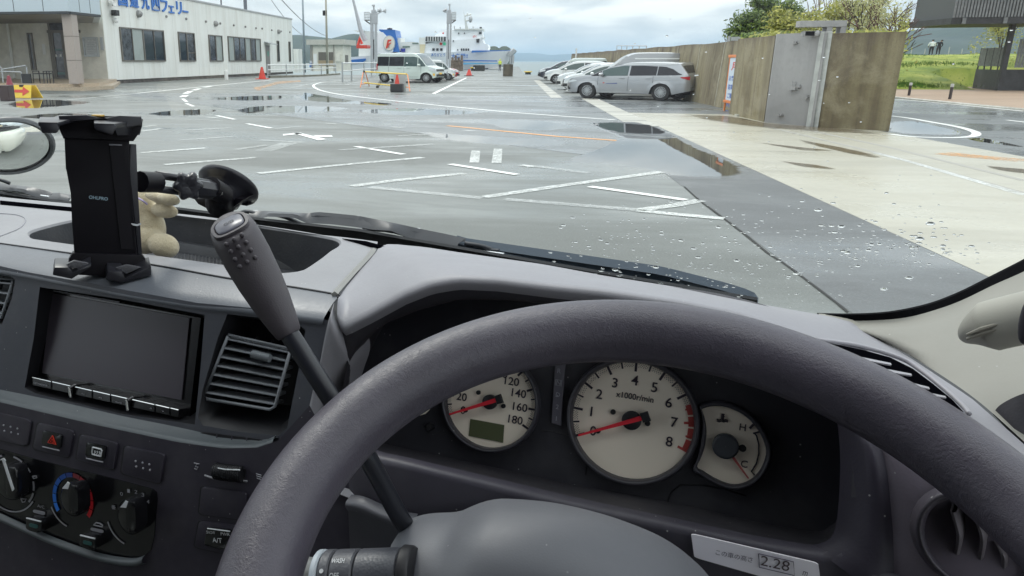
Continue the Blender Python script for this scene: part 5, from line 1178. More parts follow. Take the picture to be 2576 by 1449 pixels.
# ---- barrier and cones in front of the left row
def barrier():
    ga, gb = G(*c5(905, 1105)), G(*c5(1535, 1155)); gY = (ga.y + gb.y) / 2
    e = empty('trestle_barrier', ga, 0, 'orange and yellow trestle barrier in front of the pale kei van', 'barrier')
    for (p, q, t_, nm) in ((c5(905, 1105), c5(1018, 1090), c5(955, 905), 0), (c5(1440, 1130), c5(1533, 1155), c5(1485, 935), 1)):
        a, b = G(*p), G(*q); t = AT(*t_, (a.y + b.y) / 2); mb = MB(); mb.tube([a, t + Vector((-.06, 0, -.05)), t + Vector((0, 0, .02)), t + Vector((.08, 0, -.05)), b], .027, 8); m_ = a.lerp(t, .2); n_ = b.lerp(t, .2); mb.tube([m_, n_], .025, 6); loc(mb.build('leg_frame', M_ORP), e)
    l, r = AT(*c5(955, 905), ga.y), AT(*c5(1490, 938), gb.y); mb = MB(); mb.tube([l, r], .036, 10); loc(mb.build('bar', M_YEL), e)
    l, r = AT(*c5(955, 1045), ga.y), AT(*c5(1480, 1100), gb.y); mb = MB(); mb.tube([l, r], .032, 10); loc(mb.build('bar', M_YEL), e)
    for p in (c5(1485, 938), c5(1478, 1100), c5(955, 905)): q = AT(*p, (ga.y + gb.y) / 2); mb = MB(); mb.ball(q - Vector((0, .05, 0)), .06, n=6); loc(mb.build('clamp', M_DARK), e)
    a = AT(*c5(1160, 1025), ga.y - .1); b = G(*c5(1120, 1112)); mb = MB(); mb.tube([a, b + Vector((0, 0, .05))], .09, 6); loc(mb.build('hanging_lamp', mat('lamp_dark', (.08, .08, .07), .5)), e)
barrier()
g0 = G(*c5(1370, 1165)); cone('traffic_cone', 'orange cone with a white tip in a dark weight before the barrier', g0, AT(*c5(1385, 950), g0.y).z, .19, 1, m0=M_RED, m1=mat('cone_orange', (.80, .12, .03), .4))
mb = MB(); mb.box((g0.x, g0.y, .22), (.62, .6, .38), bev=.04); o = mb.build('weight', M_DARK); o = tag(o, 'black square weight holding the orange cone at the barrier', 'weight')
mb = MB(); p = AT(*c5(1380, 1050), g0.y + .5); mb.box((p.x + .1, g0.y + .5, p.z - .1), (.62, .03, 1.05)); tag(mb.build('notice_board', mat('board_grey', (.42, .44, .42), .5)), 'grey notice board standing behind the orange cone', 'board')
g0 = G(*c6(1615, 1200)); cone('traffic_cone', 'small red and white cone at the end of the white bay line', g0, AT(*c6(1620, 1095), g0.y).z, .32, 2)
# ---- quay furniture
def mooring(u, vb, vt, lb, s_=1.0):
    g = G(u, vb); z = AT(u, vt, g.y).z; e = empty('mooring_bollard', g, 0, lb, 'bollard', 'yellow topped mooring bollards on the quay'); r = .38 * s_
    mb = MB(); mb.lathe([(r, 0), (r * .8, z * .5), (r * .9, z * .62)], n=14); o = mb.build('base', M_DARK, smooth=True, angle=40); o.parent = e; mb = MB(); mb.lathe([(r * .9, z * .62), (r * 1.3, z * .75), (r * 1.25, z * .95), (.01, z)], n=14); o = mb.build('cap', M_YEL, smooth=True, angle=40); o.parent = e
mooring(1328, 187.5, 179, 'yellow topped mooring bollard on the quay edge right of the brown block', 1.0)
for k, (x, y) in enumerate(((1690, 1115), (1785, 1080), (1880, 1060))):
    u, v = c6(x, y); g = G(u, v + 1); mb = MB(); q = AT(*c6(x + 40, y - 85), g.y)
    mb.box((g.x + .8, g.y + .4, (q.z) / 2), (1.8, 1.6, q.z), bev=.1); tag(mb.build('rubber_fender', mat('fender_black', (.035, .035, .03), .8)), ('nearest', 'middle', 'farthest')[k] + ' of the dark fender blocks along the pier edge', 'fender'); 
    mooring(u, v + .6, v - 9, ('nearest', 'middle', 'farthest')[k] + ' yellow topped bollard of the three beside the pier fenders', 1.3)
a, b = G(*c6(2150, 1205)), G(*c6(2305, 1208)); zt = AT(*c6(2230, 1015), a.y).z; mb = MB(); mb.box(((a.x + b.x) / 2, a.y + .6, zt / 2), (b.x - a.x, 1.2, zt), bev=.04); tag(mb.build('counterweight', mat('rusty_block', (.10, .085, .06), .8, var=.4, vscale=2)), 'brown square counterweight block standing at the quay corner', 'block')
a = G(*c6(1340, 1075)); 
def rampgear(x0, y0, w, h, lb):
    g = G(*c6(x0, y0)); Y = g.y; b = AT(*c6(x0 + w, y0 - h), Y); mb = MB(); mb.box(((g.x + b.x) / 2, Y + 1, b.z * .45), (b.x - g.x, 2, b.z * .9), bev=.1)
    for k in range(4): mb.box((lerp(g.x, b.x, (k + .5) / 4), Y + .5 + .3 * k, b.z * .95), ((b.x - g.x) * .17, .8, b.z * .35 * (1 + k % 2)))
    tag(mb.build('mooring_winch', mat('rust_brown', (.16, .12, .09), .8, var=.5, vscale=3)), lb, 'machinery')
rampgear(1325, 1120, 190, 190, 'brown ramp machinery at the foot of the right gantry tower'); rampgear(-30, 1055, 215, 90, 'rusty ramp platform at the foot of the left gantry tower')
# gantry towers
M_TOWER = mat('tower_grey', (.42, .43, .45), .5, var=.08)
def tower(lb, foot, cx_, top, wpx, boxy, arm, Y):
    """two-legged ramp tower, cage platform and floodlights; boxy = y of the cage floor"""
    A = lambda x, y: AT(*c6(x, y), Y)
    c = A(cx_, boxy); z0, z1 = A(cx_, foot).z, A(cx_, top).z; w = A(cx_ + wpx, boxy).x - A(cx_, boxy).x
    e = empty('gantry_tower', (c.x, Y, 0), 0, lb, 'tower'); zs = A(cx_, boxy - 60).z
    mb = MB(); mb.box((c.x - w * .28, Y, (zs) / 2), (w * .40, w * .5, zs), bev=.05); loc(mb.build('leg', M_TOWER), e)
    mb = MB(); mb.box((c.x + w * .28, Y, (zs) / 2), (w * .34, w * .5, zs), bev=.05); loc(mb.build('leg', M_TOWER), e)
    mb = MB(); zb_ = A(cx_, boxy + 60).z; zt = A(cx_, boxy - 110).z; mb.box((c.x, Y, (zb_ + zt) / 2), (w * 1.05, w * .6, zt - zb_), bev=.08); mb.prism([(c.x - w * .3, Y - w * .3, zt), (c.x + w * .3, Y - w * .3, zt), (c.x + w * .3, Y + w * .3, zt), (c.x - w * .3, Y + w * .3, zt)], (0, 0, (z1 - zt) * .35)); loc(mb.build('head', M_TOWER), e)
    mb = MB(); mb.tube([(c.x, Y, zt), (c.x, Y, z1)], [w * .16, w * .10], 8); zq = lerp(zt, z1, .8); mb.lathe([(w * .22, 0), (w * .22, (z1 - zq) * .8)], (c.x - w * .05, Y, zq), n=10); loc(mb.build('mast_head', M_TOWER), e)
    sx = arm; ex_ = A(cx_ + sx * wpx * 1.25, boxy).x; zc = A(cx_, boxy).z; zc2 = A(cx_, boxy - 125).z
    mb = MB(); xm = c.x + sx * w * .5; mb.box(((xm + ex_) / 2, Y, zc), (abs(ex_ - xm), w * .9, .12)); mb.tube([(xm, Y, zc - w * .5), (ex_, Y, zc)], .08, 6); loc(mb.build('platform', mat('platform_dark', (.2, .19, .18), .6)), e)
    mb = MB()
    for k in range(5): x = lerp(xm, ex_, k / 4); mb.tube([(x, Y - w * .42, zc), (x, Y - w * .42, zc2)], .05, 5)
    for h in (.35, .7, 1.0): mb.tube([(xm, Y - w * .42, lerp(zc, zc2, h)), (ex_, Y - w * .42, lerp(zc, zc2, h)), (ex_, Y + w * .42, lerp(zc, zc2, h))], .05, 5)
    loc(mb.build('cage', mat('cage_grey', (.5, .52, .53), .5)), e)
    for k in (0, 1):
        x = c.x - sx * w * (.75 + .55 * k); z = lerp(zt, z1, .35 - .1 * k); mb = MB(); mb.lathe([(w * .1, 0), (w * .3, w * .35), (w * .3, w * .4), (.01, w * .3)], (x, Y, z), 'X' if k else 'Y', 12); mb.tube([(x, Y, z), (c.x, Y, z - w * .6)], .06, 6); loc(mb.build('floodlight', M_GREY), e)
    mb = MB(); mb.box((c.x - w * .02, Y - w * .15, A(cx_, 780).z), (w * .10, .1, abs(A(cx_, 620).z - A(cx_, 930).z))); loc(mb.build('guide_slot', M_DARK), e)
tower('left ramp gantry tower with its cage platform on the left side', 960, 112, 72, 112, 320, -1, 105)
tower('right ramp gantry tower with its cage platform on the right side', 980, 1305, 58, 82, 318, 1, 108)
# ================================================================ FERRY
def ferry():
    Y = 150.0; A = lambda x, y: AT(*c6(x, y), Y)
    e = empty('ferry', (A(1300, 0).x, Y, SEA), 0, 'white car ferry with blue stripes and a blue funnel bearing an FK emblem', 'ship')
    W_ = mat('ship_white', (.80, .83, .86), .4, var=.05, vscale=.2); W2 = mat('ship_offwhite', (.68, .70, .68), .5, var=.08, vscale=.3); BL = mat('ship_blue', (.015, .14, .48), .35); LB = mat('ship_light_blue', (.12, .38, .62), .35); 
    def pr(nm, pts, depth, m_, y0=0.0, bev=0.0): mb = MB(); mb.prism([A(*p) + Vector((0, y0, 0)) for p in pts], (0, depth, 0), bev=bev); return loc(mb.build(nm, m_), e)
    # hull: lofted, bow to the right
    top = [(-900, 960), (-300, 905), (300, 860), (1000, 840), (1650, 800), (1900, 795), (2200, 798), (2290, 770), (2345, 775)]
    bot = [(-900, 1110), (-300, 1110), (300, 1110), (1000, 1105), (1650, 1090), (1900, 1080), (2080, 1060), (2190, 1030), (2215, 1010)]
    rows = []; N_ = len(top)
    for i, (t_, b_) in enumerate(zip(top, bot)):
        a, b = A(*t_), A(*b_); wd = (14, 14, 14, 14, 13, 11, 6, 2, .3)[i]; row = []
        for j in range(9):
            q = a.lerp(b, j / 8); fl = wd * (1 - .35 * (j / 8) * (i / N_)); row.append(Vector((q.x, Y + 7 - fl / 2, q.z)))
        for j in range(8, -1, -1):
            q = a.lerp(b, j / 8); fl = wd * (1 - .35 * (j / 8) * (i / N_)); row.append(Vector((q.x, Y + 7 + fl / 2, q.z)))
        rows.append(row)
    mb = MB(); mb.grid(rows, close_v=True); loc(mb.build('hull', W_, smooth=True, angle=35), e)
    pr('hull_stripe', [(1450, 945), (2060, 955), (2060, 972), (1470, 968)], .3, BL, -.15 ); pr('hull_stripe', [(1520, 990), (2120, 992), (2100, 1005), (1560, 1020), (1525, 1018)], .3, LB, -.15)
    pr('bow_flash', [(1665, 797), (1905, 797), (2290, 792), (2270, 800), (1960, 812), (1650, 833)], .3, BL, -.12)
    pr('stern_stripe', [(-900, 1000), (-15, 925), (-15, 955), (-80, 990), (-900, 1060)], .3, BL, -.2)
    pr('lower_deck_house', [(830, 845), (1650, 830), (1900, 797), (1925, 745), (1905, 695), (1850, 690), (1810, 600), (1250, 640), (920, 690), (830, 700)], 12, W_, .8)
    pr('yellow_panel', [(830, 700), (920, 698), (900, 838), (835, 838)], .3, mat('ship_cream', (.68, .60, .40), .5), .5)
    pr('bridge', [(920, 665), (1250, 672), (1250, 570), (925, 570)], 10, W_, .3); br = pr('bridge_window', [(925, 650), (1248, 655), (1248, 582), (930, 578)], .2, M_GLASS2, .1)
    for k in range(7): mb = MB(); a, b = A(965 + k * 40, 580), A(965 + k * 40, 652); mb.tube([a + Vector((0, .06, 0)), b + Vector((0, .06, 0))], .08, 5); loc(mb.build('window_bar', W2), e)
    pr('upper_house', [(1060, 565), (1250, 565), (1370, 470), (1825, 455), (1815, 520), (1830, 600), (1800, 640), (1250, 640)], 9, W_, 1.4); pr('upper_house', [(1060, 565), (1150, 480), (1370, 470), (1250, 566)], 9, W_, 1.41)
    pr('roof_deck', [(1370, 470), (1380, 452), (1835, 447), (1825, 475)], 9, W2, 1.1)
    pr('aft_block', [(815, 700), (815, 590), (918, 590), (918, 690)], 8, W2, 1.0); pr('aft_block', [(520, 830), (520, 665), (690, 655), (835, 675), (835, 830)], 9, W2, 1.5); pr('aft_block', [(470, 800), (470, 595), (520, 595), (520, 800)], 6, W2, 1.2)
    pr('aft_opening', [(550, 725), (665, 725), (665, 750), (550, 748)], .3, mat('ship_green_dark', (.12, .18, .15), .5), 1.3); pr('aft_opening', [(705, 672), (800, 672), (800, 690), (705, 690)], .3, mat('ship_green_dark', (.12, .18, .15), .5), 1.3)
    pr('blue_sign', [(527, 765), (595, 765), (595, 820), (527, 820)], .3, mat('deep_blue', (.02, .03, .25), .5), .9)
    for (x, y, w, h) in ((1030, 762, 38, 40), (1093, 762, 38, 40), (1155, 762, 38, 40), (1425, 775, 16, 24), (1482, 765, 22, 36), (1518, 765, 22, 36), (1556, 765, 22, 36), (1592, 765, 22, 36), (1358, 632, 14, 26), (1435, 512, 18, 22), (1528, 512, 16, 18), (1765, 500, 45, 36)): pr('porthole', [(x, y), (x + w, y), (x + w, y + h), (x, y + h)], .2, M_GLASS, .55 if y > 600 else 1.2)
    pr('side_door', [(1728, 615), (1780, 612), (1772, 672), (1732, 672)], .4, M_DARK, .5); pr('green_flag', [(1202, 668), (1245, 668), (1245, 715), (1205, 715)], .2, mat('flag_green', (.05, .45, .25), .5), .2)
    mb = MB(); mb.lathe([(.14, 0), (.2, .1), (.26, 0)], A(1168, 692) + Vector((0, .3, 0)), 'Y', 14); loc(mb.build('life_ring', M_RED), e); mb = MB(); q = A(1202, 522); mb.ball(q + Vector((0, .6, 0)), .16); loc(mb.build('life_ring', M_RED), e)
    # funnel
    pr('funnel', [(205, 820), (215, 500), (180, 475), (440, 475), (470, 640), (510, 820)], 7, BL, .5); pr('funnel_side', [(150, 850), (165, 560), (205, 500), (250, 510), (330, 590), (400, 700), (415, 800), (400, 830)], 7.2, W_, .3); pr('funnel_cap', [(180, 475), (195, 462), (438, 470), (440, 480)], 7, BL, .45)
    c = A(350, 685) + Vector((0, .1, 0)); 
    r1_, r2_ = (A(447, 685) - A(350, 685)).x, (A(350, 560) - A(350, 685)).z
    for s_, m_, off in ((1.0, mat('ring_grey', (.45, .50, .55), .3, metal=.5), 0), (.88, mat('ring_cream', (.72, .68, .60), .5), -.12)):
        mb = MB(); P = [c + Vector((r1_ * s_ * cos(2 * pi * k / 32), off, r2_ * s_ * sin(2 * pi * k / 32))) for k in range(32)]; mb.prism(P, (0, .2, 0)); loc(mb.build('emblem_disc', m_), e)
    F_ = [(300, 765), (330, 628), (388, 625), (384, 652), (352, 655), (344, 690), (378, 672), (392, 676), (352, 712), (358, 745), (332, 752), (336, 715), (325, 765)]
    pr('emblem_letter', F_, .1, M_RED, -.1); pr('emblem_letter', [(352, 712), (372, 700), (352, 735), (360, 755), (340, 750)], .1, mat('k_grey', (.3, .3, .3), .5), -.12)
    for (x, y) in ((315, 450), (342, 455)): mb = MB(); mb.tube([A(x, y + 25) + Vector((0, 3, 0)), A(x - 8, y - 15) + Vector((0, 3, 0))], .35, 8); loc(mb.build('exhaust_pipe', M_DARK), e)
    pr('stern_house', [(-160, 830), (-145, 480), (60, 490), (60, 880), (-160, 900)], 8, W2, 2); pr('stern_wing', [(-250, 478), (-60, 478), (-90, 500), (-140, 505)], 5, W2, 1.5); 
    # masts
    mb = MB(); mb.prism([A(1555, 470), A(1540, 240), A(1520, 150), A(1545, 230), A(1575, 350), A(1610, 470)], (0, .6, 0)); loc(mb.build('radar_mast', W2), e)
    for (a_, b_) in (((1545, 250), (1650, 225)), ((1560, 330), (1640, 315)), ((1600, 215), (1580, 215))): mb = MB(); mb.tube([A(*a_) + Vector((0, .3, 0)), A(*b_) + Vector((0, .3, 0))], .15, 6); loc(mb.build('radar_arm', W2), e)
    mb = MB(); mb.ball(A(1640, 305), .6, scale=(.6, 1, 1)); loc(mb.build('radar_dome', M_GREY), e)
    mb = MB(); mb.tube([A(-25, 640), A(-100, 470), A(-185, 120), A(-230, -60)], [.5, .4, .25, .2], 8); loc(mb.build('signal_mast', M_TOWER), e)
    for (x, y, hh) in ((1383, 410, 45), (1475, 425, 30), (1680, 420, 30)): mb = MB(); mb.tube([A(x, y + hh), A(x, y)], .1, 5); loc(mb.build('aerial', M_GREY), e)
    pr('searchlight', [(1775, 420), (1810, 420), (1808, 445), (1777, 445)], 1, M_DARK, 2); pr('bridge_wing', [(1810, 590), (1865, 590), (1855, 605), (1815, 605)], 3, W2, .5)
    for (a_, b_) in (((2230, 870), (2330, 770)), ((2255, 885), (2355, 785))): mb = MB(); mb.tube([A(*a_) + Vector((0, 5, 0)), A(*b_) + Vector((0, 5, 0))], .35, 6); loc(mb.build('bow_rail', M_STEEL), e)
    for x in (2275, 2312): mb = MB(); mb.tube([A(x, 870) + Vector((0, 5, 0)), A(x - 10, 1010) + Vector((0, 5, 0))], .25, 6); loc(mb.build('bow_support', M_STEEL), e)
    for (x0, t_, x1_) in ((1020, "船", 1240),): pass
    mb = MB(); a, b = A(1330, 925), A(1600, 845); put_text(mb, "大奮闘!!", ((a.x + b.x) / 2, Y - .3, (a.z + b.z) / 2), (1, 0, 0), (0, 0, 1), height=b.z - a.z, width=b.x - a.x, bold=.02, ext=.02); loc(mb.build('hull_lettering', BL), e)
    mb = MB(); a, b = A(1020, 880), A(1240, 850); put_text(mb, "ありがとう", ((a.x + b.x) / 2, Y - .3, (a.z + b.z) / 2), (1, 0, 0), (0, 0, 1), height=(b.z - a.z) * 1.8, width=b.x - a.x, bold=.02); loc(mb.build('hull_lettering', BL), e)
    mb = MB(); a, b = A(1590, 590), A(1725, 555); put_text(mb, "ばく", ((a.x + b.x) / 2 + .5, Y + 1.2, (a.z + b.z) / 2), (1, 0, 0), (0, 0, 1), height=b.z - a.z, bold=.03); loc(mb.build('red_lettering', M_RED), e)
    mb = MB(); a = A(-40, 760); mb.box((A(-10, 0).x, Y - 3, A(0, 745).z), (A(40, 0).x - A(-120, 0).x, 4, A(0, 710).z - A(0, 760).z)); q = A(-60, 600); mb.tube([A(-90, 720) + Vector((0, -3, 0)), q + Vector((0, -3, 0)), A(-30, 700) + Vector((0, -3, 0))], .3, 6); loc(mb.build('stern_crane', M_RED), e)
ferry()
def blob_tree(lb, x, y, w, h, lf, Y, seed):
    A = lambda x_, y_: AT(*c6(x_, y_), Y); b = A(x, y); rnd = random.Random(seed); hw = (A(x + w, y) - A(x, y)).x; hh = (A(x, y - h) - A(x, y)).z; e = empty('islet', (b.x, Y, SEA), 0, lb, 'rock')
hills('headland', [c6(1905, 770), c6(1935, 745), c6(1990, 728), c6(2050, 735), c6(2090, 760), c6(2130, 735), c6(2200, 730), c6(2250, 755), c6(2290, 790)], 420, SEA, M_HILL, 5, 60, 2)

# ---- people
def body(name, label, loc_, rz, joints, mats_, s_=1.0, hair=None, cat='person'):
    """skinned figure. joints: dict name -> (x, y, z, r); edges fixed"""
    e = empty(name, loc_, rz, label, cat); e.scale = (s_,) * 3
    E_ = [('pel', 'belly'), ('belly', 'chest'), ('chest', 'neck'), ('neck', 'head'), ('head', 'crown'), ('chest', 'shl'), ('shl', 'ell'), ('ell', 'wrl'), ('wrl', 'hal'), ('chest', 'shr'), ('shr', 'elr'), ('elr', 'wrr'), ('wrr', 'har'), ('pel', 'hil'), ('hil', 'knl'), ('knl', 'anl'), ('anl', 'tol'), ('pel', 'hir'), ('hir', 'knr'), ('knr', 'anr'), ('anr', 'tor')]
    me = bpy.data.meshes.new('body'); names = list(joints); me.from_pydata([joints[n][:3] for n in names], [(names.index(a), names.index(b)) for a, b in E_], []); me.update()
    ob = bpy.data.objects.new('body', me); COL.objects.link(ob); md = ob.modifiers.new('s', 'SKIN'); md.use_smooth_shade = True; md.branch_smoothing = .5
    sv = me.skin_vertices[0].data
    for i, n_ in enumerate(names): sv[i].radius = (joints[n_][3], joints[n_][3] * (.72 if n_ in ('chest', 'belly', 'pel') else 1)); sv[i].use_root = (n_ == 'pel')
    ob.modifiers.new('b', 'SUBSURF').levels = 2; ob.modifiers['b'].render_levels = 2
    bpy.context.view_layer.update(); m2 = bpy.data.meshes.new_from_object(ob.evaluated_get(bpy.context.evaluated_depsgraph_get())); bpy.data.objects.remove(ob)
    m2.materials.clear()
    for q in mats_[0]: m2.materials.append(q)
    for p in m2.polygons: p.material_index = mats_[1](p.center); p.use_smooth = True
    o = bpy.data.objects.new('body', m2); COL.objects.link(o); o.parent = e
    if hair: mb = MB(); hx, hy, hz, hr = joints['crown']; mb.ball((hx, hy - .0, hz - .02), hr * 1.18, n=8, scale=(1, 1.1, .9)); oh = mb.build('hair', hair, smooth=True); oh.parent = e
    return e
J0 = dict(pel=(0, 0, .95, .15), belly=(0, 0, 1.08, .14), chest=(0, 0, 1.33, .16), neck=(0, 0, 1.50, .055), head=(0, .01, 1.60, .085), crown=(0, 0, 1.68, .085), shl=(-.19, 0, 1.42, .06), ell=(-.27, .02, 1.14, .045), wrl=(-.22, .12, .92, .035), hal=(-.2, .16, .85, .035), shr=(.19, 0, 1.42, .06), elr=(.27, .02, 1.14, .045), wrr=(.24, .12, .92, .035), har=(.22, .16, .85, .035),
          hil=(-.09, 0, .88, .10), knl=(-.10, .01, .48, .065), anl=(-.11, -.02, .09, .045), tol=(-.12, .13, .04, .04), hir=(.09, 0, .88, .10), knr=(.10, .01, .48, .065), anr=(.11, -.02, .09, .045), tor=(.12, .13, .04, .04))
SK = mat('skin', (.42, .26, .19), .55); CW = mat('white_cloth', (.75, .76, .80), .8); CB = mat('black_cloth', (.015, .014, .02), .85); CN = mat('dark_trousers', (.03, .025, .035), .85); HB_ = mat('hair_black', (.012, .01, .012), .6); HV_ = mat('hivis_yellow', (.65, .75, .05), .6)
yh_ = gy0 + 19.0
for k, (x, m_, lb, jj) in enumerate(((345, CW, 'person in a white top and dark trousers standing on the grass bank', {}), (425, CB, 'person in black leaning slightly, standing right of the white clad one', dict(chest=(.05, 0, 1.33, .15), neck=(.10, 0, 1.48, .05), head=(.13, 0, 1.57, .08), crown=(.15, 0, 1.65, .08), wrl=(-.12, .16, 1.0, .035), hal=(-.05, .2, .98, .035))))):
    u, v = c7(x - 20 if k == 0 else x - 25, 402); p = AT(u, v, yh_); t = AT(c7(x, 238)[0], c7(x, 238)[1], yh_); zb_ = hill_z(p.x, yh_); J = dict(J0); J.update(jj)
    body('person', lb, (p.x, yh_, zb_), 0, J, ((m_, CN, SK), lambda c, m_=m_: 2 if c.z > 1.5 or (c.z < .9 and abs(c.x) > .19 and c.z > .7) else (0 if c.z > .98 else 1)), (t.z - zb_) / 1.76, HB_).scale.xy = [(t.z - zb_) / 1.76 * 1.4] * 2
g = G(*c6(2100, 1125)); 
body('person', 'dock worker in a yellow high visibility vest beside the brown block', (g.x, g.y, 0), .4, dict(J0), ((HV_, CN, SK), lambda c: 2 if c.z > 1.5 else (0 if c.z > .98 else 1)), AT(*c6(2100, 930), g.y).z / 1.76, HV_)
# ================================================================ THE VAN THE PICTURE IS TAKEN FROM
van = empty('van', (0, 0, 0), VYAW, 'grey dashboard, steering wheel and windscreen of the van the view is taken from', 'van')
EO = Vector((0, 0, EYE))
def vp(o, par=None):
    """part of the van (meshes are in van axes with the camera as origin)"""
    if par is None: o.parent = van; o.location = EO
    else: o.parent = par
    return o
def plastic(name, col, rough=.55, grain=520, bs=.11, var=.04, spec=.45):
    n = NT(name); v = n.map(); g = n.voro(v, grain, 'F1'); f = n.noise(v, grain * .5, 3); d = n.noise(v, 9, 4)
    dust = n.math('MULTIPLY', n.rng(n.voro(v, 95, 'F1'), .035, .075, 1.0, 0.0), n.rng(n.noise(v, 23, 2), .50, .56)); lint = n.math('MULTIPLY', n.rng(n.noise(n.map((60, 7, 30)), 4, 2), .70, .73), .25)
    cc = n.mix(n.rng(d, .35, .65), tuple(c * (1 - var) for c in col), tuple(c * (1 + var) for c in col)); cc = n.mix(n.math('MULTIPLY', dust, .55), cc, (.6, .6, .58)); cc = n.mix(n.math('MULTIPLY', n.rng(n.noise(v, 5, 5, .7), .48, .68), .10), cc, (.32, .31, .30))
    n.set(Base_Color=cc, Roughness=n.math('ADD', n.math('MULTIPLY', f, .12), n.rng(n.noise(v, 11, 4), .35, .65, rough - .12, rough))); n.b.inputs['Specular IOR Level'].default_value = spec
    n.bump(n.math('ADD', g, n.math('MULTIPLY', f, .5)), bs, .0006); return n.m
M_PAD = plastic('dash_top_plastic', (.235, .235, .252), .50); M_PADR = plastic('dash_driver_plastic', (.262, .258, .282), .5); M_FACE = plastic('dash_face_plastic', (.062, .066, .082), .5); M_FACE2 = plastic('lower_panel_plastic', (.033, .029, .044), .5)
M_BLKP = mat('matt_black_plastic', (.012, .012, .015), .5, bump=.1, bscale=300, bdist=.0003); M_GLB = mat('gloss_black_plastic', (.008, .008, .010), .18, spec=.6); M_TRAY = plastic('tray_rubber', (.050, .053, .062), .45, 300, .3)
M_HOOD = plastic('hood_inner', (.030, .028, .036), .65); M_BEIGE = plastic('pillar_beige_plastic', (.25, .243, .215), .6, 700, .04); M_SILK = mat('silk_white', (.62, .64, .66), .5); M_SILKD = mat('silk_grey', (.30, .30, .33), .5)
n = NT('wheel_leather'); v = n.map(); nz_ = n.noise(v, 120, 5, .65, 1.2); vv = n.noise(v, 14, 3)
va = n.N.new('ShaderNodeVectorMath'); va.operation = 'MULTIPLY_ADD'; n.lk(n.tc.outputs['Object'], va.inputs[0]); va.inputs[1].default_value = (1, 1, 1)
nc_ = n.N.new('ShaderNodeTexNoise'); nc_.inputs['Scale'].default_value = 150; nc_.inputs['Detail'].default_value = 3; n.lk(v, nc_.inputs['Vector']); sc_n = n.N.new('ShaderNodeVectorMath'); sc_n.operation = 'SCALE'; sc_n.inputs['Scale'].default_value = .006; n.lk(nc_.outputs['Color'], sc_n.inputs[0]); n.lk(sc_n.outputs[0], va.inputs[2])
c1_ = n.voro(va.outputs[0], 300, 'DISTANCE_TO_EDGE'); c2_ = n.voro(va.outputs[0], 760, 'DISTANCE_TO_EDGE')
n.set(Base_Color=n.mix(n.rng(vv, .35, .65), (.056, .050, .066), (.076, .068, .088)), Roughness=.38); n.b.inputs['Specular IOR Level'].default_value = .5
n.bump(n.math('ADD', n.math('MULTIPLY', n.rng(c1_, 0, .10), n.rng(nz_, .42, .62, .05, .75)), n.math('ADD', n.math('MULTIPLY', n.rng(c2_, 0, .12), .30), n.math('MULTIPLY', nz_, .8))), .22, .0007); M_LEATH = n.m
M_SCREEN = mat('screen_glass', (.060, .052, .066), .30, spec=.5, bump=.03, bscale=900, bdist=.0002)
def gridv(mb, rows, mi=None): mb.grid(rows, mi=mi)
def resamp(P, n_):
    """resample a polyline of Vectors to n_ points by arc length"""
    d = [0]
    for a, b in zip(P, P[1:]): d.append(d[-1] + (b - a).length)
    out = []; k = 0
    for i in range(n_):
        t = d[-1] * i / (n_ - 1)
        while k < len(d) - 2 and d[k + 1] < t: k += 1
        out.append(P[k].lerp(P[k + 1], (t - d[k]) / max(1e-9, d[k + 1] - d[k])))
    return out
def in_poly(p, poly):
    c = False; n_ = len(poly)
    for i in range(n_):
        a, b = poly[i], poly[i - 1]
        if (a[1] > p[1]) != (b[1] > p[1]) and p[0] < (b[0] - a[0]) * (p[1] - a[1]) / (b[1] - a[1]) + a[0]: c = not c
    return c
def plate(mb, outer, holes=(), mi=0):
    """flat polygon with holes, triangulated"""
    bm = mb.bm; es = []
    for loop in [outer] + list(holes):
        vs_ = [bm.verts.new(p) for p in loop]
        for i in range(len(vs_)): es.append(bm.edges.new((vs_[i], vs_[(i + 1) % len(vs_)])))
    r = bmesh.ops.triangle_fill(bm, use_beauty=True, use_dissolve=False, edges=es)
    for g_ in r['geom']:
        if isinstance(g_, bmesh.types.BMFace): g_.material_index = mi
def wall(mb, loop, off, mi=0, close=True):
    rows = [[p, p + off] for p in loop]
    if close: rows.append(rows[0])
    mb.grid(rows, mi=mi)
ZT = -.205
# ---------------------------------------------------------------- windscreen
GL = Plane((0, .88, -.205), (0, 1, 1))
n = NT('windscreen_pane'); gl = n.N.new('ShaderNodeBsdfGlossy'); gl.inputs['Roughness'].default_value = .02; tr = n.N.new('ShaderNodeBsdfTransparent'); tr.inputs[0].default_value = (.94, .965, .95, 1); mx = n.N.new('ShaderNodeMixShader'); fr = n.N.new('ShaderNodeFresnel'); fr.inputs['IOR'].default_value = 1.33
mx.inputs[0].default_value = .05; n.lk(tr.outputs[0], mx.inputs[1]); n.lk(gl.outputs[0], mx.inputs[2]); n.lk(mx.outputs[0], n.out.inputs[0])
mb = MB()
def glp(x, z): return Vector((x, .675 - z, z))
mb.face([glp(-1.32, -.34), glp(.55, -.34), glp(.50, .42), glp(-1.27, .42)]); wsc = vp(mb.build('windscreen', n.m))
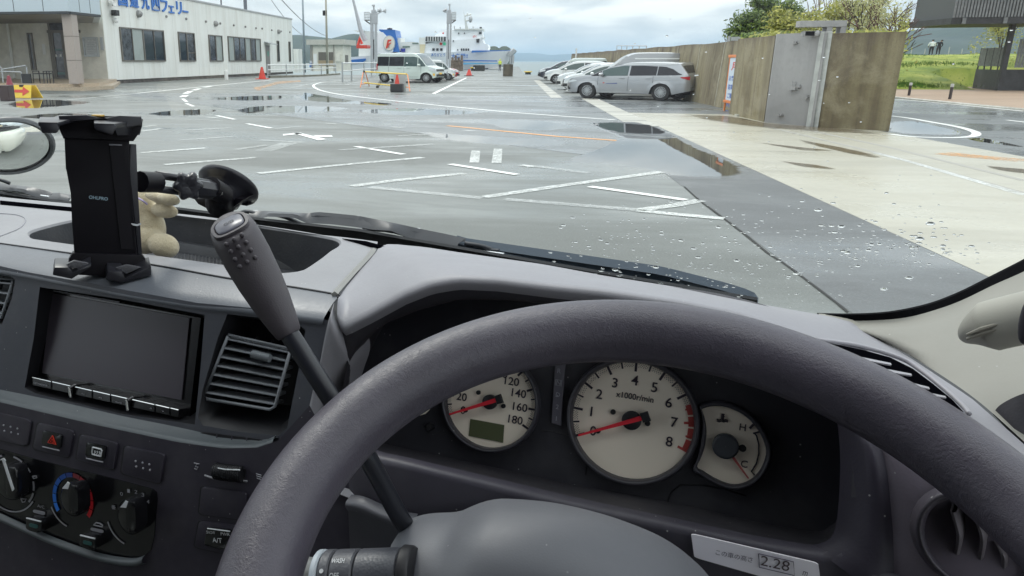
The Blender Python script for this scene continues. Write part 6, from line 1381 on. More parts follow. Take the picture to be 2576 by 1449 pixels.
# rain drops clinging to the outside of the glass
n = NT('rain_drop'); g_ = n.N.new('ShaderNodeBsdfGlass'); g_.inputs['IOR'].default_value = 1.33; g_.inputs['Roughness'].default_value = 0; n.lk(g_.outputs[0], n.out.inputs[0]); M_DROP = n.m
rnd = random.Random(11); mb = MB(); nd = 0
def drop(u, v, r):
    p = GL.at(u, v, .0012); ex, ey, nn = GL.e1, GL.e2, GL.n; K_ = 9; rows = []
    asp = rnd.uniform(.45, .8)
    for i in range(5):
        a = (pi / 2) * i / 4; rr = r * cos(a); h = r * .30 * sin(a); rows.append([p + ex * (rr * cos(2 * pi * j / K_)) + ey * (rr * asp * sin(2 * pi * j / K_)) + nn * h for j in range(K_)])
    V = mb.grid(rows, close_v=True); mb.bm.faces.new(V[0][::-1])
cl_ = [(2060, 560, 190, 70), (2150, 640, 200, 60), (1960, 620, 170, 70), (1780, 560, 200, 60), (1560, 600, 130, 40), (1650, 680, 170, 35), (2000, 720, 200, 40), (2250, 610, 120, 50), (2350, 620, 80, 40), (1800, 660, 200, 50)]
for k in range(520):
    c = cl_[rnd.randrange(len(cl_))]; u, v = rnd.gauss(c[0], c[2] * .75), rnd.gauss(c[1], c[3] * .7)
    if v < 470 or (u > 2200 and v > 780 - (u - 2200) * .25): continue
    drop(u, v, min(.0040, .0009 + rnd.expovariate(1 / .00065)))
for k in range(75): drop(rnd.uniform(900, 2560), rnd.uniform(40, 520), rnd.uniform(.0005, .0011))
o = mb.build('raindrops', M_DROP, smooth=True, weld=False); o.parent = van; o.location = EO; tag(o, kind='stuff')
# ---------------------------------------------------------------- body outside: nose, cowl, wipers, roof
M_BODY = paintm('van_paint_champagne', (.62, .63, .56))
mb = MB(); rows = []
for i in range(13):
    x = lerp(-1.26, .46, i / 12); e_ = abs((x + .40) / .86); dy = -.10 * e_ ** 3 - .14 * max(0, (e_ - .85) / .15) ** 2
    rows.append([Vector((x, y + dy * .9, z)) for y, z in ((.99, -.345), (1.08, -.375), (1.16, -.43), (1.22, -.55), (1.25, -.70), (1.26, -.85), (1.25, -1.0), (1.22, -1.12), (1.10, -1.20))])
mb.grid(rows); vp(mb.build('nose_panel', M_BODY, smooth=True))
for sx in (-1.26, .46):
    mb = MB(); d_ = -.02 if sx < 0 else .02
    mb.prism([(sx, .80, -.36), (sx, 1.05, -.45), (sx, 1.10, -.8), (sx, 1.05, -1.15), (sx, -1.6, -1.15), (sx, -1.6, -.30), (sx, .55, -.30)], (d_, 0, 0)); vp(mb.build('door_skin', M_BODY))
    mb = MB(); mb.prism([(sx, .70, -.30), (sx, .95, -.36), (sx * .97 + (-.02 if sx < 0 else .01), .28, .40), (sx * .97 + (-.02 if sx < 0 else .01), .16, .40)], (d_ * 2, 0, 0)); 
    o = mb.build('pillar', M_BODY)
    if sx < 0: vp(o)
    else: bpy.data.objects.remove(o)
M_LINER = plastic('headliner', (.09, .088, .085), .8); mb = MB(); mb.box((-.40, -.72, .46), (1.72, 1.92, .04), bev=.01); vp(mb.build('roof', M_LINER))
mb = MB(); mb.box((-.40, -1.66, -.36), (1.72, .04, 1.6)); vp(mb.build('unseen_rear_wall', M_LINER))  # unseen wall added to close the cabin and cut its ambient light
for sx in (-1.26, .46): mb = MB(); mb.box((sx, -1.05, .07), (.04, 1.2, .74)); vp(mb.build('side_wall', M_LINER))  # unseen sides, added with the rear wall to keep daylight down
M_COWL = mat('cowl_dark_blue', (.030, .050, .075), .42, bump=.1, bscale=200)
def glstrip(mb, top, bot, off, th=.012):
    n_ = 30; A = resamp([GL.at(u, v, off) for u, v in top], n_); B_ = resamp([GL.at(u, v, off * .6) for u, v in bot], n_); o_ = GL.n * -th
    mb.grid([[a + o_, a, b, b + o_] for a, b in zip(A, B_)])
mb = MB(); glstrip(mb, [(1150, 592), (1172.8, 599), (1385, 629.5), (1650.4, 667.7), (1677, 673), (1721, 684), (1815, 708), (1870, 724), (1898, 736), (1908, 750)], [(1150, 620), (1272, 640), (1352, 656), (1517.8, 684), (1721.6, 722), (1830, 745), (1885, 756), (1905, 762)], .035); cw_ = vp(mb.build('wiper_arm', M_COWL, smooth=True, angle=40))
mb = MB(); glstrip(mb, [(150, 505), (440, 520), (630, 545), (900, 575), (1272, 640), (1905, 748)], [(150, 535), (440, 560), (630, 580), (900, 620), (1272, 675), (1905, 790)], .010, .004); vp(mb.build('cowl_grille', mat('cowl_black', (.010, .012, .016), .6)))
mb = MB(); glstrip(mb, [(-160, 460), (0, 482), (177, 508)], [(-160, 500), (0, 505), (177, 530)], .010, .004); vp(mb.build('cowl_grille', mat('cowl_black', (.010, .012, .016), .6)))
M_WIP = mat('wiper_black', (.028, .031, .038), .38); M_WIPS = mat('wiper_steel', (.62, .64, .66), .3, metal=.8)
def wiper(blade, bridge_, claws, arcs):
    e_ = MB(); bp_ = spline([GL.at(u, v, .016) for u, v in blade], 8); e_.tube(bp_, .0034, 6); w = vp(e_.build('wiper_blade', M_WIP, smooth=True))
    e_ = MB(); e_.tube([p + GL.e2 * .0062 + GL.n * .002 for p in bp_], .0019, 5); vp(e_.build('spline_strip', M_WIPS, smooth=True), w)
    for top, bot in bridge_:
        e_ = MB(); glstrip(e_, top, bot, .030, .006); vp(e_.build('bridge', M_WIP, smooth=True, angle=40), w)
    for P in arcs: e_ = MB(); e_.tube(spline([GL.at(u, v, .024) for u, v in P], 6), .0032, 6); vp(e_.build('yoke', M_WIP, smooth=True), w)
    for u, v in claws: e_ = MB(); e_.box(GL.at(u, v, .022), (.012, .010, .010), bev=.002); vp(e_.build('claw', M_WIP), w)
    return w
w_ = wiper([(395, 528), (478, 543), (630, 562), (777, 584), (876, 597), (991, 613), (1130, 631), (1269, 649)],
       [([ck(770, 255), ck(1000, 262), ck(1480, 292), ck(1620, 275), ck(1800, 290), ck(2100, 320), ck(2330, 375), ck(2576, 440)], [ck(740, 300), ck(860, 330), ck(1000, 290), ck(1330, 300), ck(1480, 370), ck(1800, 385), ck(2200, 430), ck(2576, 500)]),
        ([ce(150, 350), ce(400, 400), ce(650, 455), ce(800, 485), ce(958, 520)], [ce(180, 420), ce(400, 435), ce(560, 500), ce(640, 510), ce(900, 560)])],
       [(638, 558), (815, 586), ck(2150, 530), ce(160, 470), ce(655, 535), ce(1180, 625), ce(520, 500), (497, 545)],
       [[ck(560, 320), ck(700, 270), ck(820, 300)], [ck(860, 330), ck(1000, 300), ck(1200, 340), ck(1420, 440)], [ck(2180, 520), ck(2330, 500), ck(2560, 505)], [ce(160, 470), ce(330, 450), ce(560, 510)], [ce(660, 530), ce(760, 525), ce(900, 560)], [ce(950, 560), ce(1080, 580), ce(1190, 620)]])
for (x, y) in ((595, 477), (915, 543)): mb = MB(); mb.lathe([(.003, 0), (.003, .006)], GL.at(*ce(x, y), .034), n=10); vp(mb.build('rivet', M_WIPS), w_)
for (x, y) in ((1740, 335), (1885, 350), (825, 290)): mb = MB(); mb.lathe([(.004, 0), (.004, .004)], GL.at(*ck(x, y), .033), n=12); vp(mb.build('rivet', M_STEEL), w_)
wiper([(-150, 468), (0, 486), (90, 498), (178, 511)], [([(-100, 452), cm(0, 1060), cm(250, 1090), cm(500, 1125), cm(740, 1190)], [(-100, 462), cm(0, 1110), cm(330, 1140), cm(600, 1240), cm(720, 1250)]), ([cm(700, 1200), cm(850, 1195), cm(1005, 1225)], [cm(700, 1245), cm(850, 1250), cm(1005, 1275)])], [cm(715, 1285), cm(100, 1215)], [[cm(-100, 1190), cm(100, 1150), cm(350, 1150), cm(590, 1230)], [cm(0, 1010), cm(60, 1030), cm(140, 1062)]])
# ---------------------------------------------------------------- round mirror on the front corner
def mirror():
    M = VY(22, 366, 1.45); R_ = .100; view = M.normalized(); tgt = Vector((.60, -.26, -.86)).normalized(); nn = (tgt - view).normalized()
    # housing faces the eye a little more than the glass
    q = nn.to_track_quat('Z', 'Y').to_matrix() @ Matrix.Diagonal(Vector((1, .74, 1)))
    mb = MB(); mb.lathe([(.0005, -.055), (R_ * .55, -.05), (R_ * .9, -.028), (R_ * 1.10, -.004), (R_ * 1.13, .008), (R_ * 1.06, .016), (R_ * .99, .012)], M, n=40, R=q, cap=False); o = vp(mb.build('nose_mirror', mat('mirror_housing', (.035, .04, .045), .4), smooth=True, angle=60))
    mb = MB(); Rc = .26; prof = [(R_ * k / 12 + .0002, sqrt(Rc ** 2 - (R_ * k / 12) ** 2) - sqrt(Rc ** 2 - R_ ** 2) + .008) for k in range(13)]; mb.lathe(prof, M, n=48, R=q, cap=False); vp(mb.build('mirror_glass', mat('mirror_silver', (.86, .88, .87), .01, metal=1.0), smooth=True), o)
    mb = MB(); mb.tube([M - nn * .04, M - nn * .09 + Vector((-.06, 0, 0)), M + Vector((-.22, -.10, -.05)), Vector((-1.60, .95, -.55)), Vector((-1.24, .95, -.6))], .010, 8); vp(mb.build('stay', M_WIP, smooth=True), o)
mirror()
# ---------------------------------------------------------------- dashboard top, centre and left, with the open tray
dash = vp(MB().build('dashboard', M_PAD))
def D(o): return vp(o, dash)
def Z(u, v, z=ZT): return VZ(u, v, z)
back = [(-260, 452), (-100, 478), (0, 495), (176, 512), (330, 526), (478, 546), (630, 564), (777, 587), (876, 598), (950, 608)]
seam = [(850, 748), (833, 738), (707, 717.3), (577, 700), (385, 666), (179, 637), (0, 612), (-100, 598), (-260, 577)]
outer = [Z(*p) for p in spline([Vector((u, v, 0)) for u, v in back], 3) for p in [(p.x, p.y)]] + [Z(947, 628), Z(920, 662), Z(885, 702)] + [Z(p.x, p.y) for p in spline([Vector((u, v, 0)) for u, v in seam], 3)]
trayD = [(74.6, 598), (78, 588), (109.5, 577), (179, 560), (290, 541), (394.7, 540), (517, 552), (633.7, 571), (737, 586.5), (816.8, 600), (846.7, 608), (853.6, 616.8), (845, 627), (826.8, 638), (804.9, 655.6), (767, 681.5), (752, 687), (737, 690), (697.4, 692.4), (640, 684), (577, 674), (381.4, 646), (179, 619.6), (110, 610), (86, 606)]
tr0 = [Z(*p, ZT - .003) for p in trayD]; tr0s = spline(tr0 + [tr0[0]], 4)[:-1]; cen = sum(tr0s, Vector()) / len(tr0s)
trO = [p + (p - cen).normalized() * .004 + Vector((0, 0, .003)) for p in tr0s]
mb = MB(); plate(mb, outer, [trO]); mb.grid([[a, a.lerp(b, .4) + Vector((0, 0, .0010)), b.lerp(a, .15) + Vector((0, 0, .0004)), b] for a, b in zip(trO + [trO[0]], tr0s + [tr0s[0]])]); D(mb.build('top_pad', M_PAD, smooth=True, angle=25))
mb = MB(); fl = [p + (cen - p) * .035 + Vector((0, 0, -.048)) for p in tr0s]
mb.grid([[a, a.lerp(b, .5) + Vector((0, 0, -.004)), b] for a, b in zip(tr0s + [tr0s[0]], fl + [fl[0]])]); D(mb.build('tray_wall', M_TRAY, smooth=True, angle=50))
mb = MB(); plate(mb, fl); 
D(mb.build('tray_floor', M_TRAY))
mb = MB()
for k in range(34):
    u0 = 420 + k * 9; a = VZ(u0, 632 + k * 1.3, ZT - .0465); b = VZ(u0 + 3, 668 + k * 1.2, ZT - .0465)
    if u0 < 600: mb.tube([a, b], .0009, 4)
D(mb.build('tray_ribs', M_TRAY))
mb = MB()                                              # step at the back of the tray floor
P_ = [VZ(430, 606, ZT - .038), VZ(560, 628, ZT - .038), VZ(700, 648, ZT - .038), VZ(812, 665, ZT - .040)]
mb.grid([[p, p + Vector((0, -.006, -.010)), p + Vector((0, -.007, -.014))] for p in resamp(P_, 20)] ); mb.grid([[p, p + Vector((0, .05, .000))] for p in resamp(P_, 20)]); D(mb.build('tray_step', M_TRAY, smooth=True, angle=50))
def seamline(P, r=.0009, m_=M_BLKP, name='seam', nn=6):
    mb = MB(); mb.tube(spline(P, nn), r, 5); return D(mb.build(name, m_))
seamline([Z(u, v, ZT + .0004) for u, v in reversed(seam)]); seamline([Z(0, 537, ZT + .0005), Z(40, 540, ZT + .0005), Z(64, 551, ZT + .0005), Z(50, 573, ZT + .0005), Z(0, 594, ZT + .0005)], .0006, M_SILKD, 'lid_edge')
seamline([Z(u, v, ZT + .0004) for u, v in ((948, 628), (940, 640), (905, 676), (870, 718), (852, 745))], .0012)
seamline([Z(u, v, ZT + .0009) for u, v in ((940, 630), (930, 644), (896, 680), (858, 722), (842, 742))], .0034, plastic('seam_lip', (.27, .265, .25), .5), 'edge_lip')
M_SLOT = mat('slot_black', (.002, .002, .003), .9, spec=.0)  # flat black sheets; the darkness inside the slots is put into the colour
def slot(P, z=ZT + .0012, m_=M_SLOT, name='demister_slot'):
    mb = MB(); mb.prism([Z(u, v, z) for u, v in P], (0, 0, -.001)); return D(mb.build(name, m_))
slot([(0, 504), (180, 521), (180, 530), (0, 513)]); slot([(-200, 480), (-5, 503), (-5, 512), (-200, 490)])
slot([ce(20, 520), ce(200, 540), ce(378, 588), ce(370, 600), ce(230, 578), ce(120, 545)], ZT + .0016)
# front roll of the pad
lowD = [(-260, 640), (-100, 664), (0, 681), (66, 692.5), (200, 719), (330, 744), (430, 760), (497.5, 770.5), (650, 784), (745, 799), (810, 808)]
S_ = resamp([Z(p.x, p.y) for p in spline([Vector((u, v, 0)) for u, v in reversed(seam)], 4)], 40); Lw = resamp([VY(p.x, p.y, .552) for p in spline([Vector((u, v, 0)) for u, v in lowD], 4)], 40)
mb = MB(); mb.grid([[a, a.lerp(b, .3) + Vector((0, 0, .0015)), a.lerp(b, .65) + Vector((0, 0, .0012)), a.lerp(b, .9), b + Vector((0, .001, -.003)), b + Vector((0, .008, -.009)), b + Vector((0, .03, -.012))] for a, b in zip(S_, Lw)]); D(mb.build('front_roll', plastic('roll_plastic', (.105, .115, .135), .42), smooth=True))
# ---------------------------------------------------------------- centre stack face
FS = Plane((-.5, .552, -.235), (0, -1, .22))
def fs(u, v, off=0.0): return FS.at(u, v, off)
faceD = [(-260, 625), (-100, 652), (0, 669), (66, 684), (200, 708), (330, 732), (430, 750), (497, 762), (650, 776), (745, 792), (830, 806), (816, 854), (800, 924), (779, 1027), (756, 1120), (700, 1150), (560, 1130), (450, 1115), (250, 1070), (0, 1018), (-260, 968)]
radH = [(100, 722), (300, 752), (515, 792), (505, 920), (490, 1068), (300, 1040), (90, 990), (62, 975), (85, 850)]
ventH = [(572, 790), (660, 800), (748, 812), (768, 830), (757, 900), (722, 1078), (700, 1096), (600, 1086), (510, 1070), (498, 1050), (510, 980), (548, 850)]
lvH = [(-250, 655), (-100, 680), (25, 692), (38, 705), (30, 750), (5, 815), (-100, 800), (-250, 770)]
mb = MB(); plate(mb, [fs(*p) for p in faceD], [[fs(*p) for p in radH], [fs(*p) for p in ventH], [fs(*p) for p in lvH]]); D(mb.build('centre_panel', M_FACE))
mb = MB()
for h in (radH, lvH): wall(mb, [fs(*p) for p in h], Vector((0, .05, 0)))
D(mb.build('recess_wall', M_BLKP))
mb = MB(); 
for h in (radH, lvH, ventH): plate(mb, [fs(*p) + Vector((0, .05, 0)) for p in h])
D(mb.build('recess_back', M_BLKP))
vh = [fs(*p) for p in ventH]; vc = sum(vh, Vector()) / len(vh); mb = MB(); mb.grid([[p, p.lerp(vc, .10) + Vector((0, .010, 0)), p.lerp(vc, .12) + Vector((0, .05, 0))] for p in vh + [vh[0]]]); D(mb.build('vent_surround', M_BLKP, smooth=True, angle=60))
# bright rounded lip under the radio
lipD = [(-260, 960), (-100, 990), (0, 1011), (120, 1040), (250, 1070), (400, 1102), (520, 1122), (600, 1128), (650, 1124), (690, 1108)]
LP = resamp([VY(p.x, p.y, .517) for p in spline([Vector((u, v, 0)) for u, v in lipD], 5)], 50)
FBk = resamp([fs(u, v) for u, v in ((-260, 940), (-100, 968), (0, 980), (150, 1010), (300, 1045), (450, 1075), (560, 1100), (650, 1108), (700, 1100))], 50)
mb = MB(); mb.grid([[b, a.lerp(b, .35) + Vector((0, 0, .001)), a + Vector((0, .003, .0035)), a + Vector((0, -.0015, .002)), a + Vector((0, -.003, -.001)), a + Vector((0, -.0015, -.004)), a + Vector((0, .002, -.006))] for a, b in zip(LP, FBk)]); D(mb.build('centre_lip', plastic('lip_plastic', (.10, .115, .125), .38), smooth=True))
# head unit
RS = Plane(FS.p + Vector((0, .022, 0)), (0, -1, .30)); R_ = lambda u, v, o=0.: RS.at(u, v, o)
mb = MB(); mb.prism([R_(*p) for p in ((118, 730), (505, 800), (476, 1052), (95, 966))], RS.n * -.02); rad = D(mb.build('head_unit', M_GLB)); 
def DR(o): o.parent = dash; return o
mb = MB(); mb.prism([R_(*p, .001) for p in ((132, 738), (478, 800), (458, 1006), (108, 938))], RS.n * .0012); DR(mb.build('screen', M_SCREEN))
mb = MB(); mb.tube([R_(120, 729, .002), R_(300, 760, .002)], .0008, 5); DR(mb.build('screen_trim', M_SILKD))
BS = Plane(RS.p + RS.n * .012, RS.n); B_ = lambda u, v, o=0.: BS.at(u, v, o)
for (x0, x1) in ((198, 316), (320, 436), (462, 566), (570, 678), (682, 786), (812, 950), (954, 1042), (1046, 1098)):
    f = lambda x: (228 + (x - 198) * .2222)
    mb = MB(); mb.prism([B_(*ch(x0, f(x0))), B_(*ch(x1 - 2, f(x1))), B_(*ch(x1 - 2, f(x1) + 52)), B_(*ch(x0, f(x0) + 52))], BS.n * -.014, bev=.0006); DR(mb.build('button', M_GLB))
    mb = MB(); mb.tube([B_(*ch(x0 + 1, f(x0) + 4), .0005), B_(*ch(x1 - 3, f(x1) + 4), .0005)], .00055, 5); DR(mb.build('button_edge', M_CHROME))
for x in (448, 798): mb = MB(); mb.box(B_(*ch(x, 228 + (x - 198) * .2222 + 30)), (.0034, .010, .0125), bev=.0012); DR(mb.build('button_divider', M_CHROME))
def label_on(pl, s_, a, b, hpx, m_=M_SILK, off=.0012, par=None, f=None, name='lettering', bold=.0, asp=None):
    """write s_ from pixel a to pixel b (baseline centre line) on plane pl, cap height hpx pixels"""
    A, B__ = pl.at(*a, off), pl.at(*b, off); ex = (B__ - A); w = ex.length; ex.normalize(); ey = pl.n.cross(ex); 
    if ey.z < 0: ey = -ey
    c = (A + B__) / 2; up = pl.at((a[0] + b[0]) / 2, (a[1] + b[1]) / 2 - hpx, off); hh = (up - c).length
    mb = MB(); put_text(mb, s_, c, ex, ey, height=hh, width=w, bold=bold); o = mb.build(name, m_); o.parent = dash; return o
label_on(BS, "carrozzeria", ch(206, 262), ch(290, 280), 5, M_SILKD, .001)
for (s_, a, w) in (("AV", (497, 330), 22), ("III", (607, 355), 16), ("HOME", (706, 380), 40), ("^", (918, 420), 14), ("v", (992, 438), 14)): label_on(BS, s_, ch(*a), ch(a[0] + w, a[1] + w * .22), 3.2, M_SILKD, .001)
# louvred vents
def vent(TL, TR, BR, BL_, ns, depth=.012):
    Vp = Plane(FS.p + Vector((0, .004, 0)), FS.n); a = lambda s_, t: Vp.at(lerp(lerp(TL[0], TR[0], s_), lerp(BL_[0], BR[0], s_), t), lerp(lerp(TL[1], TR[1], s_), lerp(BL_[1], BR[1], s_), t))
    mb = MB(); fr = [a(0, 0), a(1, 0), a(1, 1), a(0, 1)]; mb.tube([a(0, -.02), a(1, -.02)], .0012, 6); mb.tube([a(0, 0), a(0, .94), a(.06, 1.0), a(.94, 1.0), a(1, .94), a(1, 0)], .0016, 8); fo = DR(mb.build('vent_frame', plastic('vent_grey', (.19, .205, .225), .30), smooth=True))
    for k in range(ns):
        t = (k + .35) / ns; p, q = a(0, t), a(1, t); mb = MB(); n_ = 10; P = [p.lerp(q, i / n_) for i in range(n_ + 1)]
        mb.grid([[x + Vector((0, 0, .0011)), x + Vector((0, -.0008, 0)), x + Vector((0, .0, -.0011)), x + Vector((0, .014, -.0035)), x + Vector((0, .014, -.001)), x + Vector((0, 0, .0011))] for x in P]); DR(mb.build('slat', plastic('vent_grey', (.19, .205, .225), .30), smooth=True, angle=50))
    mb = MB()
    for s_ in (.3, .55, .78):
        p, q = a(s_, .05) + Vector((0, .02, 0)), a(s_, .97) + Vector((0, .02, 0)); mb = MB(); mb.tube([p, q], .0016, 4); DR(mb.build('guide_vane', M_BLKP))
    return a
av = vent((574, 845), (731, 880), (689, 1032), (510, 1002), 7)
p = av(.48, .16) + Vector((0, -.004, 0)); q = av(.76, .17) + Vector((0, -.004, 0)); mb = MB(); mb.tube([p, q], .0036, 10)
for k in range(14): 
    m_ = p.lerp(q, (k + .5) / 14); mb.tube([m_ - (q - p) * .01, m_ + (q - p) * .01], .0041, 10)
DR(mb.build('vent_slider', plastic('slider_grey', (.22, .24, .26), .4), smooth=True, angle=50))
vent((-240, 680), (33, 706), (2, 805), (-240, 770), 4)
mb = MB()
gp_ = lambda x, y, o=0.: fs(*ch(x, y), o)
mb.prism([gp_(1225, 572, .001), gp_(1250, 568, .001), gp_(1600, 612, .001), gp_(1612, 628, .001), gp_(1596, 642, .001), gp_(1250, 625, .001), gp_(1225, 612, .001)], FS.n * -.006); D(mb.build('lower_grille', M_BLKP))
for k in range(4): mb = MB(); x = 1330 + k * 92; mb.tube([gp_(x, 582 + k * 10, .0022), gp_(x - 4, 630 + k * 4, .0022)], .0007, 5); D(mb.build('grille_bar', M_FACE2))
mb = MB(); mb.box((-.40, .82, -.70), (1.60, .22, .82)); D(mb.build('dash_light_block', M_BLKP))  # unseen box added to stop light showing through the panel gaps
# ---------------------------------------------------------------- lower stack
LS = Plane((-.5, .506, -.36), (0, -1, .18)); ls = lambda u, v, o=0.: LS.at(u, v, o); lh = lambda x, y, o=0.: LS.at(*ch(x, y), o)
mb = MB(); plate(mb, [ls(*p) for p in ((-260, 958), (-100, 990), (0, 1012), (250, 1071), (450, 1113), (560, 1128), (650, 1126), (700, 1108), (779, 1020), (800, 1060), (900, 1120), (1000, 1180), (1000, 1620), (-260, 1620))]); D(mb.build('lower_panel', M_FACE2))
def rrect(q, r=.14, n_=4):
    """rounded version of a pixel quad"""
    out = []
    for i in range(4):
        p0, p1, p2 = q[i - 1], q[i], q[(i + 1) % 4]; a = (lerp(p1[0], p0[0], r), lerp(p1[1], p0[1], r)); b = (lerp(p1[0], p2[0], r), lerp(p1[1], p2[1], r))
        for k in range(n_ + 1):
            t = k / n_; out.append(((1 - t) ** 2 * a[0] + 2 * t * (1 - t) * p1[0] + t * t * b[0], (1 - t) ** 2 * a[1] + 2 * t * (1 - t) * p1[1] + t * t * b[1]))
    return out
def blank(q, nm='blank_switch', m_=M_FACE2, h=.0022, r=.12, pl=LS, par=None, gap=True):
    f = lambda p, o: pl.at(*ch(*p), o)
    if gap:
        c = (sum(p[0] for p in q) / 4, sum(p[1] for p in q) / 4); g_ = [(c[0] + (p[0] - c[0]) * 1.05, c[1] + (p[1] - c[1]) * 1.06) for p in q]; mb = MB(); mb.prism([f(p, .0006) for p in rrect(g_, r)], pl.n * -.002); o = mb.build('switch_gap', M_BLKP); o.parent = dash
    mb = MB(); mb.prism([f(p, h) for p in rrect(q, r)], pl.n * -.004, bev=.0006); o = mb.build(nm, m_, smooth=True, angle=30); o.parent = dash; return o
sq = [[(-200, 405), (190, 495), (165, 655), (-200, 570)], [(230, 510), (450, 560), (420, 725), (200, 670)], [(490, 580), (720, 635), (695, 800), (465, 735)], [(765, 650), (1010, 705), (980, 885), (740, 820)]]
for k, q in enumerate(sq):
    blank(q, 'hazard_switch' if k == 1 else 'demister_switch' if k == 2 else 'blank_switch')
    cx_ = sum(p[0] for p in q) / 4; cy_ = sum(p[1] for p in q) / 4
    if k in (0, 3):
        if k == 0: cx_, cy_ = 65, 545
        for i in range(3):
            for j in range(2): mb = MB(); c = LS.at(*ch(cx_ - 42 + i * 42 + (4 if j else 0), cy_ - 20 + i * 10 + j * 34), .0024); mb.ball(c, .0011, n=5); DR(mb.build('dimple', M_SILKD))
    else:
        mb = MB(); c0 = (cx_ - 6, cy_ + 2); q2 = [(c0[0] - 58, c0[1] - 62), (c0[0] + 62, c0[1] - 34), (c0[0] + 50, c0[1] + 52), (c0[0] - 66, c0[1] + 24)]; mb.prism([LS.at(*ch(*p), .0042) for p in rrect(q2, .15)], LS.n * -.003, bev=.0006); DR(mb.build('button', M_GLB, smooth=True, angle=30))
        mb = MB(); mb.tube([LS.at(*ch(c0[0] - 58, c0[1] + 38), .004), LS.at(*ch(c0[0] + 46, c0[1] + 62), .004)], .0007, 5); DR(mb.build('button_edge', M_SILKD))
def outline(P, r, m_, off=.0048, close=True, pl=LS):
    mb = MB(); Q = [pl.at(*ch(*p), off) for p in P]; 
    if close: Q.append(Q[0]); 
    mb.tube(Q, r, 5); return DR(mb.build('symbol', m_))
outline([(322, 590), (342, 642), (294, 630)], .0007, M_RED); outline([(320, 608), (330, 632), (308, 626)], .0006, M_RED)
outline([(568, 662), (574, 660), (620, 672), (624, 680), (618, 716), (610, 714), (566, 702), (564, 692)], .0008, M_SILK)
for x in (582, 596, 610): outline([(x - 2, 680 + (x - 582) * .2), (x + 2, 690 + (x - 582) * .2), (x - 4, 700 + (x - 582) * .2), (x + 1, 712 + (x - 582) * .2)], .0006, M_SILK, close=False)
# illumination dial, blanks and transmission switch right of the stack
mb = MB(); q = [(1300, 762), (1510, 790), (1500, 858), (1310, 832)]; mb.prism([LS.at(*ch(*p), .0008) for p in rrect(q, .2)], LS.n * -.003); DR(mb.build('dial_slot', M_BLKP))
mb = MB(); a, b = lh(1322, 805, .001), lh(1492, 825, .001); rows = []
mb.tube([a, b], .0072, 16)
for k in range(13): m_ = a.lerp(b, (k + .5) / 13); mb.tube([m_ - (b - a) * .012, m_ + (b - a) * .012], .0078, 16)
DR(mb.build('dimmer_dial', M_BLKP, smooth=True, angle=50)); mb = MB(); mb.tube([lh(1338, 788, .007), lh(1380, 796, .0078), lh(1472, 800, .0072)], .0007, 5); DR(mb.build('dial_highlight', M_SILK))
mb = MB(); mb.tube([lh(1255, 832, .001), lh(1310, 850, .001), lh(1440, 862, .001), lh(1515, 868, .001)], .001, 5); DR(mb.build('dial_lip', M_SILKD))
for k in range(3): outline([(1570 + k * 2, 822 + k * 13), (1604, 832 + k * 13)], .0005, M_SILKD, .0008, False)
outline([(1190, 756), (1222, 762), (1206, 764), (1198, 778), (1214, 782), (1206, 796), (1192, 790)], .0005, M_SILKD, .0008, False)
blank([(1235, 900), (1512, 938), (1500, 1108), (1218, 1070)]); s1b = blank([(1220, 1112), (1472, 1145), (1450, 1330), (1190, 1272)], 'transmission_switch')
mb = MB(); mb.prism([lh(*p, .0055) for p in rrect([(1265, 1152), (1415, 1172), (1402, 1294), (1250, 1262)], .12)], LS.n * -.004, bev=.0008); DR(mb.build('button', M_GLB, smooth=True, angle=30)); mb = MB(); mb.tube([lh(1272, 1158, .006), lh(1410, 1176, .006)], .0007, 5); DR(mb.build('button_edge', M_SILK))
label_on(LS, "SNOW", ch(1266, 1180), ch(1318, 1184), 7.5, M_SILK, .006); label_on(LS, "PWR", ch(1353, 1190), ch(1408, 1195), 7.5, M_SILK, .006); label_on(LS, "A/T", ch(1302, 1228), ch(1360, 1232), 12, M_SILK, .006, bold=.01)
# heater controls
hp = [(-260, 690), (-100, 665), (0, 672), (200, 728), (400, 780), (640, 838), (800, 880), (930, 915), (958, 935), (962, 980), (945, 1200), (925, 1290), (880, 1330), (800, 1345), (600, 1310), (300, 1200), (0, 1060), (-260, 960)]
mb = MB(); mb.prism([lh(*p, .0012) for p in hp], LS.n * -.003); DR(mb.build('heater_panel', M_GLB))
tl = [lh(*p, .003) for p in ((-260, 965), (-100, 1030), (0, 1082), (150, 1150), (300, 1218), (450, 1275), (600, 1325), (750, 1355), (840, 1358), (890, 1340))]; mb = MB(); P = spline(tl, 6); mb.grid([[x + LS.e2 * .0035 , x + LS.e2 * .002 + LS.n * .004, x - LS.e2 * .002 + LS.n * .005, x - LS.e2 * .005 + LS.n * .001, x - LS.e2 * .006 - LS.n * .004] for x in P]); DR(mb.build('lower_lip', plastic('lip_plastic', (.10, .115, .125), .38), smooth=True))
def ring_arc(c, rx, ry, a0, a1, w, m_, rot=0.0, off=.0026, nm='dial_mark', n_=10):
    P = []
    mb = MB(); rows = []
    for k in range(n_ + 1):
        a = radians(lerp(a0, a1, k / n_)); f = lambda s_: (c[0] + rx * s_ * sin(a), c[1] - ry * s_ * cos(a) + .22 * rx * s_ * sin(a)); rows.append([lh(*f(1 - w), off), lh(*f(1), off)])
    mb.grid(rows); return DR(mb.build(nm, m_))
k1c, k2c, k3c = (62, 872), (447, 978), (800, 1085)
M_BL = lambda t: mat('temp_%d' % t, (.02, .20 * (1 - t / 6.5), .75 * (1 - t / 6.5) + .03, ) if t < 6 else (.80 * (t - 4.5) / 6.5, .02, .03), .45)
for t in range(12): ring_arc(k2c, 125, 160, -128 + t * 21.3, -128 + t * 21.3 + 19.6, .17, M_BL(t))
